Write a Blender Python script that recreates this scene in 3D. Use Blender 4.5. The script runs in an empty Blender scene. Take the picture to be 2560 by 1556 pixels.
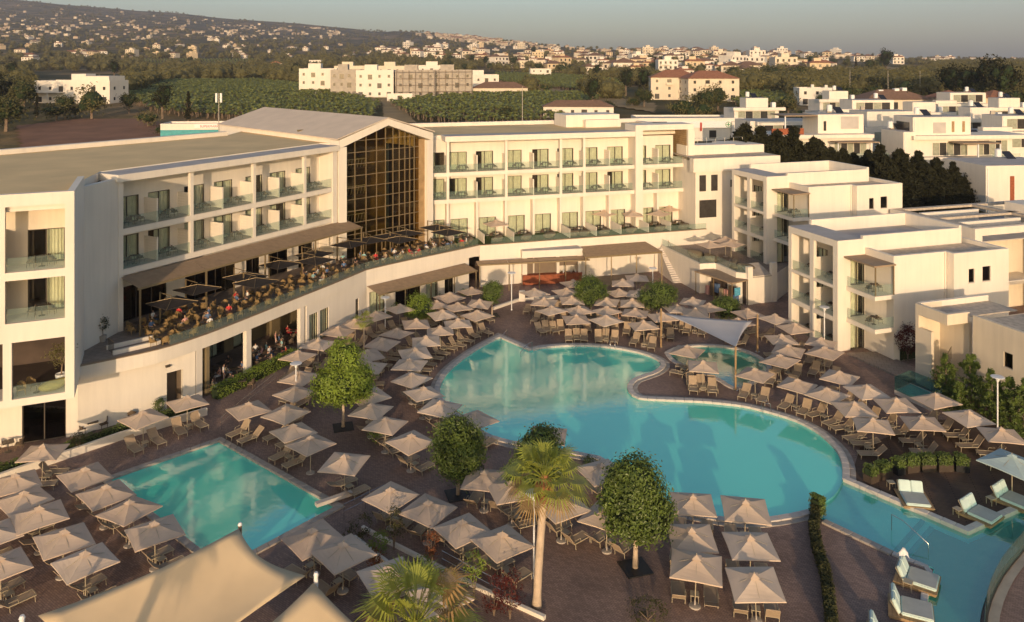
import bpy, bmesh, math, random
from mathutils import Vector, Matrix
from mathutils.geometry import delaunay_2d_cdt
R = random.Random(7)
rad = math.radians
sc = bpy.context.scene
C = sc.collection
# ------------------------------------------------------------------ camera
H = 28.0            # eye height above the pool deck (m)
cam_d = bpy.data.cameras.new('camera')
cam = bpy.data.objects.new('camera', cam_d); C.objects.link(cam)
cam.location = (0, 0, H); cam.rotation_euler = (rad(90), 0, 0)
cam_d.sensor_width = 36; cam_d.lens = 36 * 2000 / 2560
cam_d.shift_y = -(778 - 152) / 2560
cam_d.clip_start = 1; cam_d.clip_end = 40000
sc.camera = cam
# ------------------------------------------------------------------ sky and sun
SUN_EL, SUN_AZ = rad(8.5), rad(1.2)      # low evening sun, behind the camera; light travels along +Y
w = bpy.data.worlds.new('World'); sc.world = w; w.use_nodes = True
nt = w.node_tree
bg = nt.nodes['Background']; sky = nt.nodes.new('ShaderNodeTexSky')
sky.sky_type = 'NISHITA'; sky.sun_disc = False
sky.sun_elevation = SUN_EL; sky.sun_rotation = rad(180) + SUN_AZ
sky.air_density = 0.9; sky.dust_density = 2.0; sky.ozone_density = 1.5; sky.altitude = 40
nt.links.new(sky.outputs[0], bg.inputs[0]); bg.inputs[1].default_value = 0.142
sd = bpy.data.lights.new('sun', 'SUN'); sun = bpy.data.objects.new('sun', sd); C.objects.link(sun)
sd.energy = 2.38; sd.angle = rad(0.5); sd.color = (1.0, 0.72, 0.455)
ld = Vector((math.sin(SUN_AZ) * math.cos(SUN_EL), math.cos(SUN_AZ) * math.cos(SUN_EL), -math.sin(SUN_EL)))
sun.rotation_euler = ld.to_track_quat('-Z', 'Y').to_euler()
sun.location = (0, -60, 60)
vs = sc.view_settings
vs.view_transform = 'Standard'; vs.look = 'None'; vs.gamma = 1.0; vs.exposure = 0.45
vs.use_curve_mapping = False
sc.render.engine = 'CYCLES'
cy = sc.cycles
cy.use_denoising = True
cy.max_bounces = 6; cy.diffuse_bounces = 3; cy.glossy_bounces = 3; cy.transmission_bounces = 3
cy.transparent_max_bounces = 12; cy.volume_bounces = 1
cy.caustics_reflective = False; cy.caustics_refractive = False
cy.sample_clamp_indirect = 6
# ------------------------------------------------------------------ measuring helpers
def G(px, py, z=0.0):
    """ground position (X, Y) of a point seen at photo pixel px,py whose height is z"""
    Y = 2000 * (H - z) / (py - 152)
    return ((px - 1280) / 2000 * Y, Y)
ORD = 'first second third fourth fifth sixth seventh eighth ninth tenth eleventh twelfth thirteenth fourteenth fifteenth sixteenth seventeenth eighteenth nineteenth twentieth'.split()
ORD += ['twenty-' + o for o in ORD[:9]] + ['thirtieth'] + ['thirty-' + o for o in ORD[:9]]
def lerp(a, b, t): return a + (b - a) * t
def interp(x, pts):
    if x <= pts[0][0]: return pts[0][1]
    for (x0, y0), (x1, y1) in zip(pts, pts[1:]):
        if x <= x1: return y0 + (y1 - y0) * (x - x0) / (x1 - x0)
    return pts[-1][1]
NEAR = [(118, -.6), (135, .6), (160, 3.5), (200, 7.2), (260, 10.5), (350, 12.6), (560, 15.0), (900, 19.5)]
SKY = [(-1500, -60), (0, -6), (147, 10), (349, 27), (436, 31), (558, 46), (663, 53), (768, 61), (855, 70), (937, 76), (1059, 80),
       (1164, 90), (1304, 105), (1408, 117), (1548, 124), (1700, 128), (1874, 131), (2084, 138), (2258, 145), (2433, 147), (2560, 147), (4200, 149)]
DIST = [(-1500, 4600), (900, 4500), (1400, 2600), (1600, 1900), (2200, 2000), (2450, 3200), (4200, 3500)]
def wob(x, y):
    return (math.sin(x * .0051 + 1.3) * math.cos(y * .0043 + .4) + .5 * math.sin(x * .013 + y * .011) + .25 * math.sin(x * .031 - y * .027 + 2))
def zt(X, Y):
    """height of the terrain"""
    px = 1280 + 2000 * X / Y
    if Y <= 900:
        up = 5.2 * min(1, max(0, (px - 1790) / 110)) * min(1, max(0, (270 - Y) / 100))      # higher ground on the right
        return interp(Y, NEAR) + up * max(0, 1 - interp(Y, NEAR) / 14) + (wob(X, Y) * .5 * min(1, max(0, (Y - 200) / 200)))
    ys = interp(px, SKY); D = interp(px, DIST)
    if Y <= D:
        t = ((Y - 900) / (D - 900)) ** .62
        y = 170 + (ys - 170) * t
        z = H + (152 - y) * Y / 2000
        return z + wob(X, Y) * min(1, (D - Y) / 400) * (Y - 900) * .004
    zs = H + (152 - ys) * D / 2000
    return zs * max(.25, 1 - (Y - D) / D * .9)
def GT(px, py, hgt=0.0):
    """where the line of sight through photo pixel px,py meets the terrain"""
    a = (px - 1280) / 2000; Y = 118.0; prev = None
    while Y < 8000:
        z = zt(a * Y, Y) + hgt
        row = 152 + 2000 * (H - z) / Y
        if row <= py: break
        Y *= 1.006
    return (a * Y, Y, zt(a * Y, Y))
# ------------------------------------------------------------------ materials
MATS = {}
def _n(nt, t, **kw):
    n = nt.nodes.new(t)
    for k, v in kw.items(): setattr(n, k, v)
    return n
def mat(name, col, rough=.7, var=.12, scale=3.0, bump=0.0, bscale=None, spec=.3, metal=0.0, col2=None, trans=0.0, detail=4, world=False, streak=0):
    m = bpy.data.materials.new(name); m.use_nodes = True; nt = m.node_tree
    p = nt.nodes['Principled BSDF']
    p.inputs['Roughness'].default_value = rough; p.inputs['Metallic'].default_value = metal
    p.inputs['Specular IOR Level'].default_value = spec
    tc = _n(nt, 'ShaderNodeTexCoord')
    if world:
        gm = _n(nt, 'ShaderNodeNewGeometry'); vec = gm.outputs['Position']
    else: vec = tc.outputs['Object']
    nz = _n(nt, 'ShaderNodeTexNoise'); nz.inputs['Scale'].default_value = scale; nz.inputs['Detail'].default_value = detail
    nt.links.new(vec, nz.inputs['Vector'])
    rp = _n(nt, 'ShaderNodeValToRGB')
    c2 = col2 if col2 else tuple(min(1, c * (1 + var)) for c in col)
    c1 = col if col2 else tuple(c * (1 - var) for c in col)
    rp.color_ramp.elements[0].position = .3; rp.color_ramp.elements[1].position = .7
    rp.color_ramp.elements[0].color = (*c1, 1); rp.color_ramp.elements[1].color = (*c2, 1)
    nt.links.new(nz.outputs['Fac'], rp.inputs['Fac']); nt.links.new(rp.outputs[0], p.inputs['Base Color'])
    if streak:      # faint rain streaks and weathering, stretched downwards
        gp = _n(nt, 'ShaderNodeNewGeometry'); mp = _n(nt, 'ShaderNodeMapping'); mp.inputs['Scale'].default_value = (1.7, 1.7, .13)
        ns = _n(nt, 'ShaderNodeTexNoise'); ns.inputs['Scale'].default_value = 1.0; ns.inputs['Detail'].default_value = 7; ns.inputs['Roughness'].default_value = .65
        rs = _n(nt, 'ShaderNodeMapRange'); rs.inputs[1].default_value = .42; rs.inputs[2].default_value = .72; rs.inputs[3].default_value = 1; rs.inputs[4].default_value = 1 - streak * 2.2
        mm = _n(nt, 'ShaderNodeMix', data_type='RGBA', blend_type='MULTIPLY'); mm.inputs[0].default_value = 1
        nt.links.new(gp.outputs['Position'], mp.inputs[0]); nt.links.new(mp.outputs[0], ns.inputs['Vector']); nt.links.new(ns.outputs['Fac'], rs.inputs[0])
        nt.links.new(rp.outputs[0], mm.inputs[6]); nt.links.new(rs.outputs[0], mm.inputs[7]); nt.links.new(mm.outputs[2], p.inputs['Base Color'])
    if bump:
        b = _n(nt, 'ShaderNodeBump'); b.inputs['Strength'].default_value = bump; b.inputs['Distance'].default_value = .05
        n2 = _n(nt, 'ShaderNodeTexNoise'); n2.inputs['Scale'].default_value = bscale or scale * 6; n2.inputs['Detail'].default_value = 3
        nt.links.new(vec, n2.inputs['Vector']); nt.links.new(n2.outputs['Fac'], b.inputs['Height']); nt.links.new(b.outputs[0], p.inputs['Normal'])
    if trans:
        tr = _n(nt, 'ShaderNodeBsdfTranslucent'); mx = _n(nt, 'ShaderNodeMixShader'); mx.inputs[0].default_value = trans
        nt.links.new(rp.outputs[0], tr.inputs[0]); nt.links.new(p.outputs[0], mx.inputs[1]); nt.links.new(tr.outputs[0], mx.inputs[2])
        nt.links.new(mx.outputs[0], nt.nodes['Material Output'].inputs[0])
    MATS[name] = m
    return m
def schlick(nt, ior, normal=None):
    """two-sided reflectance that rises towards grazing angles"""
    gm = _n(nt, 'ShaderNodeNewGeometry'); dt = _n(nt, 'ShaderNodeVectorMath', operation='DOT_PRODUCT'); L = nt.links.new
    L(gm.outputs['Incoming'], dt.inputs[0]); L(normal if normal else gm.outputs['Normal'], dt.inputs[1])
    ab = _n(nt, 'ShaderNodeMath', operation='ABSOLUTE'); L(dt.outputs['Value'], ab.inputs[0])
    om = _n(nt, 'ShaderNodeMath', operation='SUBTRACT'); om.inputs[0].default_value = 1; L(ab.outputs[0], om.inputs[1])
    pw = _n(nt, 'ShaderNodeMath', operation='POWER'); L(om.outputs[0], pw.inputs[0]); pw.inputs[1].default_value = 5
    f0 = ((ior - 1) / (ior + 1)) ** 2
    ml = _n(nt, 'ShaderNodeMath', operation='MULTIPLY_ADD'); L(pw.outputs[0], ml.inputs[0]); ml.inputs[1].default_value = 1 - f0; ml.inputs[2].default_value = f0
    ml.use_clamp = True
    return ml.outputs[0]
def glass(name, tint, refl=1.45, rough=.03, body=0.0, bodycol=(0, 0, 0)):
    """thin clear pane: tinted see-through plus a mirror reflection that grows at grazing angles"""
    m = bpy.data.materials.new(name); m.use_nodes = True; nt = m.node_tree
    nt.nodes.remove(nt.nodes['Principled BSDF'])
    tr = _n(nt, 'ShaderNodeBsdfTransparent'); tr.inputs[0].default_value = (*tint, 1)
    gl = _n(nt, 'ShaderNodeBsdfGlossy'); gl.inputs['Roughness'].default_value = rough
    mx = _n(nt, 'ShaderNodeMixShader')
    nt.links.new(schlick(nt, refl), mx.inputs[0]); nt.links.new(gl.outputs[0], mx.inputs[2])
    base = tr
    if body:
        df = _n(nt, 'ShaderNodeBsdfDiffuse'); df.inputs[0].default_value = (*bodycol, 1)
        m2 = _n(nt, 'ShaderNodeMixShader'); m2.inputs[0].default_value = body
        nt.links.new(tr.outputs[0], m2.inputs[1]); nt.links.new(df.outputs[0], m2.inputs[2]); base = m2
    nt.links.new(base.outputs[0], mx.inputs[1])
    nt.links.new(mx.outputs[0], nt.nodes['Material Output'].inputs[0])
    MATS[name] = m
    return m
mat('plaster', (.78, .705, .60), .85, .04, .35, .12, 14, detail=6, streak=.035)
mat('plaster_cream', (.70, .60, .46), .85, .06, .4, .1, 14, streak=.05)
mat('plaster_ochre', (.66, .52, .34), .85, .07, .4)
mat('roof_tan', (.76, .54, .27), .9, .1, .25, .15, 6, detail=6)
mat('roof_gravel', (.50, .42, .33), .95, .22, 2.2, .5, 8, detail=8)
mat('roof_grey', (.46, .42, .39), .9, .1, .6, .1)
mat('roof_beige', (.64, .53, .42), .85, .07, .5, .1)
mat('plaster_dusty', (.46, .37, .27), .9, .1, .3)  # hill-house plaster, dimmed so distance haze is put into its colour
mat('roof_red', (.31, .14, .08), .85, .2, 1.5, .3, 6)
mat('roof_brown', (.22, .13, .085), .85, .15, 1.2, .3, 6)
mat('coping', (.58, .52, .46), .75, .1, 1.2, .2, 12)
mat('stone', (.40, .35, .30), .8, .15, 1.4, .3, 10)
mat('concrete', (.40, .35, .29), .9, .13, .8, .3, 6)
mat('wood_panel', (.36, .24, .12), .6, .2, 1.2, .2, 20)
mat('awning', (.30, .215, .14), .7, .12, 2.0)
mat('dark_frame', (.075, .06, .045), .45, .1, 3)
mat('bronze', (.27, .20, .11), .45, .1, 3, metal=.3)
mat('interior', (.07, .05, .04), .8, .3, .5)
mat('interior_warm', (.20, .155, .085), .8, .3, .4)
mat('curtain', (.80, .78, .66), .85, .08, 2.5, trans=.2)
mat('white_metal', (.78, .77, .75), .4, .05, 3)
mat('steel', (.55, .55, .55), .25, .05, 3, metal=.9)
mat('timber', (.34, .22, .11), .65, .2, 3)
mat('timber_red', (.30, .085, .035), .55, .25, 3, .2, 20)
mat('fabric_taupe', (.68, .52, .385), .9, .06, 1.2, .08, 60, trans=.12)
mat('fabric_taupe_b', (.60, .455, .34), .9, .08, 1.2, .08, 60, trans=.12)
mat('fabric_taupe_c', (.70, .555, .425), .9, .12, .9, .08, 60, trans=.12)
mat('sail', (.75, .57, .35), .9, .07, .5, .05, 30, trans=.12)
mat('sail_white', (.74, .68, .63), .9, .04, .5, trans=.12)
mat('fabric_aqua', (.50, .62, .60), .9, .06, 1.2, trans=.15)
mat('cushion_aqua', (.56, .68, .63), .9, .06, 2)
mat('cushion_grey', (.42, .42, .38), .9, .08, 2)
mat('bed_frame', (.40, .335, .23), .5, .08, 3)
mat('bed_sling', (.40, .30, .205), .85, .07, 4)
mat('bed_sling_b', (.35, .265, .185), .85, .07, 4)
mat('black_fabric', (.035, .028, .024), .85, .2, 2)
mat('wicker_gold', (.25, .165, .07), .7, .25, 14, .3, 40)
mat('wicker_dark', (.12, .085, .055), .7, .25, 14, .3, 40)
mat('beanbag', (.17, .135, .09), .9, .15, 4)
mat('beanbag_olive', (.34, .29, .10), .9, .12, 3)
mat('table_dark', (.075, .055, .04), .45, .15, 3)
mat('turf', (.055, .085, .02), .95, .25, 5, .4, 30)
mat('soil', (.13, .075, .045), .95, .25, 1.0, .4, 8)
mat('leaf', (.11, .155, .03), .45, .45, .9, spec=.45, trans=.22, detail=5)
mat('leaf_bright', (.20, .27, .035), .5, .35, 1.2, spec=.4, trans=.25)
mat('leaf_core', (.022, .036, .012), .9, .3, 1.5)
mat('leaf_dark', (.07, .07, .026), .7, .4, .5, spec=.2, trans=.12)
mat('leaf_olive', (.13, .118, .046), .7, .4, .35, spec=.2, trans=.12)
mat('leaf_pine', (.026, .027, .013), .8, .35, .8, spec=.15, trans=.08)
mat('leaf_banana', (.25, .27, .08), .5, .4, .4, spec=.3, trans=.3)
mat('palm_green', (.33, .36, .06), .45, .3, 1.5, spec=.4, trans=.3)
mat('palm_dead', (.33, .21, .085), .85, .2, 3, trans=.1)
mat('palm_skirt', (.36, .15, .07), .85, .2, 3)
mat('red_leaf', (.085, .016, .013), .6, .35, 3, trans=.2)
mat('flower_red', (.22, .08, .03), .6, .3, 4, trans=.2)
mat('bark', (.20, .145, .10), .9, .25, 4, .5, 12)
mat('bark_palm', (.52, .40, .29), .85, .14, 2.5, .4, 9)
mat('grass_dry', (.30, .21, .10), .95, .25, .08, .3, 2, world=True)
mat('brown_wall', (.20, .15, .105), .7, .1, 1)
mat('white_print', (.78, .76, .72), .6, .03, 2)
mat('teal_paint', (.05, .30, .32), .5, .12, 2)
mat('red_paint', (.45, .05, .035), .5, .1, 2)
mat('green_paint', (.06, .25, .09), .5, .1, 2)
mat('blue_print', (.10, .35, .48), .5, .4, 5)
mat('green_net', (.10, .42, .12), .7, .1, 2)
mat('rubber_black', (.02, .02, .02), .6, .1, 3)
mat('car_black', (.02, .02, .024), .25, .05, 2, spec=.6)
mat('car_silver', (.45, .45, .46), .3, .05, 2, spec=.6, metal=.3)
mat('skin_tone', (.50, .29, .20), .6, .1, 6)
mat('hair', (.05, .033, .02), .7, .2, 8)
mat('hair_light', (.33, .24, .13), .7, .2, 8)
for nm, c in (('cloth_white', (.72, .70, .66)), ('cloth_red', (.55, .05, .05)), ('cloth_blue', (.10, .16, .28)), ('cloth_aqua', (.30, .50, .48)),
              ('cloth_black', (.03, .03, .03)), ('cloth_pink', (.62, .33, .28)), ('cloth_khaki', (.36, .29, .19))):
    mat(nm, c, .9, .08, 6)
glass('glass_door', (.94, .96, .91), 1.5)
glass('glass_rail', (.93, .97, .95), 1.35, body=.08, bodycol=(.50, .62, .55))
glass('glass_atrium', (.78, .72, .52), 1.5)
glass('glass_dark', (.42, .40, .35), 1.6)
glass('glass_pool', (.55, .72, .70), 1.4, body=.15, bodycol=(.25, .38, .36))
def paving(name, cA, cB, mortar, sx, rot, bw=.5, bl=1.0):
    m = bpy.data.materials.new(name); m.use_nodes = True; nt = m.node_tree; p = nt.nodes['Principled BSDF']
    gm = _n(nt, 'ShaderNodeNewGeometry'); mp = _n(nt, 'ShaderNodeMapping')
    mp.inputs['Rotation'].default_value = (0, 0, rot); mp.inputs['Scale'].default_value = (sx, sx, sx)
    nt.links.new(gm.outputs['Position'], mp.inputs['Vector'])
    br = _n(nt, 'ShaderNodeTexBrick'); nt.links.new(mp.outputs[0], br.inputs['Vector'])
    br.inputs['Color1'].default_value = (*cA, 1); br.inputs['Color2'].default_value = (*cB, 1); br.inputs['Mortar'].default_value = (*mortar, 1)
    br.inputs['Scale'].default_value = 1.0; br.inputs['Mortar Size'].default_value = .035; br.inputs['Brick Width'].default_value = bl; br.inputs['Row Height'].default_value = bw
    nz = _n(nt, 'ShaderNodeTexNoise'); nz.inputs['Scale'].default_value = .22; nz.inputs['Detail'].default_value = 8; nt.links.new(gm.outputs['Position'], nz.inputs['Vector'])
    mx = _n(nt, 'ShaderNodeMix', data_type='RGBA', blend_type='MULTIPLY'); mx.inputs[0].default_value = .8
    rp = _n(nt, 'ShaderNodeValToRGB'); rp.color_ramp.elements[0].color = (.62, .60, .60, 1); rp.color_ramp.elements[1].color = (1.25, 1.2, 1.15, 1)
    rp.color_ramp.elements[0].position = .35; rp.color_ramp.elements[1].position = .7
    nt.links.new(nz.outputs['Fac'], rp.inputs['Fac']); nt.links.new(br.outputs['Color'], mx.inputs[6]); nt.links.new(rp.outputs[0], mx.inputs[7])
    nt.links.new(mx.outputs[2], p.inputs['Base Color']); p.inputs['Roughness'].default_value = .8; p.inputs['Specular IOR Level'].default_value = .25
    b = _n(nt, 'ShaderNodeBump'); b.inputs['Strength'].default_value = .5; b.inputs['Distance'].default_value = .02; b.invert = True
    nt.links.new(br.outputs['Fac'], b.inputs['Height']); nt.links.new(b.outputs[0], p.inputs['Normal'])
    MATS[name] = m
paving('paving', (.355, .25, .205), (.25, .175, .145), (.125, .088, .075), 4.4, .62)
paving('paving_tile', (.33, .27, .225), (.29, .24, .20), (.2, .16, .13), 1.6, .3, 1.0)
paving('boards', (.18, .115, .08), (.15, .097, .068), (.07, .045, .03), 1.0, .3, .15, 3.0)
paving('pool_tile', (.22, .78, .78), (.2, .75, .76), (.26, .80, .80), 2.0, .5, 1.0)
def water_mat(name='water', body=.92):
    m = bpy.data.materials.new(name); m.use_nodes = True; nt = m.node_tree; nt.nodes.remove(nt.nodes['Principled BSDF'])
    tr = _n(nt, 'ShaderNodeBsdfTransparent'); tr.inputs[0].default_value = (.70, .96, .95, 1)
    df = _n(nt, 'ShaderNodeBsdfDiffuse'); df.inputs[0].default_value = (.16, .98, .73, 1)
    m1 = _n(nt, 'ShaderNodeMixShader'); m1.inputs[0].default_value = body
    gl = _n(nt, 'ShaderNodeBsdfGlossy'); gl.inputs['Roughness'].default_value = .02
    m2 = _n(nt, 'ShaderNodeMixShader')
    gm = _n(nt, 'ShaderNodeNewGeometry'); mp = _n(nt, 'ShaderNodeMapping'); mp.inputs['Scale'].default_value = (1.0, 1.9, 1); mp.inputs['Rotation'].default_value = (0, 0, .35)
    nz = _n(nt, 'ShaderNodeTexNoise'); nz.inputs['Scale'].default_value = 1.3; nz.inputs['Detail'].default_value = 3; nz.inputs['Roughness'].default_value = .55
    b = _n(nt, 'ShaderNodeBump'); b.inputs['Strength'].default_value = .06; b.inputs['Distance'].default_value = .12
    L = nt.links.new
    L(gm.outputs['Position'], mp.inputs[0]); L(mp.outputs[0], nz.inputs['Vector']); L(nz.outputs['Fac'], b.inputs['Height'])
    L(b.outputs[0], gl.inputs['Normal']); fres = schlick(nt, 2.9, b.outputs[0])
    L(tr.outputs[0], m1.inputs[1]); L(df.outputs[0], m1.inputs[2]); L(fres, m2.inputs[0]); L(m1.outputs[0], m2.inputs[1]); L(gl.outputs[0], m2.inputs[2])
    L(m2.outputs[0], nt.nodes['Material Output'].inputs[0]); MATS[name] = m
water_mat(); water_mat('water_shallow', .30)
mat('tile_dark', (.03, .20, .26), .4, .1, 3)
def terrain_mat():
    m = bpy.data.materials.new('terrain'); m.use_nodes = True; nt = m.node_tree; p = nt.nodes['Principled BSDF']; L = nt.links.new
    gm = _n(nt, 'ShaderNodeNewGeometry')
    n1 = _n(nt, 'ShaderNodeTexNoise'); n1.inputs['Scale'].default_value = .012; n1.inputs['Detail'].default_value = 9; n1.inputs['Roughness'].default_value = .62; L(gm.outputs['Position'], n1.inputs['Vector'])
    r1 = _n(nt, 'ShaderNodeValToRGB'); cr = r1.color_ramp
    cr.elements[0].position = .38; cr.elements[0].color = (.06, .055, .024, 1)
    cr.elements[1].position = .68; cr.elements[1].color = (.34, .22, .115, 1)
    e = cr.elements.new(.50); e.color = (.11, .09, .038, 1)
    e = cr.elements.new(.58); e.color = (.22, .15, .07, 1)
    L(n1.outputs['Fac'], r1.inputs['Fac']); L(r1.outputs[0], p.inputs['Base Color']); p.inputs['Roughness'].default_value = .95; p.inputs['Specular IOR Level'].default_value = .1
    n2 = _n(nt, 'ShaderNodeTexNoise'); n2.inputs['Scale'].default_value = .25; n2.inputs['Detail'].default_value = 6; L(gm.outputs['Position'], n2.inputs['Vector'])
    b = _n(nt, 'ShaderNodeBump'); b.inputs['Strength'].default_value = .6; b.inputs['Distance'].default_value = 1.5; L(n2.outputs['Fac'], b.inputs['Height']); L(b.outputs[0], p.inputs['Normal'])
    MATS['terrain'] = m
terrain_mat()
# ------------------------------------------------------------------ mesh helpers
class MB:
    def __init__(s): s.v = []; s.f = []; s.m = []
    def add(s, v, f, mi=0):
        o = len(s.v); s.v += [tuple(p) for p in v]
        for q in f: s.f.append(tuple(i + o for i in q)); s.m.append(mi)
        return s
    def hexa(s, P, mi=0):
        return s.add(P, [(0, 3, 2, 1), (4, 5, 6, 7), (0, 1, 5, 4), (1, 2, 6, 5), (2, 3, 7, 6), (3, 0, 4, 7)], mi)
    def box(s, x0, x1, y0, y1, z0, z1, mi=0):
        return s.hexa([(x0, y0, z0), (x1, y0, z0), (x1, y1, z0), (x0, y1, z0), (x0, y0, z1), (x1, y0, z1), (x1, y1, z1), (x0, y1, z1)], mi)
    def rbox(s, cx, cy, cz, sx, sy, sz, rz=0, rx=0, mi=0):
        M = Matrix.Rotation(rz, 3, 'Z') @ Matrix.Rotation(rx, 3, 'X'); c = Vector((cx, cy, cz))
        return s.hexa([c + M @ Vector((a * sx / 2, b * sy / 2, d * sz / 2)) for d in (-1, 1) for a, b in ((-1, -1), (1, -1), (1, 1), (-1, 1))], mi)
    def boxF(s, F, s0, s1, d0, d1, z0, z1, mi=0):
        return s.hexa([F(s0, d1, z0), F(s1, d1, z0), F(s1, d0, z0), F(s0, d0, z0), F(s0, d1, z1), F(s1, d1, z1), F(s1, d0, z1), F(s0, d0, z1)], mi)
    def prism(s, poly, z0, z1, mi=0, top=None):
        n = len(poly)
        if sum(poly[i][0] * poly[(i + 1) % n][1] - poly[(i + 1) % n][0] * poly[i][1] for i in range(n)) < 0: poly = poly[::-1]
        v = [(x, y, z0) for x, y in poly] + [(x, y, z1) for x, y in poly]
        f = [(i, (i + 1) % n, n + (i + 1) % n, n + i) for i in range(n)]
        s.add(v, f, mi)
        s.add([(x, y, z1) for x, y in poly], [tuple(range(n))], mi if top is None else top)
        return s.add([(x, y, z0) for x, y in poly], [tuple(range(n))[::-1]], mi)
    def tube(s, p0, p1, r0, r1=None, n=6, mi=0, caps=True):
        r1 = r0 if r1 is None else r1
        p0 = Vector(p0); p1 = Vector(p1); d = (p1 - p0).normalized()
        a = d.orthogonal().normalized(); b = d.cross(a)
        v = []
        for p, r in ((p0, r0), (p1, r1)):
            for i in range(n):
                t = 2 * math.pi * i / n; v.append(p + (a * math.cos(t) + b * math.sin(t)) * r)
        f = [(i, (i + 1) % n, n + (i + 1) % n, n + i) for i in range(n)]
        if caps: f += [tuple(range(n))[::-1], tuple(range(n, 2 * n))]
        return s.add(v, f, mi)
    def path(s, pts, rs, n=6, mi=0):
        rs = rs if isinstance(rs, (list, tuple)) else [rs] * len(pts)
        rings = []
        for i, p in enumerate(pts):
            p = Vector(p); q0 = Vector(pts[max(0, i - 1)]); q1 = Vector(pts[min(len(pts) - 1, i + 1)])
            d = (q1 - q0).normalized(); a = d.cross(Vector((.31, .17, .93))).normalized(); b = d.cross(a)
            rings.append([p + (a * math.cos(2 * math.pi * k / n) + b * math.sin(2 * math.pi * k / n)) * rs[i] for k in range(n)])
        v = [q for r in rings for q in r]
        f = [(i * n + k, i * n + (k + 1) % n, (i + 1) * n + (k + 1) % n, (i + 1) * n + k) for i in range(len(pts) - 1) for k in range(n)]
        f += [tuple(range(n))[::-1], tuple(range((len(pts) - 1) * n, len(pts) * n))]
        return s.add(v, f, mi)
    def lathe(s, c, prof, n=12, mi=0):
        v = [(c[0] + r * math.cos(2 * math.pi * k / n), c[1] + r * math.sin(2 * math.pi * k / n), c[2] + z) for r, z in prof for k in range(n)]
        f = [(i * n + k, i * n + (k + 1) % n, (i + 1) * n + (k + 1) % n, (i + 1) * n + k) for i in range(len(prof) - 1) for k in range(n)]
        f += [tuple(range(n))[::-1], tuple(range((len(prof) - 1) * n, len(prof) * n))]
        return s.add(v, f, mi)
    def mesh(s, name, mats, smooth=False):
        me = bpy.data.meshes.new(name); me.from_pydata(s.v, [], s.f)
        for mm in ([mats] if isinstance(mats, str) else mats): me.materials.append(MATS[mm])
        if len(me.materials) > 1: me.polygons.foreach_set('material_index', s.m)
        if smooth: me.polygons.foreach_set('use_smooth', [True] * len(me.polygons))
        me.update()
        return me
    def build(s, name, mats, parent=None, smooth=False, **kw):
        return link(name, s.mesh(name, mats, smooth), parent, **kw)
KIDS = {}
def link(name, me, parent=None, label=None, cat=None, group=None, kind=None, loc=None, rz=None):
    o = bpy.data.objects.new(name, me); C.objects.link(o)
    if loc is not None: o.location = loc
    if rz is not None: o.rotation_euler = (0, 0, rz)
    if parent is not None:
        o.parent = parent; KIDS.setdefault(parent.name, []).append(o)
        if parent.get('_world'):
            o.matrix_parent_inverse = Matrix.Translation(-Vector(parent['_world']))
    tag(o, label, cat, group, kind)
    return o
def tag(o, label=None, cat=None, group=None, kind=None):
    if label: o['label'] = label
    if cat: o['category'] = cat
    if group: o['group'] = group
    if kind: o['kind'] = kind
    return o
def thing(name, label, cat, loc=(0, 0, 0), rz=0, group=None, world=False):
    """an Empty at the thing's base; with world=True its parts are given in world coordinates"""
    o = bpy.data.objects.new(name, None); C.objects.link(o)
    o.location = loc; o.rotation_euler = (0, 0, rz); o.empty_display_size = .3
    tag(o, label, cat, group)
    if world: o['_world'] = tuple(float(x) for x in loc)
    return o
def clone(root, loc, rz=0, scale=None, label=None, group=None, swap=None):
    """copy of a thing with copies of its parts and sub-parts (mesh data shared)"""
    def cp(o, par):
        c = o.copy(); C.objects.link(c)
        if par is not None: c.parent = par; KIDS.setdefault(par.name, []).append(c)
        if swap and o.data is not None and o.data.name in swap: c.data = swap[o.data.name]
        for k in KIDS.get(o.name, []): cp(k, c)
        return c
    r = cp(root, None)
    r.location = loc; r.rotation_euler = (0, 0, rz)
    if scale: r.scale = (scale,) * 3 if isinstance(scale, (int, float)) else scale
    if label: r['label'] = label
    if group: r['group'] = group
    return r
class Proto:
    """first use moves the original, later uses copy it"""
    def __init__(s, root): s.root = root; s.used = False
    def put(s, loc, rz=0, scale=None, label=None, group=None, swap=None):
        if not s.used and not swap:
            s.used = True; r = s.root; r.location = loc; r.rotation_euler = (0, 0, rz)
            if scale: r.scale = (scale,) * 3 if isinstance(scale, (int, float)) else scale
            if label: r['label'] = label
            if group: r['group'] = group
            return r
        return clone(s.root, loc, rz, scale, label, group, swap)
    def drop(s):
        """remove an original that was never placed"""
        if not s.used:
            def rm(o):
                for k in KIDS.get(o.name, []): rm(k)
                bpy.data.objects.remove(o)
            rm(s.root)
class Frame:
    """facade coordinates: s along it (left to right), d out towards the pool, z up"""
    def __init__(s, O, u):
        s.O = Vector(O); s.u = Vector(u).normalized(); s.n = Vector((s.u.y, -s.u.x))
        s.rz = math.atan2(s.u.y, s.u.x)
    def __call__(s, a, d, z):
        p = s.O + s.u * a + s.n * d
        return (p.x, p.y, z)
    def at_px(s, px):
        a = (px - 1280) / 2000
        return (a * s.O.y - s.O.x) / (s.u.x - a * s.u.y)
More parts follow.
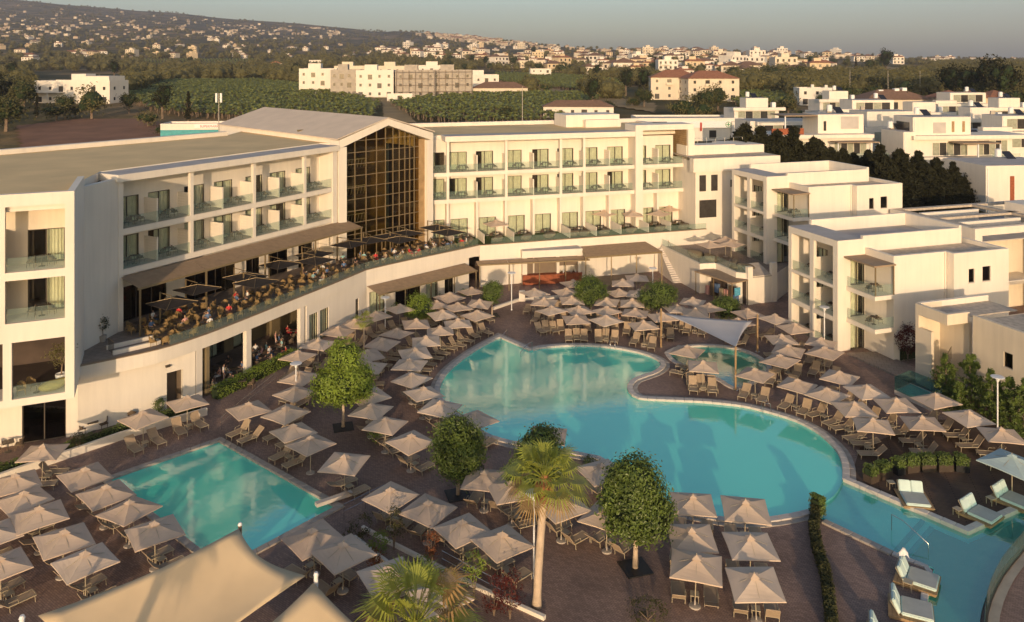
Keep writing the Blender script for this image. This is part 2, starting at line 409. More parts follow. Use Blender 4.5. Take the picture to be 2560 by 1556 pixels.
def wall_open(mb, F, d0, d1, s0, s1, z0, z1, ops, mi=0):
    """wall slab with rectangular openings (s0,s1,z0,z1)"""
    ss = sorted({s0, s1, *[min(max(o[k], s0), s1) for o in ops for k in (0, 1)]})
    for a, b in zip(ss, ss[1:]):
        if b - a < 1e-4: continue
        cut = sorted([(max(o[2], z0), min(o[3], z1)) for o in ops if o[0] <= a + 1e-5 and o[1] >= b - 1e-5])
        z = z0
        for c0, c1 in cut:
            if c0 - z > 1e-4: mb.boxF(F, a, b, d0, d1, z, c0, mi)
            z = max(z, c1)
        if z1 - z > 1e-4: mb.boxF(F, a, b, d0, d1, z, z1, mi)
# ================================================================== terrain
def terrain():
    Ys = [118, 124, 130, 137, 145, 155, 165, 180, 195, 215, 240, 265, 300, 340, 390, 450, 520, 600, 700, 800, 900]
    y = 900.0
    while y < 9000: y *= 1.055; Ys.append(y)
    As = [-1.6 + i * 3.2 / 130 for i in range(131)]
    mb = MB(); n = len(As)
    v = [(a * y, y, zt(a * y, y)) for y in Ys for a in As]
    f = [(i * n + k, i * n + k + 1, (i + 1) * n + k + 1, (i + 1) * n + k) for i in range(len(Ys) - 1) for k in range(n - 1)]
    mb.add(v, f); mb.build('terrain', 'terrain', smooth=True, kind='structure')
    g = MB(); g.add([(-900, -400, -.6), (900, -400, -.6), (900, 118.2, -.6), (-900, 118.2, -.6)], [(0, 1, 2, 3)])
    g.build('ground', 'soil', kind='structure')
terrain()
# ================================================================== deck and pools
def spline(pts, n=5):
    out = []
    P = [pts[0]] + list(pts) + [pts[-1]]
    for i in range(1, len(P) - 2):
        p0, p1, p2, p3 = P[i - 1], P[i], P[i + 1], P[i + 2]
        for k in range(n):
            t = k / n
            out.append(tuple(.5 * ((2 * p1[j]) + (-p0[j] + p2[j]) * t + (2 * p0[j] - 5 * p1[j] + 4 * p2[j] - p3[j]) * t * t + (-p0[j] + 3 * p1[j] - 3 * p2[j] + p3[j]) * t ** 3) for j in (0, 1)))
    out.append(tuple(pts[-1]))
    return out
def resample(pts, step):
    out = [pts[0]]; acc = 0
    for a, b in zip(pts, pts[1:]):
        L = math.dist(a, b)
        if L < 1e-6: continue
        t = step - acc
        while t <= L:
            out.append((a[0] + (b[0] - a[0]) * t / L, a[1] + (b[1] - a[1]) * t / L)); t += step
        acc = L - (t - step)
    if math.dist(out[-1], pts[-1]) > step * .3: out.append(pts[-1])
    else: out[-1] = pts[-1]
    return out
def g(pts): return [G(*p) for p in pts]
pool_a = g([(1248, 844), (1328, 879)])
pool_b = spline(g([(1328, 879), (1349, 872), (1387, 868), (1440, 865.6), (1494, 867), (1547, 873.6), (1600, 884), (1638, 898), (1654, 913), (1638, 930), (1611, 940), (1582, 951), (1570, 967), (1574, 983), (1590, 995), (1614, 1000), (1680, 1003), (1761, 1007), (1848, 1016), (1896, 1026), (1944, 1039), (1992, 1055), (2040, 1080), (2072, 1106), (2095, 1132), (2107, 1164), (2108, 1201)]))
pool_arc = spline(g([(2108, 1201), (2100, 1220), (2084, 1242), (2052, 1264), (2022, 1279)]))
pool_c = spline(g([(2022, 1279), (1957, 1293), (1875, 1302), (1808, 1298), (1740, 1286), (1696, 1278), (1640, 1258), (1590, 1230), (1550, 1195), (1522, 1165)]))
pool_d = g([(1522, 1165), (1511, 1148), (1430, 1131), (1284, 1108)])
pool_e = spline(g([(1284, 1108), (1217, 1087), (1150, 1040), (1118, 1012), (1102, 995), (1098, 975), (1104, 955), (1120, 931), (1147, 907), (1187, 878), (1248, 844)]))
def join(*segs):
    out = []
    for s in segs:
        for p in s:
            if not out or math.dist(out[-1], p) > 1e-4: out.append(p)
    if math.dist(out[0], out[-1]) < 1e-4: out.pop()
    return out
MAIN = join(pool_a, pool_b, pool_arc, pool_c, pool_d, pool_e)
ch_top = g([(2108, 1201), (2420, 1334), (2560, 1272), (2720, 1203)])
ch_glass = spline(g([(2760, 1240), (2620, 1312), (2560, 1361), (2530, 1396), (2496, 1437), (2472, 1480), (2458, 1516), (2450, 1554), (2446, 1620)]))
ch_left = g([(2312, 1620), (2314, 1560), (2318, 1490), (2335, 1424), (2233, 1383)])
ch_low = g([(2233, 1383), (2063, 1303), (2022, 1279)])
CHAN = join(ch_top, ch_glass, ch_left, ch_low, pool_arc[::-1])
SQ = g([(547, 1104), (840, 1269), (557, 1421), (272, 1200)])
KID = g([(1672, 885), (1700, 872), (1760, 866), (1830, 872), (1885, 890), (1918, 918), (1905, 940), (1868, 962), (1838, 972), (1800, 950), (1740, 925), (1690, 905)])
KID = join(spline(KID + [KID[0]]))
def inside(p, poly):
    x, y = p; c = False; n = len(poly); j = n - 1
    for i in range(n):
        xi, yi = poly[i]; xj, yj = poly[j]
        if (yi > y) != (yj > y) and x < (xj - xi) * (y - yi) / (yj - yi) + xi: c = not c
        j = i
    return c
def sheet(name, outer, holes, z, m, kind='structure'):
    pts = []; edges = []
    for poly in [outer] + holes:
        o = len(pts); pts += [Vector(p) for p in poly]; n = len(poly)
        edges += [(o + i, o + (i + 1) % n) for i in range(n)]
    vv, ee, ff, *_ = delaunay_2d_cdt(pts, edges, [], 1, 1e-5)
    mb = MB(); fs = []
    for t in ff:
        c = sum((vv[i] for i in t), Vector((0, 0))) / len(t)
        if any(inside(c, h) for h in holes) or not inside(c, outer): continue
        fs.append(tuple(t))
    mb.add([(v.x, v.y, z) for v in vv], fs)
    return mb.build(name, m, kind=kind)
DECK = [(-75, 15), (80, 15), (80, 112), (40, 122), (-40, 122), (-75, 100)]
sheet('pool_deck', DECK, [MAIN, CHAN, SQ, KID], 0.0, 'paving')
def offset(poly, d):
    n = len(poly); out = []
    area = sum(poly[i][0] * poly[(i + 1) % n][1] - poly[(i + 1) % n][0] * poly[i][1] for i in range(n))
    sg = 1 if area > 0 else -1
    for i in range(n):
        a, b, c = poly[i - 1], poly[i], poly[(i + 1) % n]
        e1 = Vector((b[0] - a[0], b[1] - a[1])).normalized(); e2 = Vector((c[0] - b[0], c[1] - b[1])).normalized()
        n1 = Vector((e1.y, -e1.x)) * sg; n2 = Vector((e2.y, -e2.x)) * sg
        m = (n1 + n2); k = m.length
        m = m / k if k > 1e-6 else n1
        q = d / max(.45, m.dot(n1))
        out.append((b[0] + m.x * q, b[1] + m.y * q))
    return out
def basin(name, poly, depth, rim_from=None):
    mb = MB(); n = len(poly)
    pp = poly
    mb.add([(x, y, -depth) for x, y in pp], [tuple(range(n))])
    v = [(x, y, .06) for x, y in pp] + [(x, y, -depth) for x, y in pp]
    mb.add(v, [(i, (i + 1) % n, n + (i + 1) % n, n + i) for i in range(n)])
    return mb.build(name, 'pool_tile', kind='structure')
def water(poly, z, m='water'):
    n = len(poly)
    if sum(poly[i][0] * poly[(i + 1) % n][1] - poly[(i + 1) % n][0] * poly[i][1] for i in range(n)) < 0: poly = poly[::-1]
    mb = MB(); mb.add([(x, y, z) for x, y in poly], [tuple(range(n))])
    me = mb.mesh('pool_water', m)
    return link('pool_water', me, kind='structure')
def stones(parent, line, out, w, z0, z1, step, closed=False, m='coping', inner=-.05, gap=.012):
    """a row of separate coping stones along a line; out = the same line pushed outwards"""
    L = len(line)
    acc = []
    # resample both lines by arc length of the inner one
    cum = [0]
    for a, b in zip(line, line[1:]): cum.append(cum[-1] + math.dist(a, b))
    def at(P, s):
        for i in range(L - 1):
            if s <= cum[i + 1] + 1e-9:
                t = (s - cum[i]) / max(1e-9, cum[i + 1] - cum[i]); return (lerp(P[i][0], P[i + 1][0], t), lerp(P[i][1], P[i + 1][1], t))
        return P[-1]
    N = max(1, round(cum[-1] / step)); st = cum[-1] / N
    for k in range(N):
        s0, s1 = k * st + gap, (k + 1) * st - gap
        a0, a1, b0, b1 = at(line, s0), at(line, s1), at(out, s0), at(out, s1)
        dz = R.uniform(-.006, .006)
        mb = MB(); c = ((a0[0] + b1[0]) / 2, (a0[1] + b1[1]) / 2)
        P = [(p[0] - c[0], p[1] - c[1]) for p in (a0, a1, b1, b0)]
        area = (P[1][0] - P[0][0]) * (P[2][1] - P[0][1]) - (P[2][0] - P[0][0]) * (P[1][1] - P[0][1])
        if area < 0: P = P[::-1]
        ins = .018; ctr = (sum(p[0] for p in P) / 4, sum(p[1] for p in P) / 4)
        Q = [(p[0] + (ctr[0] - p[0]) * ins * 4, p[1] + (ctr[1] - p[1]) * ins * 2) for p in P]
        lo = [(x, y, z0) for x, y in P]; mid = [(x, y, z1 + dz - .025) for x, y in P]; hi = [(x, y, z1 + dz) for x, y in Q]
        mb.add(lo + mid + hi, [(3, 2, 1, 0)] + [(i, (i + 1) % 4, 4 + (i + 1) % 4, 4 + i) for i in range(4)] + [(4 + i, 4 + (i + 1) % 4, 8 + (i + 1) % 4, 8 + i) for i in range(4)] + [(8, 9, 10, 11)])
        mb.build('coping_stone', m, parent, loc=(c[0], c[1], 0))
main_basin = basin('pool_basin', MAIN, 1.35)
def ring_pair(poly, d0, d1):
    a = offset(poly, d0); b = offset(poly, d1)
    return a + [a[0]], b + [b[0]]
water(MAIN, -.05)
# coping of the main pool (not along the overflow arc)
n_arc0 = len(join(pool_a, pool_b)) - 1; n_arc1 = n_arc0 + len(pool_arc) - 1
ia, ib = offset(MAIN, -.06), offset(MAIN, .42)
oa = offset(MAIN, .44); ob = offset(MAIN, .80)
order = list(range(n_arc1, len(MAIN))) + list(range(0, n_arc0 + 1))
stones(main_basin, [ia[i] for i in order], [ib[i] for i in order], .4, -.12, .13, .75, m='coping')
stones(main_basin, [oa[i] for i in order], [ob[i] for i in order], .4, -.05, .045, .9, m='stone')
chan_basin = basin('channel_basin', CHAN, 1.4)
water(CHAN, -.09, 'water_shallow')
def strip(parent, pts, side, w, z1, step, m='coping', z0=-.15):
    """coping along an open line; side +1 = to the left of travel"""
    P = [Vector(p) for p in pts]; A = []; B = []
    for i, p in enumerate(P):
        d = (P[min(i + 1, len(P) - 1)] - P[max(0, i - 1)]).normalized(); nn = Vector((-d.y, d.x)) * side
        A.append(tuple(p - nn * .04)); B.append(tuple(p + nn * w))
    stones(parent, A, B, w, z0, z1, step, m=m)
strip(chan_basin, resample(ch_top[:2], 1.0), 1, .42, .14, .8)
strip(chan_basin, resample(ch_top[1:], 1.0), 1, .42, .14, .8)
strip(chan_basin, resample(ch_low[:2], 1.0), 1, .42, .12, .55, m='stone')
strip(chan_basin, resample(join(ch_left), .8), 1, .3, .10, .6, m='coping')
# underwater ledge and entry steps of the channel
def wp(px, py, z=-.09): return G(px, py, z)
steps = MB()
lines = [((2304, 1288), (2229, 1372)), ((2326, 1300), (2254, 1384)), ((2348, 1314), (2280, 1398)), ((2370, 1328), (2306, 1412))]
up = [tuple(p) for p in pool_arc[::-1]]
polyU = [G(2022, 1279), *pool_arc[::-1][1:], wp(*lines[0][0]), wp(*lines[0][1]), G(2063, 1303)]
chan_ledge = MB(); chan_ledge.prism(polyU, -1.38, -.36); chan_ledge.build('ledge', 'pool_tile', chan_basin)
for k in range(3):
    st = MB(); st.prism([wp(*lines[k][0]), wp(*lines[k + 1][0]), wp(*lines[k + 1][1]), wp(*lines[k][1])], -1.38, -.50 - .14 * k)
    st.build('step', 'pool_tile', chan_basin)
for k in range(4):
    a, b = wp(*lines[k][0]), wp(*lines[k][1]); zz = (-.36, -.50, -.64, -.78)[k]
    fx = Frame(b, (a[0] - b[0], a[1] - b[1])); nz_ = MB(); nz_.boxF(fx, .02, math.dist(a, b) - .02, -.05, .2, zz - .12, zz + .012); nz_.build('step_nosing', 'tile_dark', chan_basin)
sq_basin = basin('pool_basin', SQ, 1.3)
water(SQ, -.05)
a_, b_ = offset(SQ, -.05), offset(SQ, .40)
for i in range(4):
    j = (i + 1) % 4
    stones(sq_basin, [a_[i], a_[j]], [b_[i], b_[j]], .4, -.1, .10, .7, m='stone')
kid_basin = basin('pool_basin', KID, .6)
water(KID, -.05, 'water_shallow')
ka, kb = offset(KID, -.04), offset(KID, .40)
stones(kid_basin, ka + [ka[0]], kb + [kb[0]], .4, -.1, .11, .7)
# entry steps in the corner of the main pool
for k in range(4):
    c0 = G(1248, 844); e = G(1328, 879); f2 = G(1187, 878)
    d1 = Vector((e[0] - c0[0], e[1] - c0[1])); d2 = Vector((f2[0] - c0[0], f2[1] - c0[1]))
    t0, t1 = .0, .16 + .13 * k
    st = MB(); st.prism([c0, (c0[0] + d1.x * .72, c0[1] + d1.y * .72), (c0[0] + d1.x * .72 + d2.x * t1, c0[1] + d1.y * .72 + d2.y * t1), (c0[0] + d2.x * t1, c0[1] + d2.y * t1)], -1.3 + .001 * k, -.28 - .26 * k)
    st.build('step', 'pool_tile', main_basin)
# timber sun deck on the right by the daybeds, raised a little over the paving
tim = g([(2125, 1203), (2424, 1330), (2700, 1215), (2700, 1050), (2330, 1050), (2150, 1120)])
sheet('timber_deck', tim, [], .012, 'boards')
# ================================================================== hotel
T, F2, F3, ROOF = 5.0, 10.2, 13.65, 18.35
FB = Frame((-46.9, 48.36), (.916, .402))       # near block on the left, s = 18 is its corner
FL = Frame((-33.3, 67.7), (.494, .8695))       # long left wing
FA = Frame((-19.9, 91.5), (.7071, .7071))      # glazed gable hall
FR = Frame((-10.4, 101.7), (.957, .2886))      # right wing
hotel = thing('hotel_building', 'cream three-storey hotel with balconies, flat tan roofs and a tall glass gable hall', 'hotel', (-20, 95, 0), world=True)
def wavy(mb, F, s0, s1, d, z0, z1, amp=.05, per=.22):
    n = max(4, int((s1 - s0) / per * 4)); v = []
    for i in range(n + 1):
        a = lerp(s0, s1, i / n); dd = d + amp * math.sin(2 * math.pi * (a - s0) / per) * R.uniform(.6, 1.2)
        v += [F(a, dd, z0), F(a, dd, z1)]
    mb.add(v, [(2 * i, 2 * i + 2, 2 * i + 3, 2 * i + 1) for i in range(n)])
def sliding_door(par, F, s0, s1, d, z0, z1, curtain=(0, 1), n=2, frame='dark_frame', pane='glass_door', name='sliding_door', cloth='curtain'):
    """glazed door: frame with panes and a curtain behind"""
    t = .07; mb = MB()
    mb.boxF(F, s0, s0 + t, d - .1, d - .02, z0, z1); mb.boxF(F, s1 - t, s1, d - .1, d - .02, z0, z1)
    mb.boxF(F, s0 + t, s1 - t, d - .1, d - .02, z1 - t, z1); mb.boxF(F, s0 + t, s1 - t, d - .1, d - .02, z0, z0 + .06)
    w_ = (s1 - s0) / n
    for k in range(1, n): mb.boxF(F, s0 + w_ * k - .04, s0 + w_ * k + .04, d - .095, d - .025, z0 + .06, z1 - t)
    fr = mb.build(name, frame, par)
    for k in range(n):
        a = s0 + w_ * k + (.04 if k else t); b = s0 + w_ * (k + 1) - (.04 if k < n - 1 else t)
        p = MB(); p.boxF(F, a, b, d - .066, d - .054, z0 + .06, z1 - t); p.build('pane', pane, fr)
    if curtain:
        c = MB(); wavy(c, F, lerp(s0, s1, curtain[0]) + .05, lerp(s0, s1, curtain[1]) - .05, d - .32, z0 + .05, z1 - .02)
        c.build('curtain', cloth, fr)
    return fr
def rail(par, F, s0, s1, d, z0, h=1.0, gap=1.6, m='glass_rail'):
    n = max(1, round((s1 - s0) / gap)); st = (s1 - s0) / n
    for k in range(n):
        p = MB(); p.boxF(F, s0 + k * st + .015, s0 + (k + 1) * st - .015, d - .02, d, z0 + .04, z0 + h); p.build('glass_panel', m, par)
def screen(par, F, s, d0, d1, z0, z1, m='plaster'):
    """balcony divider of horizontal boards between two posts"""
    mb = MB(); mb.boxF(F, s - .07, s + .07, d1 - .1, d1, z0, z1)
    n = 8; st = (z1 - z0 - .08) / n
    for k in range(n): mb.boxF(F, s - .04, s + .04, d0, d1 - .1, z0 + .06 + st * k, z0 + .06 + st * (k + 1) - .012)
    mb.build('divider_screen', m, par)
# ---------------------------------------------------------------- furniture originals used on balconies
def mk_table_set():
    t = thing('balcony_table', 'small round dark table on a hotel balcony', 'table')
    mb = MB(); mb.lathe((0, 0, 0), [(.34, .70), (.36, .71), (.36, .735), (.34, .745)], 12); mb.build('tabletop', 'table_dark', t)
    mb = MB(); mb.lathe((0, 0, 0), [(.22, 0), (.22, .02), (.05, .05), (.035, .1), (.035, .70)], 8); mb.build('pedestal', 'dark_frame', t)
    c = thing('balcony_chair', 'dark woven armchair on a hotel balcony', 'chair')
    mb = MB(); mb.box(-.25, .25, -.24, .24, .38, .44); mb.build('seat', 'wicker_dark', c)
    mb = MB()
    for i in range(8):
        a0, a1 = math.pi * (-.12 + 1.24 * i / 8), math.pi * (-.12 + 1.24 * (i + 1) / 8)
        hi = .62 + .22 * math.sin((a0 + a1) / 2) ** 2 if math.sin((a0 + a1) / 2) > 0 else .62
        p = [(.27 * math.cos(a), .25 * math.sin(a)) for a in (a0, a1)]
        mb.hexa([(p[0][0], p[0][1], .42), (p[1][0], p[1][1], .42), (p[1][0] * .88, p[1][1] * .88, .42), (p[0][0] * .88, p[0][1] * .88, .42),
                 (p[0][0] * 1.08, p[0][1] * 1.1, hi), (p[1][0] * 1.08, p[1][1] * 1.1, hi), (p[1][0], p[1][1], hi), (p[0][0], p[0][1], hi)])
    mb.build('backrest', 'wicker_dark', c)
    for x, y in ((-.2, -.2), (.2, -.2), (-.2, .2), (.2, .2)):
        mb = MB(); mb.tube((x, y, .38), (x * 1.15, y * 1.15, 0), .018, .014, 5); mb.build('leg', 'dark_frame', c)
    return Proto(t), Proto(c)
bt, bc = mk_table_set()
def balcony_furniture(F, s, d, z, where):
    p = F(s, d, z); rz = F.rz
    bt.put(p, rz, label='small round dark table ' + where, group='balcony furniture')
    for k in (-1, 1):
        q = F(s + .62 * k, d - .05 * k, z)
        bc.put(q, rz + math.pi + (math.pi / 2) * -k + R.uniform(-.3, .3), label=('left' if k < 0 else 'right') + ' dark woven armchair ' + where, group='balcony furniture')
# ---------------------------------------------------------------- long left wing
def wing(F, pillars, rooms, s0, s1, levels, fas_d, name, doorw, furn, wall_top=17.75, back=-5.5):
    for z, zn in zip(levels, levels[1:] + [wall_top]):
        sl = MB(); sl.boxF(F, s0, s1, -2.2, 0, z - .5, z); sl.build('balcony_slab', 'plaster', hotel)
        nf = MB(); nf.boxF(F, s0 + .02, s1 - .02, -2.0, -.12, z + .004, z + .02); nf.build('balcony_floor', 'stone', hotel)
    doors = []
    ops = []
    for (a, b, *o) in rooms:
        mid = (a + b) / 2; da = a + (b - a - doorw) * (o[0] if o else .35)
        for z in levels:
            ops.append((da, da + doorw, z, z + 2.4)); doors.append((da, z, a, b))
    wl = MB(); wall_open(wl, F, -2.35, -2.0, s0, s1, levels[0] - .5, wall_top, ops); wl.build('facade_wall', 'plaster', hotel)
    for da, z, a, b in doors:
        r = R.random()
        cur = (0, 1) if r < .62 else (.35, 1) if r < .85 else (0, .55)
        sliding_door(hotel, F, da, da + doorw, -2.05, z + .02, z + 2.4, cur)
        if furn: balcony_furniture(F, lerp(a, b, .52) + R.uniform(-.1, .1), -.95 + R.uniform(-.1, .1), z + .02, '%s %s balcony from left %s' % (ORD[[q[0] for q in rooms].index(a)], 'lower' if z == levels[0] else 'upper', furn))
    for i, p in enumerate(pillars):
        for z, zn in zip(levels, levels[1:] + [wall_top + .5]):
            mb = MB(); mb.boxF(F, p - .17, p + .17, -.35, 0, z, zn - .5); mb.build('pillar', 'plaster', hotel)
            screen(hotel, F, p, -2.0, -.36, z + .02, z + 2.1)
lp = [7.4, 14.9, 22.0]
rooms_L = [(.5, 3.9, .5), (3.9, 7.4, .3), (7.4, 11.1, .5), (11.1, 14.9, .3), (14.9, 18.4, .5), (18.4, 22.0, .3), (22.0, 26.2, .3)]
wing(FL, lp, rooms_L, 0, 26.9, [F2, F3], .35, 'left', 2.3, 'of the long left wing')
for z in (F2, F3):
    for s in (3.9, 11.1, 18.4): screen(hotel, FL, s, -2.0, -.2, z + .02, z + 2.1)
    for a, b in ((.5, 7.2), (7.6, 14.7), (15.1, 21.8), (22.2, 26.2)): rail(hotel, FL, a, b, -.05, z + .02)
e = MB(); e.boxF(FL, 0, .45, -2.0, -.003, T, 17.75); e.build('end_wall', 'plaster', hotel)
e = MB(); e.boxF(FL, 26.25, 26.9, -2.0, .12, T, 17.75); e.build('end_wall', 'plaster', hotel)
e = MB(); e.boxF(FL, -.3, 27.0, -2.6, .4, 17.75, ROOF); e.build('roof_fascia', ['plaster', 'roof_grey'], hotel)
e = MB(); e.boxF(FL, -.2, 26.95, -2.5, .3, ROOF, ROOF + .015); e.build('roof_edge', 'roof_grey', hotel)
# terrace-level wall under the balconies
ops = [(1.6, 6.2, T, T + 3.1), (8.2, 14.2, T, T + 3.1), (15.6, 17.4, T, T + 3.1), (18.6, 21.4, T, T + 3.0), (23.0, 25.2, T, T + 2.8)]
e = MB(); wall_open(e, FL, -2.35, -2.0, .45, 26.25, T, F2 - .5, ops); e.build('terrace_wall', 'plaster', hotel)
for o in ops: sliding_door(hotel, FL, o[0], o[1], -2.05, T + .02, o[3], (0, .3) if R.random() < .5 else (.75, 1), n=max(2, int((o[1] - o[0]) / 1.2)), pane='glass_dark')
for s, z in ((11.3, 0), (19.7, 0)):
    pass
# sloping slatted canopy over the terrace
cn = thing('terrace_canopy', 'long brown slatted canopy on posts along the left wing above the terrace', 'canopy', FL(14, 1.5, T), world=True)
for s0, s1 in ((0.2, 7.0), (7.05, 14.0), (14.05, 21.0), (21.05, 28.5)):
    mb = MB()
    n = 24
    for k in range(n):
        d0 = .06 + 2.3 * k / n; d1 = d0 + 2.3 / n - .03
        z0 = 9.62 - .24 * d0; z1 = 9.62 - .24 * d1
        mb.hexa([FL(s0, d1, z1 - .03), FL(s1, d1, z1 - .03), FL(s1, d0, z0 - .03), FL(s0, d0, z0 - .03), FL(s0, d1, z1), FL(s1, d1, z1), FL(s1, d0, z0), FL(s0, d0, z0)])
    mb.build('slat_field', 'awning', cn, kind='stuff')
mb = MB(); mb.boxF(FL, .1, 28.6, 2.38, 2.48, 8.88, 9.05); mb.build('front_beam', 'bronze', cn)
for s in (.3, 7.0, 14.0, 21.0, 28.4):
    mb = MB(); mb.boxF(FL, s - .06, s + .06, 2.37, 2.49, T, 8.88); mb.build('post', 'bronze', cn)
# ---------------------------------------------------------------- near block on the left
ops = [(13.88, 17.43, F3, 18.1), (13.88, 17.43, F2, 13.1), (14.27, 17.43, T + .05, 8.9), (8.6, 13.3, F3, 18.1), (8.6, 13.3, F2, 13.1), (8.6, 13.75, T + .05, 8.9), (3.3, 7.9, F3, 18.1), (3.3, 7.9, F2, 13.1), (3.3, 7.9, T + .05, 8.9)]
e = MB(); wall_open(e, FB, -.45, 0, 0, 18, 4.55, 18.95, ops); e.build('block_facade', 'plaster', hotel)
e = MB(); e.boxF(FB, 17.55, 17.997, -7.9, -.45, 4.55, 18.93); e.build('block_side_wall', 'plaster', hotel)
for z in (T, F2, F3):
    e = MB(); e.boxF(FB, .1, 17.5, -2.5, -.45, z - .45, z); e.build('balcony_slab', 'plaster', hotel)
e = MB(); e.boxF(FB, 0, 17.5, -8, -.45, 18.1, 18.45); e.build('block_roof_slab', 'plaster', hotel)
ops = [(14.9, 17.2, F3, F3 + 2.4), (14.9, 17.2, F2, F2 + 2.4), (9.3, 12.2, F3, F3 + 2.4), (9.3, 12.2, F2, F2 + 2.4)]
e = MB(); wall_open(e, FB, -2.65, -2.3, 0, 17.5, F2, 18.1, ops); e.build('facade_wall', 'plaster_cream', hotel)
for o in ops:
    sliding_door(hotel, FB, o[0], o[1], -2.35, o[2] + .02, o[3], (.45, 1))
for z in (F2, F3):
    for s in (13.6, 8.3): screen(hotel, FB, s, -2.3, -.5, z, z + 2.6, 'plaster_cream')
    rail(hotel, FB, 13.9, 17.4, -.2, z, .95, 1.75); rail(hotel, FB, 8.65, 13.25, -.2, z, .95, 1.6)
    balcony_furniture(FB, 15.9, -1.2, z, 'on the %s balcony of the near left block' % ('lower' if z == F2 else 'upper'))
rail(hotel, FB, 14.3, 17.4, -.2, T, .9, 1.6)
# recessed lounge and the recess wall between block and wing
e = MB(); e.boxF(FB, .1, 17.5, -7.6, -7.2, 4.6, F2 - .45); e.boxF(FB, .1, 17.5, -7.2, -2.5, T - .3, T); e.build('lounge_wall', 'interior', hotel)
e = MB(); pA, pB = Vector(FB(17.55, -7.9, 0)), Vector(FL(0, -.05, 0))
fr_ = Frame((pA.x, pA.y), (pB.x - pA.x, pB.y - pA.y)); Lr = (pB - pA).length
e.boxF(fr_, -.0, Lr, -.5, 0, T, 18.0); e.build('recess_wall', 'plaster', hotel)
# ---------------------------------------------------------------- roofs and bodies
roofL = [FB(0, -.45, 0)[:2], FB(17.56, -.45, 0)[:2], FB(17.56, -7.9, 0)[:2], FL(0, -2.5, 0)[:2], FL(26.9, -2.5, 0)[:2], (-20.6, 92.4), (-36.5, 108.2), (-36.4, 102), (-52, 81), (-66, 62)]
e = MB(); e.prism(roofL, 17.7, 18.46, 0, 1); e.build('flat_roof', ['plaster', 'roof_tan'], hotel)
for a, b in (((-36.4, 102), (-52, 81)), ((-52.0, 81), (-66, 62))):
    f = Frame(a, (b[0] - a[0], b[1] - a[1])); L = math.dist(a, b)
    e = MB(); e.boxF(f, 0, L, -.25, .7, 8, 18.95); e.build('roof_parapet', 'plaster', hotel)
bodyL = [FB(0, -7.7, 0)[:2], FB(17.3, -7.8, 0)[:2], FL(.1, -5.5, 0)[:2], FL(26.8, -5.5, 0)[:2], (-21, 92.8), (-36.4, 108), (-36.6, 102), (-52.2, 81), (-66, 62)]
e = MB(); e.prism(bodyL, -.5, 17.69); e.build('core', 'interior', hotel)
# ---------------------------------------------------------------- glazed gable hall
GS = 13.5; AP = 6.7
def gz(s, e0=18.0, ap=20.25): return lerp(e0, ap, 1 - abs(s - AP) / AP)
def gpoly(mb, s0, s1, d0, d1, zlo, zhi):
    """slab whose top follows zhi(s) and bottom zlo(s)"""
    mb.hexa([FA(s0, d1, zlo(s0)), FA(s1, d1, zlo(s1)), FA(s1, d0, zlo(s1)), FA(s0, d0, zlo(s0)), FA(s0, d1, zhi(s0)), FA(s1, d1, zhi(s1)), FA(s1, d0, zhi(s1)), FA(s0, d0, zhi(s0))])
e = MB(); lo = lambda s: gz(s); hi = lambda s: gz(s, 18.95, 21.05)
gpoly(e, -.2, AP, -1.2, .5, lo, hi); gpoly(e, AP, GS + .1, -1.2, .5, lo, hi); e.build('gable_frame', 'plaster', hotel)
e = MB(); e.boxF(FA, -.2, .85, -1.2, .5, T - .4, 18.1); e.build('gable_pier', 'plaster', hotel)
e = MB(); e.boxF(FA, 12.66, GS + .1, -1.2, .5, T - .4, 18.05); e.build('gable_pier', 'plaster', hotel)
e = MB(); e.boxF(FA, 11.8, 12.66, -1.1, -.05, T, 18.2); e.build('timber_pier', 'wood_panel', hotel)
e = MB()
for k in range(48): e.boxF(FA, 11.8, 12.66, -.05, -.03, T + .06 + k * .27, T + .06 + k * .27 + .255)
e.build('timber_cladding', 'wood_panel', hotel)
for a, b, z0, z1 in ((-.45, AP, 18.98, 21.08), (AP, GS + .35, 21.08, 18.98)):
    e = MB(); e.hexa([FA(a, .52, z0), FA(b, .52, z1), FA(b, -30, z1), FA(a, -30, z0), FA(a, .52, z0 + .12), FA(b, .52, z1 + .12), FA(b, -30, z1 + .12), FA(a, -30, z0 + .12)])
    e.build('gable_roof', 'roof_beige', hotel)
e = MB(); e.boxF(FA, -.2, .2, -29.8, -1.2, 17.0, 18.97); e.boxF(FA, GS - .3, GS + .1, -29.8, -1.2, 17.0, 18.97); e.boxF(FA, .2, GS - .3, -29.8, -29.4, 5, 18.97); e.build('hall_wall', 'plaster', hotel)
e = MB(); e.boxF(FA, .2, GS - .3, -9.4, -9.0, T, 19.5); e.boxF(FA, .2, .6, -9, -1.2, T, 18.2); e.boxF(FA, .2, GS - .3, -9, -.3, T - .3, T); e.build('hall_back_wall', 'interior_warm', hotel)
for z in (8.6, 12.0, 15.2):
    e = MB(); e.boxF(FA, .7, 5.6, -8.9, -2.2, z - .35, z); e.build('gallery_slab', 'interior', hotel)
    e = MB(); e.boxF(FA, .8, 5.5, -2.3, -2.25, z + .95, z + 1.02)
    for k in range(10):
        a = .9 + .46 * k; e.add([FA(a, -2.27, z), FA(a + .05, -2.27, z), FA(a + .28, -2.27, z + .95), FA(a + .23, -2.27, z + .95)], [(0, 1, 2, 3)])
    e.build('gallery_rail', 'white_metal', hotel)
cols = [.85, 2.35, 3.9, 5.4, 6.7, 7.8, 8.75, 9.6, 10.35, 11.05, 11.8]
rows = [T + .05 + 1.36 * k for k in range(12)]
for s in cols[1:-1]:
    e = MB(); e.boxF(FA, s - .05, s + .05, -.22, -.06, T + .05, gz(s) - .01); e.build('mullion', 'bronze', hotel)
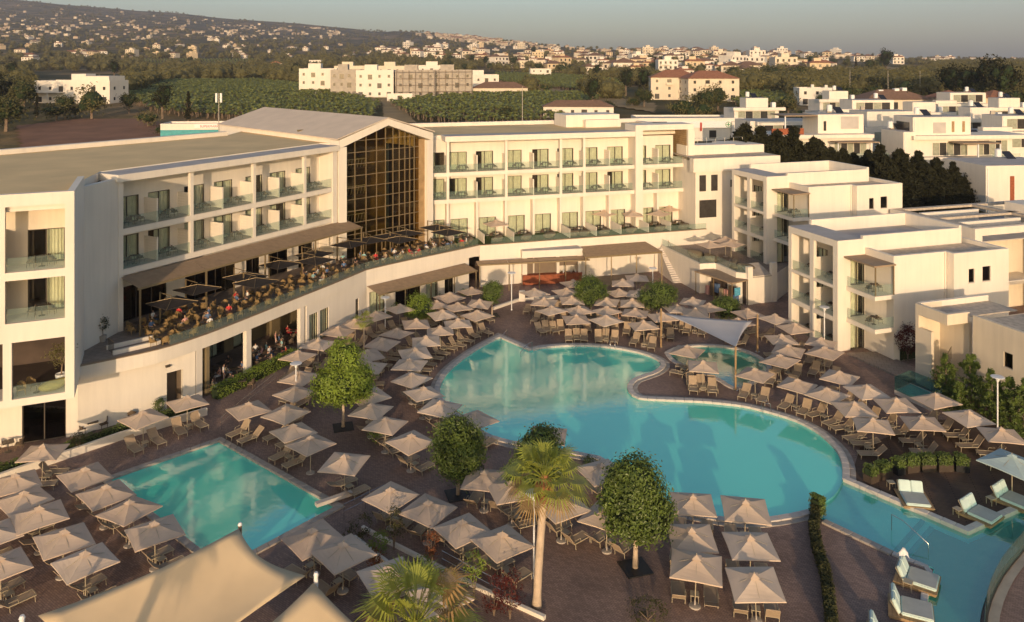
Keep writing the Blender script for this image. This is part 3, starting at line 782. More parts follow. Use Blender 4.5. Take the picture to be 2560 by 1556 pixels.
for z in rows[1:]:
    a, b = cols[0], cols[-1]
    while gz(a) < z + .1 and a < AP: a += .1
    while gz(b) < z + .1 and b > AP: b -= .1
    if b - a > .5:
        e = MB(); e.boxF(FA, a, b, -.20, -.08, z - .04, z + .04); e.build('transom', 'bronze', hotel)
for a, b in zip(cols, cols[1:]):
    for z in rows:
        zt0, zt1 = min(z + 1.36, gz(a + .05)), min(z + 1.36, gz(b - .05))
        if min(zt0, zt1) - z < .15: continue
        e = MB(); a2, b2 = a + .05, b - .05
        e.hexa([FA(a2, -.12, z + .04), FA(b2, -.12, z + .04), FA(b2, -.135, z + .04), FA(a2, -.135, z + .04), FA(a2, -.12, zt0 - .03), FA(b2, -.12, zt1 - .03), FA(b2, -.135, zt1 - .03), FA(a2, -.135, zt0 - .03)])
        e.build('pane', 'glass_atrium', hotel)
for s, d, z, r in ((1.7, -3.2, 13.9, .42), (2.5, -3.5, 13.5, .5), (2.2, -2.9, 12.9, .35)):
    e = MB(); p = FA(s, d, z); N = 16
    for k in range(N):
        t0, t1 = 2 * math.pi * k / N, 2 * math.pi * (k + 1) / N
        def q(t, rr, off): return (p[0] + FA.u.x * rr * math.cos(t) + FA.n.x * off, p[1] + FA.u.y * rr * math.cos(t) + FA.n.y * off, p[2] + rr * math.sin(t))
        e.hexa([q(t0, r, 0), q(t1, r, 0), q(t1, r * .6, 0), q(t0, r * .6, 0), q(t0, r, .1), q(t1, r, .1), q(t1, r * .6, .1), q(t0, r * .6, .1)])
    e.build('ring_lamp', 'white_metal', label='white ring-shaped pendant hanging inside the glass gable hall', cat='pendant lamp', group='ring pendants in the glass hall')
# ---------------------------------------------------------------- right wing
rp = [2.3, 10.1, 17.7, 21.06]
rooms_R = [(-.1, 2.2, .0), (2.4, 6.2, .35), (6.2, 10.0, .2), (10.2, 13.9, .2), (13.9, 17.6, .3), (17.8, 21.0, .1), (21.2, 24.8, .2), (24.8, 28.3, .4)]
wing(FR, rp, rooms_R, -.2, 28.4, [F2, F3], .3, 'right', 2.35, 'of the right wing')
for z in (F2, F3):
    for s in (6.2, 13.9, 24.8): screen(hotel, FR, s, -2.0, -.2, z + .02, z + 2.1)
    for a, b in ((0, 2.1), (2.5, 9.9), (10.3, 17.5), (17.9, 20.9), (21.25, 28.2)): rail(hotel, FR, a, b, -.05, z + .02)
e = MB(); e.boxF(FR, 1.9, 28.4, -2.6, .3, 17.6, 18.3); e.build('roof_fascia', 'plaster', hotel)
e = MB(); e.boxF(FR, 2.0, 28.4, -2.5, .2, 18.3, 18.315); e.build('roof_edge', 'roof_grey', hotel)
# white end frame with timber lining
for a, b, d0 in ((28.4, 29.5, .45), (36.3, 37.3, .7)):
    e = MB(); e.boxF(FR, a, b, -16 if a > 30 else -3, d0, 4.2, 18.4); e.build('frame_pier', 'plaster', hotel)
e = MB(); e.boxF(FR, 28.4, 37.3, -3, .45, 18.4, 19.15); e.build('frame_beam', 'plaster', hotel)
e = MB()
for k in range(46): e.boxF(FR, 36.27, 36.298, -6, .3, 4.6 + k * .3, 4.6 + k * .3 + .285)
e.build('timber_cladding', 'wood_panel', hotel)
ops = []
for z in (F2, F3): ops += [(29.6, 31.2, z, z + 2.4), (32.6, 35.0, z, z + 2.4)]
e = MB(); wall_open(e, FR, -2.35, -2.0, 29.5, 35.4, F2 - .5, 17.4, ops); e.boxF(FR, 29.5, 35.4, -6, -2.35, 17.0, 17.39); e.build('facade_wall', 'plaster', hotel)
for o in ops: sliding_door(hotel, FR, o[0], o[1], -2.05, o[2] + .02, o[3])
for z in (F2, F3):
    e = MB(); e.boxF(FR, 29.5, 35.8, -2.2, .2, z - .5, z); e.build('balcony_slab', 'plaster', hotel)
    screen(hotel, FR, 32.1, -2.0, -.1, z, z + 2.1); rail(hotel, FR, 29.6, 35.7, .1, z)
    lv = 'lower' if z == F2 else 'upper'; balcony_furniture(FR, 30.8, -.9, z, lv + ' left balcony in the white end frame'); balcony_furniture(FR, 34.0, -.9, z, lv + ' right balcony in the white end frame')
roofR = [FR(-2.5, -2.5, 0)[:2], FR(28.4, -2.5, 0)[:2], FR(37.2, -3.1, 0)[:2], FR(37.2, -15.5, 0)[:2], FR(-4, -17, 0)[:2]]
e = MB(); e.prism(roofR, 17.5, 18.22, 0, 1); e.build('flat_roof', ['plaster', 'roof_tan'], hotel)
e = MB(); e.boxF(FR, -3, 37.2, -17.2, -16.4, 5, 18.75); e.build('roof_parapet', 'plaster', hotel)
e = MB(); e.boxF(FR, 22, 30.5, -14.5, -9.5, 18.2, 20.0); e.boxF(FR, 24.6, 30.2, -9.5, -8.3, 18.2, 19.3); e.build('roof_house', 'plaster', hotel)
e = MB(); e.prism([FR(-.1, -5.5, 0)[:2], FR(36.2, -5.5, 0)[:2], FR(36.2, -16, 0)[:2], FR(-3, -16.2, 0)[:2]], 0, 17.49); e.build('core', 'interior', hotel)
# garden rooms at terrace level
GZ = 5.0
gr = [(-.1, 2.2), (2.4, 6.2), (6.2, 10.0), (10.2, 13.9), (13.9, 17.6), (17.8, 21.0), (21.2, 24.8), (24.8, 28.3), (29.6, 32.0), (32.1, 36.0)]
ops = [(a + .5, a + 2.8 if b - a > 3 else b - .1, GZ, GZ + 2.45) for a, b in gr]
e = MB(); wall_open(e, FR, -1.55, -1.2, -.2, 36.3, GZ - .5, F2 - .5, ops); e.build('garden_wall', 'plaster', hotel)
for o in ops: sliding_door(hotel, FR, o[0], o[1], -1.25, o[2] + .03, o[3])
for s in (2.3, 6.2, 10.1, 13.9, 17.7, 21.06, 24.8, 32.05):
    e = MB(); e.boxF(FR, s - .15, s + .15, -1.2, -.1, GZ, F2 - .5); e.build('pier', 'plaster', hotel)
# ================================================================== terrace podium in front of the hotel
TCa = [(-32.3, 59.75), (-30.4, 61.2), (-27.8, 63.4), (-25.6, 66.6), (-23.3, 71.2), (-20.6, 77.0), (-18.2, 82.0), (-15.9, 87.2)]
TCb = [(-15.9, 87.2), (-12.6, 90.7), (-6.6, 96.4), (-4.0, 99.0)]
TCc = [(-4.0, 99.0), (8.9, 103.6), (25.6, 109.2)]
ca, cb = resample(spline(TCa, 6), 1.1), resample(spline(TCb, 6), 1.3)
pod = thing('terrace_podium', 'curved white podium wall carrying the raised restaurant terrace', 'terrace', (-20, 80, 0), world=True)
fl = [*ca, *cb[1:], FR(1.9, 4.2, 0)[:2], FR(1.9, -1.3, 0)[:2], FR(-.2, -1.3, 0)[:2], FA(GS, -.4, 0)[:2], FA(.2, -.4, 0)[:2], FL(26.9, -2.1, 0)[:2], FL(.2, -2.1, 0)[:2], FB(17.7, -8.0, 0)[:2]]
e = MB(); e.prism(fl, 4.35, T); e.build('terrace_floor', 'paving_tile', pod)
def curve_wall(pts, z0, z1, th, name, m, par, out=0.0):
    mb = MB()
    for a, b in zip(pts, pts[1:]):
        f = Frame(a, (b[0] - a[0], b[1] - a[1])); mb.boxF(f, 0, math.dist(a, b) + .02, -th + out, out, z0, z1)
    return mb.build(name, m, par)
curve_wall(ca, 4.1, 5.15, .37, 'parapet_beam', 'plaster', pod, .03); curve_wall(cb, 3.9, 5.15, .37, 'parapet_beam', 'plaster', pod, .03)
curve_wall(ca, 5.15, 5.21, .44, 'parapet_cap', 'awning', pod, .06); curve_wall(cb, 5.15, 5.21, .44, 'parapet_cap', 'awning', pod, .06)
for pts in (ca[6:], cb):
    for a, b in zip(pts, pts[1:]):
        f = Frame(a, (b[0] - a[0], b[1] - a[1])); p = MB(); p.boxF(f, .02, math.dist(a, b) - .02, -.26, -.245, 5.21, 5.95); p.build('glass_panel', 'glass_rail', pod)
# solid lower wall on the left, with a dark doorway
def sub(pts, px0, px1):
    return [p for p in pts if px0 <= 1280 + 2000 * p[0] / p[1] <= px1]
lw = [FB(0, -5.2, 0)[:2], (-32.4, 59.7), (-30.5, 61.2)] + sub(ca, 330, 512)
def straight(a, b): return Frame(a, (b[0] - a[0], b[1] - a[1])), math.dist(a, b)
f0, L0 = straight(lw[0], lw[1])
d0 = f0.at_px(55); d1 = f0.at_px(165)
e = MB(); wall_open(e, f0, -.35, 0, 0, L0, 0, 4.5, [(d0, d1, 0, 3.7)]); e.build('lower_wall', 'plaster', pod)
sliding_door(pod, f0, d0, d1, -.1, .02, 3.7, None, n=2, pane='glass_dark', name='glass_doors')
e = MB(); e.boxF(f0, -2, L0, -5, -4.6, 0, 4.3); e.build('inner_wall', 'interior', pod)
f1, L1 = straight(lw[1], lw[-1])
e = MB(); a1, b1 = f1.at_px(417), f1.at_px(457)
wall_open(e, f1, -.35, 0, 0, L1, 0, 4.12, [(a1, b1, 0, 2.9)]); e.build('lower_wall', 'plaster', pod)
e = MB(); e.boxF(f1, a1, b1, -1.6, -1.5, 0, 3); e.boxF(f1, a1 - .05, a1, -1.6, -.35, 0, 3); e.boxF(f1, b1, b1 + .05, -1.6, -.35, 0, 3); e.build('door_recess', 'brown_wall', pod)
e = MB(); e.rbox(*f1((a1 + b1) / 2 - .6, .12, 3.5), .35, .2, .16, f1.rz); e.build('wall_lamp', 'dark_frame', pod)
# open restaurant bay: columns, dark back wall with glazing
rest = sub(ca, 505, 775)
fb, Lb = straight((rest[0][0] - 5.2, rest[0][1] + 3.0), (rest[-1][0] - 5.2, rest[-1][1] + 3.0))
e = MB(); ops = [(1.0, 3.6, 0, 3.2), (4.6, 7.4, 0, 3.2), (8.6, 11.0, 0, 3.2)]
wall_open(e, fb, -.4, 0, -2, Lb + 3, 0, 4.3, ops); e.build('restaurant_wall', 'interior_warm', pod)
for o in ops: sliding_door(pod, fb, o[0], o[1], -.05, .03, o[3], (.1, .8))
e = MB(); e.prism([rest[0], rest[-1], (rest[-1][0] - 5.2, rest[-1][1] + 3), (rest[0][0] - 5.2, rest[0][1] + 3)], .005, .04); e.build('restaurant_floor', 'paving_tile', pod)
e = MB(); p0 = rest[0]; fside, Ls = straight((p0[0] - 5.2, p0[1] + 3.0), p0); e.boxF(fside, 0, Ls, -.3, 0, 0, 4.2); e.build('restaurant_side_wall', 'interior_warm', pod)
def on_curve(pts, px):
    return min(pts, key=lambda p: abs(1280 + 2000 * p[0] / p[1] - px))
dense = resample(spline(TCa, 6), .1)
for px in (500, 622, 756):
    c = on_curve(dense, px); i = dense.index(c); q = dense[min(i + 3, len(dense) - 1)]
    f = Frame(c, (q[0] - c[0], q[1] - c[1])); e = MB(); e.boxF(f, -.3, .3, -.42, -.02, 0, 4.11); e.build('column', 'plaster', pod)
# wall with doors right of the restaurant
f2, L2 = straight(on_curve(dense, 767), ca[-1])
ops = []
for x0, x1, h in ((773, 795, 3.0), (800, 822, 3.0), (889, 897, 2.5)): ops.append((f2.at_px(x0), f2.at_px(x1), 0, h))
e = MB(); wall_open(e, f2, -.35, 0, 0, L2, 0, 4.12, ops); e.build('lower_wall', 'plaster', pod)
for o in ops: sliding_door(pod, f2, o[0], o[1], -.08, .02, o[3])
f3, L3 = straight(cb[0], (-5.2, 97.8))
ops = [(.5, 2.6, 0, 2.6), (4.0, 7.6, 0, 2.6), (8.4, 10.2, 0, 2.6), (11.2, 12.6, 0, 2.6)]
e = MB(); wall_open(e, f3, -.45, -.1, 0, L3, 0, 3.92, ops); e.build('lower_wall', 'plaster', pod)
for i, o in enumerate(ops): sliding_door(pod, f3, o[0], o[1], -.2, .02, o[3], (0, 1) if i % 2 == 0 else (.6, 1), pane='glass_door' if i % 2 == 0 else 'glass_dark')
e = MB(); e.boxF(f2, .4, L2, -5, -4.7, 0, 4.2); e.boxF(f3, 0, L3, -5, -4.7, 0, 4.2); e.build('inner_wall', 'interior_warm', pod)
# slatted awning above those doors
aw = thing('wall_awning', 'brown slatted awning on posts below the curved white terrace wall', 'awning', f3(6, 1, 0), world=True)
for k in range(4):
    s0, s1 = .1 + k * 3.55, .1 + k * 3.55 + 3.5; mb = MB()
    for q in range(22):
        a = .1 * q + .02; mb.boxF(f3, s0, s1, a, a + .085, 3.35 - .02 * q, 3.39 - .02 * q)
    mb.build('slat_field', 'awning', aw, kind='stuff')
mb = MB(); mb.boxF(f3, 0, 14.3, 2.22, 2.32, 2.8, 2.96); mb.build('front_beam', 'bronze', aw)
for s in (.2, 3.6, 7.2, 10.7, 14.1):
    mb = MB(); mb.boxF(f3, s - .05, s + .05, 2.22, 2.32, 0, 2.8); mb.build('post', 'bronze', aw)
# stair opening on the terrace, left, with a steel railing
st_ = MB(); c = Vector((-29.2, 63.8)); f4 = Frame((-31.0, 62.3), (.72, .69))
for k in range(6): st_.boxF(f4, .3 + k * .4, .7 + k * .4, -1.5, -.3, T + .02, T + .02 + .001 * k)
stair = thing('stairwell_kerb', 'pale kerb and steel balusters round the stairwell on the terrace', 'stairwell', f4(1.5, -.9, T), world=True)
mb = MB()
for a, b, d, e2 in ((0, 3.6, -1.9, -1.7), (0, 3.6, -.35, -.15), (3.4, 3.6, -1.7, -.35)): mb.boxF(f4, a, b, d, e2, T, T + .32)
mb.build('kerb', 'plaster', stair)
for k in range(12):
    mb = MB(); mb.tube(f4(.1, -1.65 + k * .12, T), f4(.1, -1.65 + k * .12, T + .95), .012, n=4); mb.build('baluster', 'dark_frame', stair)
mb = MB(); mb.tube(f4(.1, -1.7, T + .96), f4(.1, -.3, T + .96), .022); mb.build('handrail', 'timber', stair)
# ---------------------------------------------------------------- garden terrace in front of the right wing
gar = thing('garden_terrace', 'long white retaining wall with turf gardens before the right wing rooms', 'terrace', (10, 105, 0), world=True)
gp = [(-4.0, 99.0), FR(37.3, 4.0, 0)[:2], FR(37.3, -1.2, 0)[:2], FR(2.0, -1.2, 0)[:2], FR(2.0, 4.2, 0)[:2]]
fg, Lg = straight((-4.0, 99.0), FR(37.3, 4.0, 0)[:2])
e = MB(); e.prism([fg(0, -.3, 0)[:2], fg(Lg, -.3, 0)[:2], *gp[2:4]], 4.4, 4.98); e.build('turf', 'turf', gar)
e = MB(); e.boxF(fg, 0, Lg, -.3, 0, 0, 5.1); e.build('retaining_wall', 'plaster', gar)
e = MB(); e.boxF(fg, 0, Lg, -.35, .05, 5.1, 5.16); e.build('wall_cap', 'awning', gar)
rail(gar, fg, 1.5, Lg, -.1, 5.16, .75, 1.9)
def fence_div(i, s):
    a = FR(s, -1.1, 0); b = FR(s, 3.4, 0); f, L = straight(a[:2], b[:2])
    t = thing('slat_fence', ORD[i] + ' white slatted divider fence from the left in the right wing gardens', 'fence', ((a[0] + b[0]) / 2, (a[1] + b[1]) / 2, GZ), group='white dividers between the terrace gardens', world=True)
    n = 14
    for k in range(n):
        mb = MB(); mb.boxF(f, L * k / n + .02, L * (k + 1) / n - .02, -.03, .03, GZ + .05, GZ + 1.15); mb.build('slat', 'plaster', t)
    mb = MB(); mb.boxF(f, 0, L, -.04, .04, GZ + 1.15, GZ + 1.22); mb.build('top_rail', 'plaster', t)
for i, s in enumerate((2.3, 6.2, 10.1, 17.7, 21.4, 24.9, 28.9, 32.2)): fence_div(i, s)
# ---------------------------------------------------------------- pool bar
bar = thing('pool_bar', 'white flat-roofed pool bar with red timber counter and brown roller shutters', 'bar', (5, 101, 0), world=True)
fk = Frame((1.4, 99.9), (.982, .185))
e = MB(); e.boxF(fk, -.2, 7.6, -4.0, .3, 3.4, 4.25); e.boxF(fk, -6.0, -.2, -4.4, -1.6, 3.4, 4.25); e.build('roof_slab', ['plaster'], bar)
e = MB(); e.boxF(fk, 0, 7.4, -3.8, .15, 4.25, 4.27); e.boxF(fk, -5.9, 0, -4.2, -1.8, 4.25, 4.27); e.build('roof_deck', 'roof_grey', bar)
e = MB(); e.boxF(fk, -.1, .5, -4, 0, 0, 3.4); e.boxF(fk, 4.3, 4.65, -.5, 0, 1.2, 3.4); e.boxF(fk, 7.1, 7.5, -4, 0, 0, 3.4); e.boxF(fk, .5, 7.1, -4, -3.7, 0, 3.4); e.build('wall', 'plaster', bar)
for a, b, z0 in ((.55, 1.3, 1.3), (1.5, 4.25, 1.3), (4.7, 7.05, 2.1)):
    e = MB(); n = int((3.4 - z0) / .12)
    for k in range(n): e.boxF(fk, a, b, -.3, -.27 + .01 * (k % 2), z0 + k * .12, z0 + (k + 1) * .12 - .004)
    e.build('roller_shutter', 'brown_wall', bar)
for k in range(30):
    e = MB(); a = -.1 + k * 7.6 / 30; e.boxF(fk, a + .01, a + 7.6 / 30 - .01, .32, .36, .06, 1.18); e.build('counter_board', 'timber_red', bar)
e = MB(); e.boxF(fk, -.1, 7.5, -.2, .32, .03, 1.18); e.build('counter', 'timber_red', bar)
e = MB(); e.boxF(fk, -.15, 7.55, -.45, .5, 1.18, 1.24); e.build('counter_top', 'timber_red', bar)
for k, s in enumerate((4.9, 5.2, 5.5, 6.2, 6.5, 6.8)):
    e = MB(); e.lathe(fk(s, -.1, 1.24), [(.05, 0), (.055, .02), (.055, .2), (.025, .26), (.025, .34)], 8)
    e.build('bottle', 'white_metal' if k % 2 else 'glass_dark', label='bottle standing on the red bar counter', cat='bottle', group='bottles on the bar counter')
# pergola in front of the bar and the glazed pavilion
per = thing('bar_pergola', 'brown metal pergola with slatted roof beside the pool bar', 'pergola', (13, 100, 0), world=True)
P4 = [(9.0, 97.6), (18.8, 100.4), (17.6, 105.8), (8.9, 103.2)]
for i in range(4):
    a, b = P4[i], P4[(i + 1) % 4]; f, L = straight(a, b); e = MB(); e.boxF(f, 0, L, -.08, .08, 3.85, 4.05); e.build('beam', 'bronze', per)
for t in (.33, .66):
    a = (lerp(P4[0][0], P4[1][0], t), lerp(P4[0][1], P4[1][1], t)); b = (lerp(P4[3][0], P4[2][0], t), lerp(P4[3][1], P4[2][1], t))
    f, L = straight(a, b); e = MB(); e.boxF(f, 0, L, -.06, .06, 3.86, 4.03); e.build('beam', 'bronze', per)
for t in (0, .33, .66, 1):
    e = MB(); x, y = lerp(P4[0][0], P4[1][0], t), lerp(P4[0][1], P4[1][1], t); e.box(x - .06, x + .06, y - .06, y + .06, 0, 3.85); e.build('post', 'bronze', per)
e = MB()
for k in range(44):
    t0 = .008 + k / 44; t1 = t0 + .008
    q = lambda t, A, B: (lerp(P4[A][0], P4[B][0], t), lerp(P4[A][1], P4[B][1], t))
    a0, a1, b0, b1 = q(t0, 0, 3), q(t1, 0, 3), q(t0, 1, 2), q(t1, 1, 2)
    e.hexa([(*a0, 4.06), (*b0, 4.06), (*b1, 4.06), (*a1, 4.06), (*a0, 4.09), (*b0, 4.09), (*b1, 4.09), (*a1, 4.09)])
e.build('slat_field', 'awning', per, kind='stuff')
for s0, s1 in ((-6.0, -2.2), (-2.15, 1.6), (1.65, 4.9), (4.95, 8.0)):
    e = MB()
    for k in range(16): e.boxF(fk, s0, s1, .35 + .11 * k, .35 + .11 * k + .06, 3.3 - .01 * k, 3.34 - .01 * k)
    e.build('slat_field', 'awning', per, kind='stuff')
for s in (-5.8, -2.2, 1.6, 4.9):
    e = MB(); e.boxF(fk, s - .05, s + .05, 2.1, 2.2, 0, 3.2); e.build('post', 'bronze', per)
e = MB(); e.boxF(fk, -6, 8, 2.1, 2.2, 3.2, 3.35); e.build('beam', 'bronze', per)
pv = thing('glazed_pavilion', 'glazed room with pale curtains under the brown pergola', 'pavilion', (14, 104, 0), world=True)
fp = Frame((8.9, 103.75), (.951, .31))
ops = [(.4, 2.5, 0, 3.3), (2.9, 5.0, 0, 3.3), (5.4, 7.4, 0, 3.3), (7.8, 9.6, 0, 3.3)]
e = MB(); wall_open(e, fp, -.02, .22, 0, 10, 0, 3.9, ops); e.build('wall', 'plaster', pv)
for o in ops: sliding_door(pv, fp, o[0], o[1], .42, .02, o[3])
e = MB(); e.prism([(9.2, 98.6), (18.2, 101.2), (17.2, 104.9), (9.3, 102.6)], 0, .16); e.build('stage_platform', 'brown_wall', kind=None, label='low plain brown stage platform under the pergola', cat='platform')
# stairs to the apartment terrace
sx = thing('outdoor_stair', 'narrow sunlit stair climbing beside the white terrace wall right of the pergola', 'stairs', (19.6, 103, 0), world=True)
fs = Frame((20.3, 100.6), (-.17, .985))
for k in range(16):
    e = MB(); e.boxF(fs, k * .33, (k + 1) * .33, -.0, 1.3, 0, .2 * (k + 1)); e.build('step', 'coping', sx)
e = MB(); e.tube(fs(0, 1.3, 1.0), fs(5.2, 1.3, 4.2), .03); e.build('handrail', 'bronze', sx)
for k in range(6):
    e = MB(); e.tube(fs(k * 1.0 + .1, 1.3, .6 * k + .1), fs(k * 1.0 + .1, 1.3, .615 * k + 1.05), .02, n=5); e.build('baluster', 'bronze', sx)
# ---------------------------------------------------------------- raised apartment terrace
at = thing('apartment_terrace', 'raised tiled terrace with white walls and green glass railing before the apartments', 'terrace', (26, 97, 0), world=True)
ap = [(19.8, 106.0), (22.6, 96.3), (24.6, 96.6), (25.9, 92.5), (27.2, 91.8), (30.6, 93.0), (33.5, 97), (33.5, 112), (20, 112)]
e = MB(); e.prism(ap, 0, 3.2, 0, 1); e.build('podium', ['plaster', 'paving_tile'], at)
for a, b in zip(ap[:5], ap[1:5]):
    f, L = straight(a, b); e = MB(); e.boxF(f, 0, L, -.28, .02, 3.2, 3.55); e.build('kerb', 'plaster', at)
    rail(at, f, .05, L - .05, -.1, 3.55, .85, 1.5)
f, L = straight(ap[4], ap[5])
e = MB(); e.boxF(f, -.2, .45, -.4, .1, 0, 4.3); e.build('wall_pillar', 'plaster', at)
e = MB(); e.boxF(f, L - .5, L + .2, -.4, .1, 0, 4.5); e.build('wall_pillar', 'plaster', at)
e = MB(); e.hexa([f(.45, .05, 3.0), f(L - .5, .05, 3.0), f(L - .5, -2.4, 3.9), f(.45, -2.4, 3.9), f(.45, .05, 3.12), f(L - .5, .05, 3.12), f(L - .5, -2.4, 4.02), f(.45, -2.4, 4.02)]); e.build('tiled_slope', 'stone', at)
# shop under the terrace with its canopy
sh = thing('poolside_kiosk', 'small dark kiosk with bronze canopy under the apartment terrace', 'kiosk', (24, 94, 0), world=True)
f5, L5 = straight((21.9, 95.6), (24.9, 90.4))
e = MB(); e.boxF(f5, 0, L5, -2.6, .1, 2.75, 2.9); e.build('canopy', 'awning', sh)
for s in (.05, L5 * .5, L5 - .1):
    for d in (0, -2.5):
        e = MB(); e.boxF(f5, s, s + .08, d - .04, d + .04, 0, 2.75); e.build('post', 'bronze', sh)
e = MB(); e.boxF(f5, .2, L5 - .2, -2.4, -2.3, 0, 2.75); e.build('back_wall', 'interior', sh)
e = MB(); f6 = Frame(f5(L5 - .3, -2.2, 0)[:2], (f5.n.x, f5.n.y)); e.rbox(*f5(L5 - .2, -1.0, 1.7), .9, .05, .9, f5.rz + math.pi / 2); e.build('poster', 'blue_print', sh)
for k in range(7):
    e = MB(); e.rbox(*f5(.5 + k * .75, -1.6, .5 + .3 * (k % 3)), .5, .4, 1.0 + .5 * (k % 2), f5.rz)
    e.build('display_rack', ['cloth_pink', 'wicker_dark', 'cloth_blue', 'cloth_khaki'][k % 4], sh)
# ================================================================== apartment blocks on the right
def window_small(par, F, s0, s1, d, z0, z1, louvre=True):
    mb = MB(); t = .06
    mb.boxF(F, s0, s1, d - .1, d - .04, z0, z0 + t); mb.boxF(F, s0, s1, d - .1, d - .04, z1 - t, z1); mb.boxF(F, s0, s0 + t, d - .1, d - .04, z0 + t, z1 - t); mb.boxF(F, s1 - t, s1, d - .1, d - .04, z0 + t, z1 - t)
    fr = mb.build('window', 'dark_frame', par)
    p = MB(); p.boxF(F, s0 + t, s1 - t, d - .075, d - .065, z0 + t, z1 - t); p.build('pane', 'glass_dark', fr)
    p = MB(); p.boxF(F, s0, s1, d - .3, d - .25, z0, z1); p.build('blind', 'interior', fr)
    p = MB(); p.boxF(F, s0 - .06, s1 + .06, d, d + .08, z0 - .07, z0 - .003); p.build('sill', 'coping', fr)
def apartment(label, corner, base, D=7.4, L=15.3, where=''):
    b = thing('apartment_block', label, 'apartment block', (corner[0], corner[1], base), world=True)
    Fr = Frame(corner, (.951, .308)); ul = Vector((.31, -.951)).normalized(); O = Vector(corner) - ul * D
    Fl = Frame((O.x, O.y), (ul.x, ul.y)); z = lambda v: base + v
    fls = [0, 3.2, 6.25]; top = 10.65
    # left face: frame of two bays by three floors
    ops = []
    for f, h in zip(fls, (2.75, 2.75, 3.75)): ops += [(.5, 3.35, z(f), z(f + h)), (3.95, 6.75, z(f), z(f + h))]
    e = MB(); wall_open(e, Fl, -.35, 0, 0, D - .36, z(0), z(top), ops); e.build('frame_wall', 'plaster', b)
    for f in fls[1:]:
        e = MB(); e.boxF(Fl, .2, D - .4, -2.4, -.35, z(f - .35), z(f)); e.build('balcony_slab', 'plaster', b)
    ops2 = []
    for f in fls: ops2 += [(1.3, 3.1, z(f), z(f + 2.4)), (4.6, 6.4, z(f), z(f + 2.4))]
    e = MB(); wall_open(e, Fl, -2.75, -2.4, 0, D - .4, z(0), z(top - .4), ops2); e.build('inner_facade', 'plaster_cream', b)
    for o in ops2: sliding_door(b, Fl, o[0], o[1], -2.45, o[2] + .02, o[3], (0, .6), frame='dark_frame')
    for f in fls:
        screen(b, Fl, 3.65, -2.4, -.36, z(f), z(f + 2.0), 'plaster')
        for a, c in ((.52, 3.33), (3.97, 6.73)): rail(b, Fl, a, c, -.1, z(f), 1.0, 1.4)
        for s in (2.0, 5.3): balcony_furniture(Fl, s, -1.3, z(f), '%s floor %s bay %s' % (('ground', 'middle', 'top')[fls.index(f)], 'left' if s < 3 else 'right', where))
    # right face, flat roof with parapets
    ops = [(1.5, 3.2, z(6.25), z(8.7)), (1.5, 3.2, z(3.2), z(5.6)), (1.5, 3.2, z(0), z(2.5))]
    e = MB(); wall_open(e, Fr, -.35, 0, -.0, L, z(0), z(top), ops); e.build('side_wall', 'plaster', b)
    for o in ops: sliding_door(b, Fr, o[0], o[1], -.05, o[2] + .02, o[3], (0, .5))
    e = MB(); e.boxF(Fr, L - .35, L, -D, -.35, z(0), z(top)); e.boxF(Fr, 0, L - .35, -D, -D + .35, z(0), z(top)); e.build('rear_wall', 'plaster', b)
    e = MB(); e.boxF(Fr, 3.0, L - .35, -D + .35, -.35, z(top - .9), z(top - .8)); e.build('flat_roof', 'roof_grey', b)
    e = MB(); e.boxF(Fr, 0, 3.0, -D, 0, z(top), z(top + .02)); e.build('roof_edge', 'roof_grey', b)
    e = MB(); e.boxF(Fr, .36, 3.0, -D + .36, -.36, z(top - .35), z(top - .01)); e.build('roof_slab', 'plaster', b)
    e = MB(); e.boxF(Fr, 2.6, L, -D - .0, -D + .35, z(top), z(top + .55)); e.boxF(Fr, L - .35, L, -D + .35, 0, z(top), z(top + .55)); e.boxF(Fr, 3.0, L - .35, -.35, 0, z(top), z(top + .3)); e.build('roof_parapet', 'plaster', b)
    e = MB(); e.boxF(Fr, 2.8, L - .5, -D + .5, -2.8, z(0), z(top - 1)); e.build('core', 'interior', b)
    # projecting wing with gravel roof
    W1, W2, T2 = 3.67, 4.6, 9.8
    e = MB(); e.boxF(Fr, 3.22, 9.4, W1 - .35, W1, z(0), z(T2)); e.boxF(Fr, 3.22, 3.57, 0.003, W1 - .35, z(0), z(T2)); e.build('wing_wall', 'plaster', b)
    ww = [(11.2, 11.9, z(6.9), z(8.2)), (12.9, 13.9, z(6.9), z(8.3))]
    e = MB(); wall_open(e, Fr, W2 - .35, W2, 9.4, 16.2, z(0), z(T2), ww); e.boxF(Fr, 9.4, 9.75, W1 - .34, W2 - .35, z(0), z(T2)); e.boxF(Fr, 15.85, 16.2, -3, W2 - .35, z(0), z(T2)); e.build('wing_wall', 'plaster', b)
    for o in ww: window_small(b, Fr, o[0], o[1], W2 - .05, o[2], o[3])
    e = MB(); e.boxF(Fr, 3.57, 9.75, .003, W1 - .35, z(T2 - .5), z(T2 - .4)); e.boxF(Fr, 9.75, 15.85, .003, W2 - .35, z(T2 - .5), z(T2 - .4)); e.build('gravel_roof', 'roof_gravel', b)
    e = MB(); e.boxF(Fr, 9.2, 9.35, W1, W1 + .12, z(0), z(T2 - .1)); e.build('drain_pipe', 'plaster', b)
    # corner balconies
    for k, f in enumerate((6.25, 3.2)):
        e = MB(); e.boxF(Fr, 1.0, 3.21, .003, 3.75, z(f - .4), z(f)); e.build('balcony_slab', 'plaster', b)
        rail(b, Fr, 1.02, 3.2, 3.7, z(f), 1.0, 1.1)
        fx = Frame(Fr(1.04, .1, 0)[:2], (Fr.n.x, Fr.n.y)); rail(b, fx, 0, 3.6, 0, z(f), 1.0, 1.2)
        balcony_furniture(Fr, 2.1, 2.4, z(f), '%s corner balcony %s' % (('upper', 'lower')[k], where))
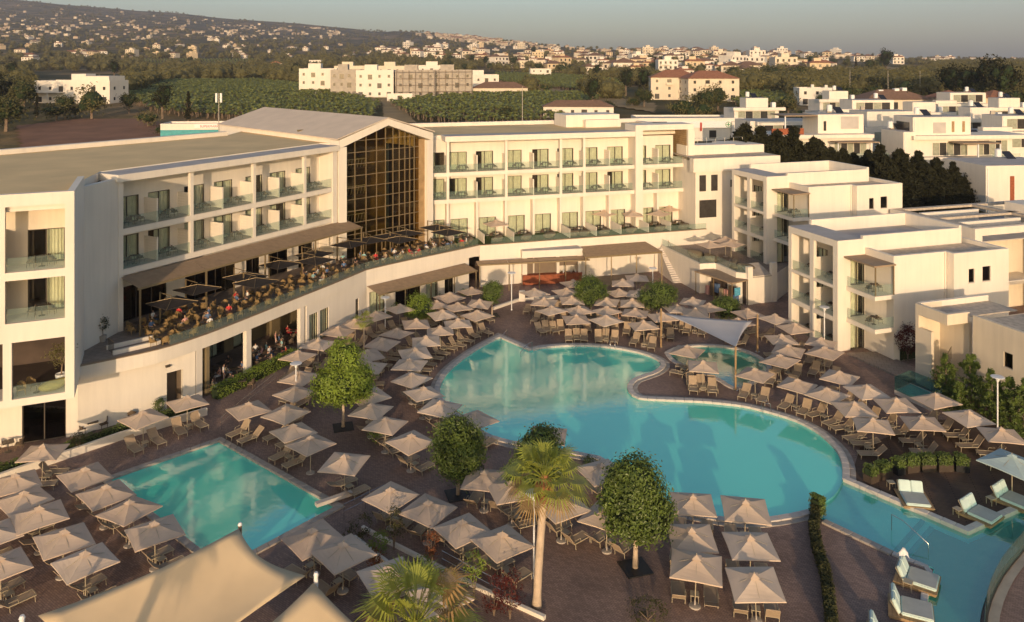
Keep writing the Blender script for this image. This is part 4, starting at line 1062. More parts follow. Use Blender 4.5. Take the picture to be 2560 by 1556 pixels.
    e = MB(); e.boxF(Fr, .7, 3.2, .02, 4.0, z(9.0), z(9.15)); e.build('balcony_canopy', 'awning', b)
    e = MB(); e.boxF(Fr, 1.1, 1.2, 3.6, 3.7, z(6.25), z(9.0)); e.boxF(Fr, 3.1, 3.2, 3.72, 3.8, z(6.25), z(9.0)); e.build('canopy_post', 'bronze', b)
    return b, Fr
apartment('white apartment block with balconies nearest the pool, on the right', (31.3, 76.9), 0, where='on the nearer apartment block')
apartment('white apartment block on the raised terrace, next to the hotel right wing', (31.0, 97.4), 3.2, where='on the apartment block beside the hotel')
# paved step in front of the near block
e = MB(); e.prism([(31.9, 76.2), (34.4, 69.6), (37.2, 70.4), (35.2, 76.5)], 0, .18); e.build('paved_step', 'paving_tile', label='low paved doorstep platform at the near apartment block', cat='platform')
# ---------------------------------------------------------------- two-storey stair block, far right
cb_ = thing('stair_block', 'white two-storey block with open stair and gravel roof at the right edge', 'building', (38, 66, 0), world=True)
FC = Frame((35.1, 69.6), (.31, -.951))
Fm = Frame((36.9, 70.3), (.31, -.951))      # main wall plane
ops = [(5.6, 6.35, 3.6, 4.75), (7.7, 8.45, 3.6, 4.75), (10.2, 10.9, 3.6, 4.75)]
ops = [(7.05, 7.85, 3.7, 4.9), (9.3, 10.1, 3.7, 4.9), (12.0, 12.8, 3.7, 4.9)]
e = MB(); wall_open(e, Fm, -.35, 0, 4.2, 22, 0, 6.9, ops); e.build('wall', 'plaster_cream', cb_)
for o in ops: window_small(cb_, Fm, *o[:2], -.05, *o[2:])
e = MB(); e.boxF(FC, 0, 1.7, -.3, 0, 0, 4.9); e.boxF(FC, 0, .35, -.3, 0, 4.9, 6.0); e.boxF(FC, 0, 3.35, -.35, 0, 6.0, 6.9); e.boxF(FC, 3.0, 3.35, -2.4, -.35, 6.0, 6.9); e.build('stair_wall', 'plaster_cream', cb_)
e = MB(); e.boxF(FC, 0, .3, -2.6, -.3, 0, 6.9); e.boxF(FC, .3, 3.3, -2.7, -2.4, 0, 6.0); e.build('rear_wall', 'plaster_cream', cb_)
e = MB(); e.boxF(FC, .2, 3.1, -8, -.35, 6.35, 6.45); e.boxF(Fm, 4.2, 22, -8, -.35, 6.35, 6.45); e.build('gravel_roof', 'roof_gravel', cb_)
e = MB(); e.boxF(FC, -.1, .25, -8, -.35, 6.3, 6.95); e.build('roof_parapet', 'plaster', cb_)
for k in range(15):
    e = MB(); e.boxF(FC, 1.8 + .1 * k - .8, 2.1 + .1 * k - .7, -2.3 + .08 * k, -1.2 + .05 * k, .2 * k, .2 * (k + 1)); e.build('step', 'concrete', cb_)
for k in range(18):
    e = MB(); q = FC(1.75 + .09 * k, -.5, .25 + .17 * k); e.tube(q, (q[0], q[1], q[2] + .95), .016, n=4); e.build('baluster', 'bronze', cb_)
e = MB(); e.tube(FC(1.7, -.5, 1.2), FC(3.3, -.5, 4.2), .03); e.build('handrail', 'bronze', cb_)
for k in range(16):
    e = MB(); q = FC(1.8 + .1 * k, -.2, 0); e.tube(q, (q[0], q[1], 1.2), .016, n=4); e.build('baluster', 'bronze', cb_)
e = MB(); e.boxF(Fm, 9, 22, -9, -3.2, 6.4, 7.7); e.build('roof_house', 'plaster', cb_)
# ---------------------------------------------------------------- block behind, with roof openings
bb = thing('roofed_block', 'white block with framed roof openings behind the near apartment block', 'building', (52, 90, 0), world=True)
Fd = Frame((49.5, 85.5), (.951, .308)); Fe_u = Vector((.31, -.951)); Oe = Vector((49.5, 85.5)) - Fe_u * 12; Fe = Frame((Oe.x, Oe.y), (Fe_u.x, Fe_u.y))
e = MB(); wall_open(e, Fd, -.35, 0, 0, 26, 0, 10, [(1.0, 9.5, 4.0, 9.2), (1.0, 9.5, .2, 3.6)]); e.build('front_wall', 'plaster', bb)
e = MB(); e.boxF(Fe, 0, 11.64, -.35, 0, 0, 10); e.build('side_wall', 'plaster', bb)
e = MB()
for a, b, c, d in ((.0, 26, -.9, -.35), (0.35, 26, -12, -11.3), (.35, 1.2, -11.3, -.9), (12.0, 12.8, -11.3, -.9), (1.2, 26, -6.6, -5.8)): e.boxF(Fd, a, b, c, d, 9.75, 10.02)
e.build('roof_frame', 'roof_gravel', bb)
e = MB(); e.boxF(Fd, 1.3, 26, -11.2, -1, 8.2, 8.3); e.build('flat_roof', 'roof_grey', bb)
for a, b, c, d in ((2.0, 10.8, -4.0, -3.6), (2.0, 10.8, -9.6, -9.2), (13.5, 25, -8, -2)): 
    e = MB(); e.boxF(Fd, a, b, c, d, 8.3, 9.9 if a < 13 else 10.9); e.build('roof_wall', 'plaster', bb)
e = MB(); e.boxF(Fd, .4, 26, -3.2, -3, 0, 8.2); e.boxF(Fd, .4, 9.5, -3, 0, 3.6, 3.95); e.build('inner_wall', 'plaster_cream', bb)
for s in (2.6, 6.0): sliding_door(bb, Fd, s, s + 1.2, -2.95, 4.0, 6.5, None, n=1, pane='glass_dark', name='door')
# ================================================================== parasols and sunbeds
HS, EZ, AZ = 1.26, 1.97, 2.43
def canopy_mesh(name, m, seed, hs=HS, ez=EZ, az=AZ):
    """pyramid canopy of eight panels with sagging hems"""
    r = random.Random(seed); mb = MB(); N = 4
    pts = []
    for i in range(4):
        a = math.pi / 4 + i * math.pi / 2
        c0 = (hs * math.sqrt(2) * math.cos(a), hs * math.sqrt(2) * math.sin(a)); b = a + math.pi / 2
        c1 = (hs * math.sqrt(2) * math.cos(b), hs * math.sqrt(2) * math.sin(b))
        mid = ((c0[0] + c1[0]) / 2 * .985, (c0[1] + c1[1]) / 2 * .985)
        pts += [(c0, 0), (mid, r.uniform(.0, .03))]
    v = []; n = 8; rings = 6
    for k in range(rings + 1):
        t = k / rings
        for i in range(n):
            (x, y), dz = pts[i]
            sag = -.07 * math.sin(math.pi * t) * (1 if i % 2 else .55)
            v.append((x * t * .985 + 0, y * t * .985, lerp(az, ez, t) + sag + dz * t + r.uniform(-.006, .006)))
    f = [(k * n + i, (k + 1) * n + i, (k + 1) * n + (i + 1) % n, k * n + (i + 1) % n) for k in range(1, rings) for i in range(n)]
    f += [(i, n + i, n + (i + 1) % n) for i in range(n)]
    o = rings * n                      # small hanging hem
    hv = [(x * 1.003, y * 1.003, z - .055) for x, y, z in v[o:o + n]]
    mb.add(v + hv, f + [(o + i, o + n + i, o + n + (i + 1) % n, o + (i + 1) % n) for i in range(n)])
    return mb.mesh(name, m)
def vent_mesh(m, az=AZ):
    mb = MB(); q = .24
    for i in range(4):
        a, b = math.pi / 4 + i * math.pi / 2, math.pi / 4 + (i + 1) * math.pi / 2
        mb.add([(0, 0, az + .13), (q * 1.41 * math.cos(a), q * 1.41 * math.sin(a), az - .02), (q * 1.41 * math.cos(b), q * 1.41 * math.sin(b), az - .02)], [(0, 1, 2)])
    return mb.mesh('vent', m)
def mk_parasol(m='fabric_taupe', hs=HS, name='parasol', label='beige square parasol', ez=EZ, az=AZ):
    t = thing(name, label, 'parasol')
    cm = canopy_mesh('canopy', m, 1, hs, ez, az)
    c = link('canopy', cm, t); link('vent', vent_mesh(m, az), c)
    mb = MB(); mb.lathe((0, 0, 0), [(.028, .04), (.028, az + .1), (.012, az + .2)], 8); mb.build('pole', 'bed_frame', t)
    mb = MB(); mb.lathe((0, 0, 0), [(.30, 0), (.30, .05), (.27, .07), (.05, .09), (.04, .30)], 12); mb.build('base', 'stone', t)
    for i in range(8):
        a = math.pi / 4 * i; L = hs * (1.38 if i % 2 else .96)
        a += 0; mb = MB(); mb.tube((.03 * math.cos(a), .03 * math.sin(a), az - .06), (L * math.cos(a), L * math.sin(a), ez - .035), .011, n=4); mb.build('rib', 'bed_frame', t)
    return Proto(t), cm
PAR, base_canopy = mk_parasol()
CAN = [canopy_mesh('canopy', ('fabric_taupe', 'fabric_taupe_b', 'fabric_taupe_c')[s % 3], s) for s in range(2, 11)]
def mk_bed(tilt=.75):
    """sling sunbed, head at -Y, foot at +Y, length 2 m"""
    t = thing('sunbed', 'brown sling sunbed', 'sunbed')
    w = .33
    mb = MB()
    for s in (-1, 1): mb.rbox(s * w, .38, .34, .045, 1.30, .05)
    mb.rbox(0, 1.03, .34, .66, .04, .05); mb.rbox(0, -.27, .34, .66, .04, .05); mb.build('frame', 'bed_frame', t)
    mb = MB(); mb.add([(-w + .02, -.27, .355), (w - .02, -.27, .355), (w - .02, .4, .335), (-w + .02, .4, .335), (w - .02, 1.02, .355), (-w + .02, 1.02, .355),
                       (-w + .02, -.27, .345), (w - .02, -.27, .345), (w - .02, .4, .325), (-w + .02, .4, .325), (w - .02, 1.02, .345), (-w + .02, 1.02, .345)], [(0, 1, 2, 3), (3, 2, 4, 5), (9, 8, 7, 6), (11, 10, 8, 9)])
    mb.build('seat', 'bed_sling', t)
    b = MB(); c, s_ = math.cos(tilt), math.sin(tilt); L = .74
    P = lambda x, u, o: (x, -.27 - u * c + o * -s_ * -1 * 0 - o * s_ * 0, .35 + u * s_)
    for sx in (-1, 1): b.tube((sx * w, -.27, .35), (sx * w, -.27 - L * c, .35 + L * s_), .022, n=5)
    b.tube((-w, -.27 - L * c, .35 + L * s_), (w, -.27 - L * c, .35 + L * s_), .022, n=5)
    b.hexa([(-w, -.28, .35), (w, -.28, .35), (w, -.30, .34), (-w, -.30, .34), (-w, -.27 - L * c, .36 + L * s_), (w, -.27 - L * c, .36 + L * s_), (w, -.29 - L * c, .35 + L * s_), (-w, -.29 - L * c, .35 + L * s_)])
    b.build('backrest', 'bed_sling', t)
    for x, y in ((-w, -.2), (w, -.2), (-w, .95), (w, .95)):
        mb = MB(); mb.tube((x, y, .33), (x, y + .03, 0), .022, n=5); mb.build('leg', 'bed_frame', t)
    for sx in (-1, 1):
        mb = MB(); mb.path([(sx * (w + .03), .22, .34), (sx * (w + .04), .16, .55), (sx * (w + .04), -.26, .56)], .018, 5); mb.build('armrest', 'bed_frame', t)
    return Proto(t)
BED = [mk_bed(.72), mk_bed(.95), mk_bed(.35)]
def mk_side():
    t = thing('side_table', 'small square side table between sunbeds', 'side table')
    mb = MB(); mb.box(-.22, .22, -.22, .22, .40, .44); mb.build('tabletop', 'bed_frame', t)
    for x, y in ((-.19, -.19), (.19, -.19), (-.19, .19), (.19, .19)):
        mb = MB(); mb.tube((x, y, .4), (x, y, 0), .016, n=5); mb.build('leg', 'bed_frame', t)
    return Proto(t)
SIDE = mk_side()
POOLS = [MAIN, CHAN, SQ, KID]
def nearest(p, poly):
    best = None
    for a, b in zip(poly, poly[1:] + poly[:1]):
        ax, ay = a; dx, dy = b[0] - ax, b[1] - ay
        t = max(0, min(1, ((p[0] - ax) * dx + (p[1] - ay) * dy) / (dx * dx + dy * dy + 1e-9)))
        q = (ax + dx * t, ay + dy * t); d = math.dist(p, q)
        if best is None or d < best[0]: best = (d, q)
    return best
GROUPS = {
 'far': ('in the far cluster before the bar', MAIN, [(1432, 701), (1558, 701), (1592, 688), (1336, 725), (1414, 721), (1547, 723), (1598, 727), (1360, 747), (1427, 741), (1518, 744), (1582, 749), (1382, 767), (1448, 765.5), (1518, 767), (1587, 773.5), (1440, 788), (1516, 791), (1611, 804), (1656, 783), (1731, 744), (1689, 763), (1737, 773), (1774, 761)]),
 'right': ('on the right bank', MAIN, [(1869, 773), (1845, 796), (1935, 790), (1987, 811), (1953, 837), (1970, 866), (2050, 844), (2062, 871), (1953, 891), (1888, 922), (1992, 949), (2099, 930), (2165, 965), (2069, 973), (2133, 1008), (2242, 999), (2345, 989), (2183, 1048), (2309, 1042), (2421, 1028), (2505, 1072)]),
 'kid': ('on the pool spit', MAIN, [(1718, 868), (1757, 903)]),
 'left': ('on the left bank', MAIN, [(942, 779), (999, 763), (1038, 801), (991, 822), (955, 846), (918, 875), (920, 907), (923, 977), (928, 1012), (963, 1046), (1027, 1089), (862, 1142), (1106, 777), (1142, 761), (1193, 779), (1198, 749), (1145, 801), (1102, 819), (1067, 843), (1038, 873), (1024, 902), (1030, 934), (1057, 969), (1099, 1006), (1187, 1033), (1179, 720), (1123, 734), (1089, 752)]),
 'inner': ('before the curved terrace', SQ, [(843, 819), (795, 849), (745, 878), (888, 801), (749, 931), (736, 969), (622, 1011), (715, 1020), (733, 1065), (776, 1094)]),
 'square': ('by the rectangular pool', SQ, [(468, 993), (358, 1032), (105, 1115), (208, 1172), (35, 1191), (60, 1229), (262, 1218), (323, 1260), (388, 1313), (100, 1275), (154, 1332), (214, 1386), (3, 1394), (-22, 1318), (787, 1326), (857, 1364)]),
 'near': ('on the near bank', MAIN, [(977, 1220), (1069, 1253), (1158, 1302), (971, 1421), (1101, 1462), (1210, 1180), (1279, 1212), (1403, 1249), (1517, 1273), (1504, 1161), (1254, 1337), (1369, 1072), (1732, 1239), (1862, 1256), (1730, 1320), (1876, 1344), (1737, 1398), (1891, 1432)]),
}
taken = []
for key, (where, pool, spots) in GROUPS.items():
    for io, (px, py) in enumerate(sorted(spots)):
        nth = ORD[io] + ' parasol from left '
        x, y = G(px, py, AZ)
        d, q = nearest((x, y), pool)
        if any(inside((x, y), P) for P in POOLS) or d < .95:   # keep the pole on the paving
            ctr = (sum(p[0] for p in pool) / len(pool), sum(p[1] for p in pool) / len(pool))
            v = Vector((x - q[0], y - q[1])); v = -v if any(inside((x, y), P) for P in POOLS) else v
            if v.length < .05: v = Vector((x - ctr[0], y - ctr[1]))
            v.normalize(); x, y = q[0] + v.x * 1.0, q[1] + v.y * 1.0
            d, q = nearest((x, y), pool)
        ang = math.atan2(q[1] - y, q[0] - x)
        if key == 'far': ang = lerp(ang, -math.pi / 2, .6)
        if key == 'near' and px > 1600: ang = math.pi / 2 - .2
        if key == 'left' and py < 800: ang = -.9
        rz = ang - math.pi / 2
        pr = rz + R.uniform(-.22, .22) + (R.choice((0, .5)) if key in ('left', 'far') else 0)
        sw = {base_canopy.name: R.choice(CAN)} if R.random() < .8 else None
        u_ = PAR.put((x, y, 0), pr, R.uniform(.97, 1.04), 'beige square parasol, ' + ORD[io] + ' from the left ' + where, 'beige parasols ' + where, sw)
        u_.rotation_euler = (R.gauss(0, .028), R.gauss(0, .028), pr)
        fx, fy = math.cos(ang), math.sin(ang); sx, sy = -fy, fx
        n_b = 0; beds = []
        for s in (-1, 1):
            off = .72 + R.uniform(0, .12)
            bx, by = x + sx * off * s + fx * .25, y + sy * off * s + fy * .25
            br = rz + R.uniform(-.09, .09)
            ok = True
            for cx_, cy_ in ((-.4, -.9), (.4, -.9), (-.4, 1.08), (.4, 1.08), (0, .5), (0, 1.1)):
                wx = bx + math.cos(br) * cx_ - math.sin(br) * cy_; wy = by + math.sin(br) * cx_ + math.cos(br) * cy_
                if any(inside((wx, wy), P) for P in POOLS) or nearest((wx, wy), MAIN)[0] < .45 or nearest((wx, wy), SQ)[0] < .4: ok = False
            if any(math.dist((bx, by), t_) < .62 for t_ in taken): ok = False
            if not ok: continue
            taken.append((bx, by)); n_b += 1
            beds.append(R.choice(BED[:2] if R.random() < .8 else BED).put((bx, by, 0), br, None, 'brown sunbed under the ' + nth + where, 'sunbeds ' + where))
        for b_, sd2 in zip(sorted(beds, key=lambda o: o.location.x / o.location.y), ('left', 'right')):
            if len(beds) == 2: b_['label'] = sd2 + ' ' + b_['label']
        tx, ty = x + fx * .35, y + fy * .35
        if n_b: SIDE.put((tx, ty, 0), rz, None, 'small side table under the ' + nth + where, 'side tables ' + where)
# three sunbeds standing alone on the spit by the small pool, and a few at the rim of the far bank
for i, (px, py) in enumerate(((1729, 985), (1756, 990), (1783, 992))):
    x, y = G(px, py - 16); ang = -math.pi / 2 - .1
    BED[0].put((x, y + .3, 0), ang - math.pi / 2, None, ('leftmost', 'middle', 'rightmost')[i] + ' of three empty sunbeds in a row on the spit by the pool', 'row of three sunbeds')
for px, py, a in ((1350, 838, -1.2), (1385, 836, -1.4), (1400, 836, -1.5), (1421, 853, -1.57), (1442, 855, -1.57), (1462, 853, -1.6), (1492, 855, -1.75), (1513, 856, -1.8), (1533, 855, -1.9), (1588, 865, -2.0), (1620, 868, -2.1), (1668, 850, -2.1)):
    x, y = G(px, py - 6)
    if any(math.dist((x, y), t_) < .7 for t_ in taken): continue
    taken.append((x, y)); BED[0].put((x, y, 0), a - math.pi / 2, None, 'brown sling sunbed on the front row at the far pool rim', 'sunbeds on the far pool rim')
for px, py, a in ((2040, 1125, 2.6), (2030, 1095, 2.7), (1975, 1060, 2.5), (1955, 1045, 2.4), (1925, 1022, 2.3), (2085, 1150, 2.9), (2110, 1178, 3.0)):
    x, y = G(px + 45, py - 4); ang = math.atan2(nearest((x, y), MAIN)[1][1] - y, nearest((x, y), MAIN)[1][0] - x)
    if any(math.dist((x, y), t_) < .8 for t_ in taken) or nearest((x, y), MAIN)[0] < 1.5: continue
    taken.append((x, y)); BED[0].put((x, y, 0), ang - math.pi / 2, None, 'brown sling sunbed on the front row at the right pool rim', 'sunbeds on the right pool rim')
# parasols on the terraces
for px, py, z, wh in ((1239, 553, GZ, 'in the terrace garden nearest the glass hall'), (1510, 528, GZ, 'in a terrace garden, left of the three before the end rooms'), (1582, 530, GZ, 'in the terrace garden at the white frame pier'), (1648, 528, GZ, 'in the terrace garden of the white end frame'), (1673, 517, GZ, 'closest to the doors of the white end frame'),
                      (1775, 605, 3.2, 'leftmost on the raised apartment terrace'), (1828, 603, 3.2, 'rightmost on the raised apartment terrace'), (1814, 594, 3.2, 'behind the others on the raised apartment terrace')):
    x, y = G(px, py, z + AZ); PAR.put((x, y, z), R.uniform(0, 1), None, 'beige square parasol ' + wh)
aq, _c = mk_parasol('fabric_aqua', 1.5, 'aqua_parasol', 'large pale aqua parasol over the daybeds at the right edge', 2.1, 2.6)
x, y = G(2530, 1140, 2.6); aq.put((x, y, 0), .55)
# ---------------------------------------------------------------- daybeds
def daybed(px, py, ang, label):
    """ang = direction of the foot end"""
    x, y = G(px, py, .4); t = thing('daybed', label, 'daybed', (x, y, .02), ang - math.pi / 2)
    for k in range(11):
        mb = MB(); a = -1.05 + k * .192; mb.box(-.92, .92, a, a + .175, .10, .16); mb.build('deck_board', 'timber', t)
    mb = MB(); mb.box(-.88, .88, -1.0, -.92, 0, .1); mb.box(-.88, .88, .92, 1.0, 0, .1); mb.box(-.88, -.8, -.92, .92, 0, .1); mb.box(.8, .88, -.92, .92, 0, .1); mb.build('plinth', 'timber', t)
    def cush(x0, x1, y0, y1, z0, z1, nm, m, rx=0, c=None):
        bm = bmesh.new(); bmesh.ops.create_cube(bm, size=1)
        for v in bm.verts: v.co = Vector(((x0 + x1) / 2 + v.co.x * (x1 - x0), (y0 + y1) / 2 + v.co.y * (y1 - y0), (z0 + z1) / 2 + v.co.z * (z1 - z0)))
        bmesh.ops.bevel(bm, geom=list(bm.edges), offset=.045, segments=2, affect='EDGES')
        if rx: bmesh.ops.rotate(bm, cent=(0, y0, z0), matrix=Matrix.Rotation(rx, 3, 'X'), verts=list(bm.verts))
        me = bpy.data.meshes.new(nm); bm.to_mesh(me); bm.free(); me.materials.append(MATS[m]); link(nm, me, t)
    cush(-.72, .72, -.45, 1.0, .17, .34, 'mattress', 'cushion_aqua')
    mb = MB(); mb.box(-.68, .68, -.40, .96, .338, .348); mb.build('mattress_top', 'cushion_grey', t)
    for s in (-1, 1): cush(.01 if s > 0 else -.72, .72 if s > 0 else -.01, -.62, -.44, .18, .92, 'back_cushion', 'cushion_aqua', .42)
    mb = MB()
    for s in (-1, 1): mb.tube((s * .74, -.55, .16), (s * .74, -.95, .8), .02, n=5)
    mb.tube((-.74, -.95, .8), (.74, -.95, .8), .02, n=5); mb.build('back_frame', 'bed_frame', t)
    return t
daybed(2285, 1238, -1.75, 'aqua double daybed with two back cushions on its own platform by the hedge')
daybed(2450, 1276, -.95, 'aqua daybed at the tip of the timber deck beside the channel')
daybed(2530, 1240, -.95, 'aqua daybed at the right edge behind the one at the deck tip')
daybed(2293, 1437, -.6, 'aqua daybed with a crumpled white towel on its back at the channel step')
daybed(2277, 1513, -.42, 'aqua daybed next to the bottom edge on the near channel bank')
daybed(2225, 1585, -.42, 'aqua daybed cut by the bottom edge of the picture')
x, y = G(2258, 1385, .95); mb = MB(); n = 7
vv = [(x + (i - 3) * .09 + R.uniform(-.03, .03), y + (j - 3) * .06, .75 + .28 * (1 - abs(j - 3) / 3) + R.uniform(-.05, .05) + .25 * math.exp(-((i - 3) ** 2) / 4)) for j in range(n) for i in range(n)]
mb.add(vv, [(j * n + i, j * n + i + 1, (j + 1) * n + i + 1, (j + 1) * n + i) for j in range(n - 1) for i in range(n - 1)])
mb.build('towel', 'white_print', smooth=True, label='crumpled white towel thrown over a daybed back', cat='towel')
for px, py, lb in ((2228, 1222, 'small table left of the double daybed'), (2395, 1290, 'small table beside the daybed at the deck tip'), (2478, 1262, 'small table between the two right daybeds'), (2270, 1475, 'small table between the two near daybeds')):
    x, y = G(px, py); SIDE.put((x, y, .02), R.uniform(-1, 1), None, lb)
# ---------------------------------------------------------------- shade sails on poles
def sail(name, label, P, m, sag=.5, n=14, inset=.10):
    """membrane through three or four corner points with curved-in edges"""
    P = [Vector(p) for p in P]; mb = MB()
    if len(P) == 3: P = [P[0], P[1], P[2], P[2]]
    c = sum(P, Vector()) / 4; v = []
    for j in range(n + 1):
        for i in range(n + 1):
            s, t = i / n, j / n
            p = P[0].lerp(P[1], s).lerp(P[3].lerp(P[2], s), t)
            pull = inset * (4 * s * (1 - s) * abs(2 * t - 1) ** 2 + 4 * t * (1 - t) * abs(2 * s - 1) ** 2)
            p = p.lerp(c, pull); p.z -= sag * 4 * s * (1 - s) * 4 * t * (1 - t) * .35
            v.append(p)
    mb.add(v, [(j * (n + 1) + i, j * (n + 1) + i + 1, (j + 1) * (n + 1) + i + 1, (j + 1) * (n + 1) + i) for j in range(n) for i in range(n)])
    o = mb.build(name, m, smooth=True, label=label, cat='shade sail')
    bm = bmesh.new(); bm.from_mesh(o.data); bmesh.ops.remove_doubles(bm, verts=list(bm.verts), dist=.001); bm.to_mesh(o.data); bm.free()
    sol = o.modifiers.new('thickness', 'SOLIDIFY'); sol.thickness = .012
    return o
def pole(x, y, h, r, m, label, lean=(0, 0)):
    t = thing('sail_pole', label, 'pole', (x, y, 0))
    mb = MB(); mb.tube((0, 0, 0), (lean[0], lean[1], h), r, r * .92, 10); mb.build('shaft', m, t)
    mb = MB(); mb.tube((lean[0], lean[1], h), (lean[0], lean[1], h + .12), r * 1.15, r * .7, 10); mb.build('cap', 'white_metal' if m != 'timber' else m, t)
    mb = MB(); mb.lathe((0, 0, 0), [(r * 2.4, 0), (r * 2.4, .03), (r * 1.1, .05)], 10); mb.build('foot_plate', 'steel', t)
def at(px, py, z): x, y = G(px, py, z); return (x, y, z)
s1 = at(597, 1322, 4.6); s2 = at(765, 1440, 3.6); s3 = at(95, 1540, 3.5)
sail('shade_sail', 'large tan shade sail sweeping over the lower left corner', [s1, s2, (-15.8, 30.5, 1.9), s3], 'sail', .9, inset=.12)
s4 = at(784, 1458, 3.5)
sail('shade_sail', 'smaller tan shade sail fanning down from the pole at the bottom edge', [s4, (-1.6, 33.2, 1.5), (-8.4, 28.0, .9), (-15.0, 33.2, 1.5)], 'sail', .6, inset=.12)
pole(*G(600, 1308, 4.75), 4.65, .10, 'bark', 'brown pole behind the top corner of the large tan sail')
pole(*G(790, 1435, 3.8), 3.75, .11, 'white_metal', 'white-capped pole where the two tan sails meet')
pole(*G(55, 1540, 3.7), 3.6, .12, 'white_metal', 'thick white post at the lower left corner of the large tan sail')
w1, w2, w3 = at(1660, 784, 3.5), (23.0, 76.5, 3.1), at(1840, 868, 3.5)
sail('shade_sail', 'white triangular shade sail stretched above the small round pool', [w1, w2, w3], 'sail_white', .5, inset=.1)
pole(14.55, 78.1, 3.7, .09, 'timber', 'timber pole at the left tip of the white triangular sail')
pole(*G(1839, 976), 3.6, .09, 'timber', 'timber pole at the low front corner of the white triangular sail')
pole(23.6, 76.9, 3.5, .09, 'timber', 'timber pole at the right corner of the white triangular sail')
# ---------------------------------------------------------------- lamp posts
def lamp(px, py, h, label):
    x, y = G(px, py); t = thing('lamp_post', label, 'lamp post', (x, y, 0))
    mb = MB(); mb.lathe((0, 0, 0), [(.09, 0), (.09, .1), (.055, .14), (.05, h - .4)], 10); mb.build('post', 'white_metal', t)
    mb = MB(); mb.lathe((0, 0, 0), [(.05, h - .4), (.07, h - .38), (.16, h - .14), (.15, h - .12), (.03, h - .13)], 10); mb.build('reflector', 'white_metal', t)
    mb = MB(); mb.lathe((0, 0, 0), [(.02, h - .03), (.46, h - .02), (.48, h), (.44, h + .03), (.02, h + .05)], 20); mb.build('disc', 'white_metal', t)
    for k in range(3):
        a = k * 2.094; mb = MB(); mb.tube((.15 * math.cos(a), .15 * math.sin(a), h - .14), (.40 * math.cos(a), .40 * math.sin(a), h - .01), .012, n=4); mb.build('strut', 'white_metal', t)
lamp(740, 1017, 3.5, 'white disc lamp post in front of the big round tree on the left')
lamp(963, 829, 3.5, 'white disc lamp post before the curved white wall')
lamp(1279, 776, 4.2, 'tall white disc lamp post left of the pool bar')
lamp(1632, 755, 3.9, 'white disc lamp post by the foot of the outdoor stair')
lamp(2061, 880, 4.3, 'white disc lamp post before the near apartment block')
lamp(2494, 1090, 4.4, 'white disc lamp post among the small conifers on the right')
lamp(1335, 1446, 4.6, 'white disc lamp post right beside the palm trunk')
# ---------------------------------------------------------------- handrails and ladders at the pools
def handrail(name, label, pts, cat='handrail', group=None):
    P = [Vector(p) for p in pts]; t = thing(name, label, cat, (P[0].x, P[0].y, 0), world=True, group=group)
    mb = MB(); mb.path(P, .025, 6); mb.build('tube', 'steel', t, smooth=True)
def gz_(px, py, z): x, y = G(px, py, z); return (x, y, z)
for k, (a, b) in enumerate((((1268, 848), (1250, 866)), ((1330, 880), (1302, 892)))):
    xa, ya = G(*a); xb, yb = G(*b)
    handrail('pool_handrail', 'curved steel handrail at the pool corner steps', [(xa, ya, .1), (xa, ya, .95), (lerp(xa, xb, .4), lerp(ya, yb, .4), .92), (xb, yb, .45), (xb, yb, -.3)], group='handrails at the corner steps')
xa, ya = G(2229, 1322); xb, yb = G(2321, 1375)
handrail('pool_handrail', 'long bent steel handrail over the channel steps', [(xa, ya, -.1), (xa, ya, .85), (lerp(xa, xb, .33), lerp(ya, yb, .33), .85), (xb, yb, .35), (xb, yb, -.6)])
def ladder(px, py, label):
    x, y = G(px, py); d, q = nearest((x, y), MAIN); nv = (Vector(q) - Vector((x, y))); 
    c = sum((Vector(p) for p in MAIN), Vector((0, 0))) / len(MAIN); dr = (c - Vector(q)).normalized(); sd_ = Vector((-dr.y, dr.x))
    t = thing('pool_ladder', label, 'ladder', (q[0], q[1], 0), world=True)
    for s in (-.25, .25):
        b = Vector(q) + sd_ * s; mb = MB(); P = [(b.x - dr.x * .45, b.y - dr.y * .45, .05), (b.x - dr.x * .35, b.y - dr.y * .35, .75), (b.x + dr.x * .1, b.y + dr.y * .1, .8), (b.x + dr.x * .22, b.y + dr.y * .22, .3), (b.x + dr.x * .22, b.y + dr.y * .22, -.9)]
        mb.path(P, .02, 6); mb.build('rail', 'steel', t, smooth=True)
    for k in range(3):
        mb = MB(); a = Vector(q) + dr * .22 - sd_ * .25; b = Vector(q) + dr * .22 + sd_ * .25; mb.tube((a.x, a.y, -.15 - .28 * k), (b.x, b.y, -.15 - .28 * k), .03, n=5); mb.build('rung', 'dark_frame', t)
ladder(1530, 872, 'steel pool ladder at the far rim'); ladder(1912, 1030, 'steel pool ladder at the right rim')
def fence_rail(pts, label, h=.95, name='steel_railing'):
    P = [Vector((*p, 0)) for p in pts]; t = thing(name, label, 'railing', P[0], world=True)
    for a, b in zip(P, P[1:]):
        for z in (h, h * .55):
            mb = MB(); mb.tube((a.x, a.y, z), (b.x, b.y, z), .018, n=5); mb.build('bar', 'steel', t)
    for p in P: mb = MB(); mb.tube((p.x, p.y, 0), (p.x, p.y, h), .022, n=6); mb.build('post', 'steel', t)
fence_rail(resample(g([(553, 1075), (640, 1000), (690, 960)]), 2.2), 'steel railing beside the ramp between the terraces on the left')
fence_rail(resample(g([(1105, 1420), (1180, 1462), (1262, 1505)]), 1.8), 'steel railing along the planted bed at the bottom')
fence_rail(resample(g([(860, 1300), (960, 1250)]), 1.6), 'steel railing at the corner of the rectangular pool')
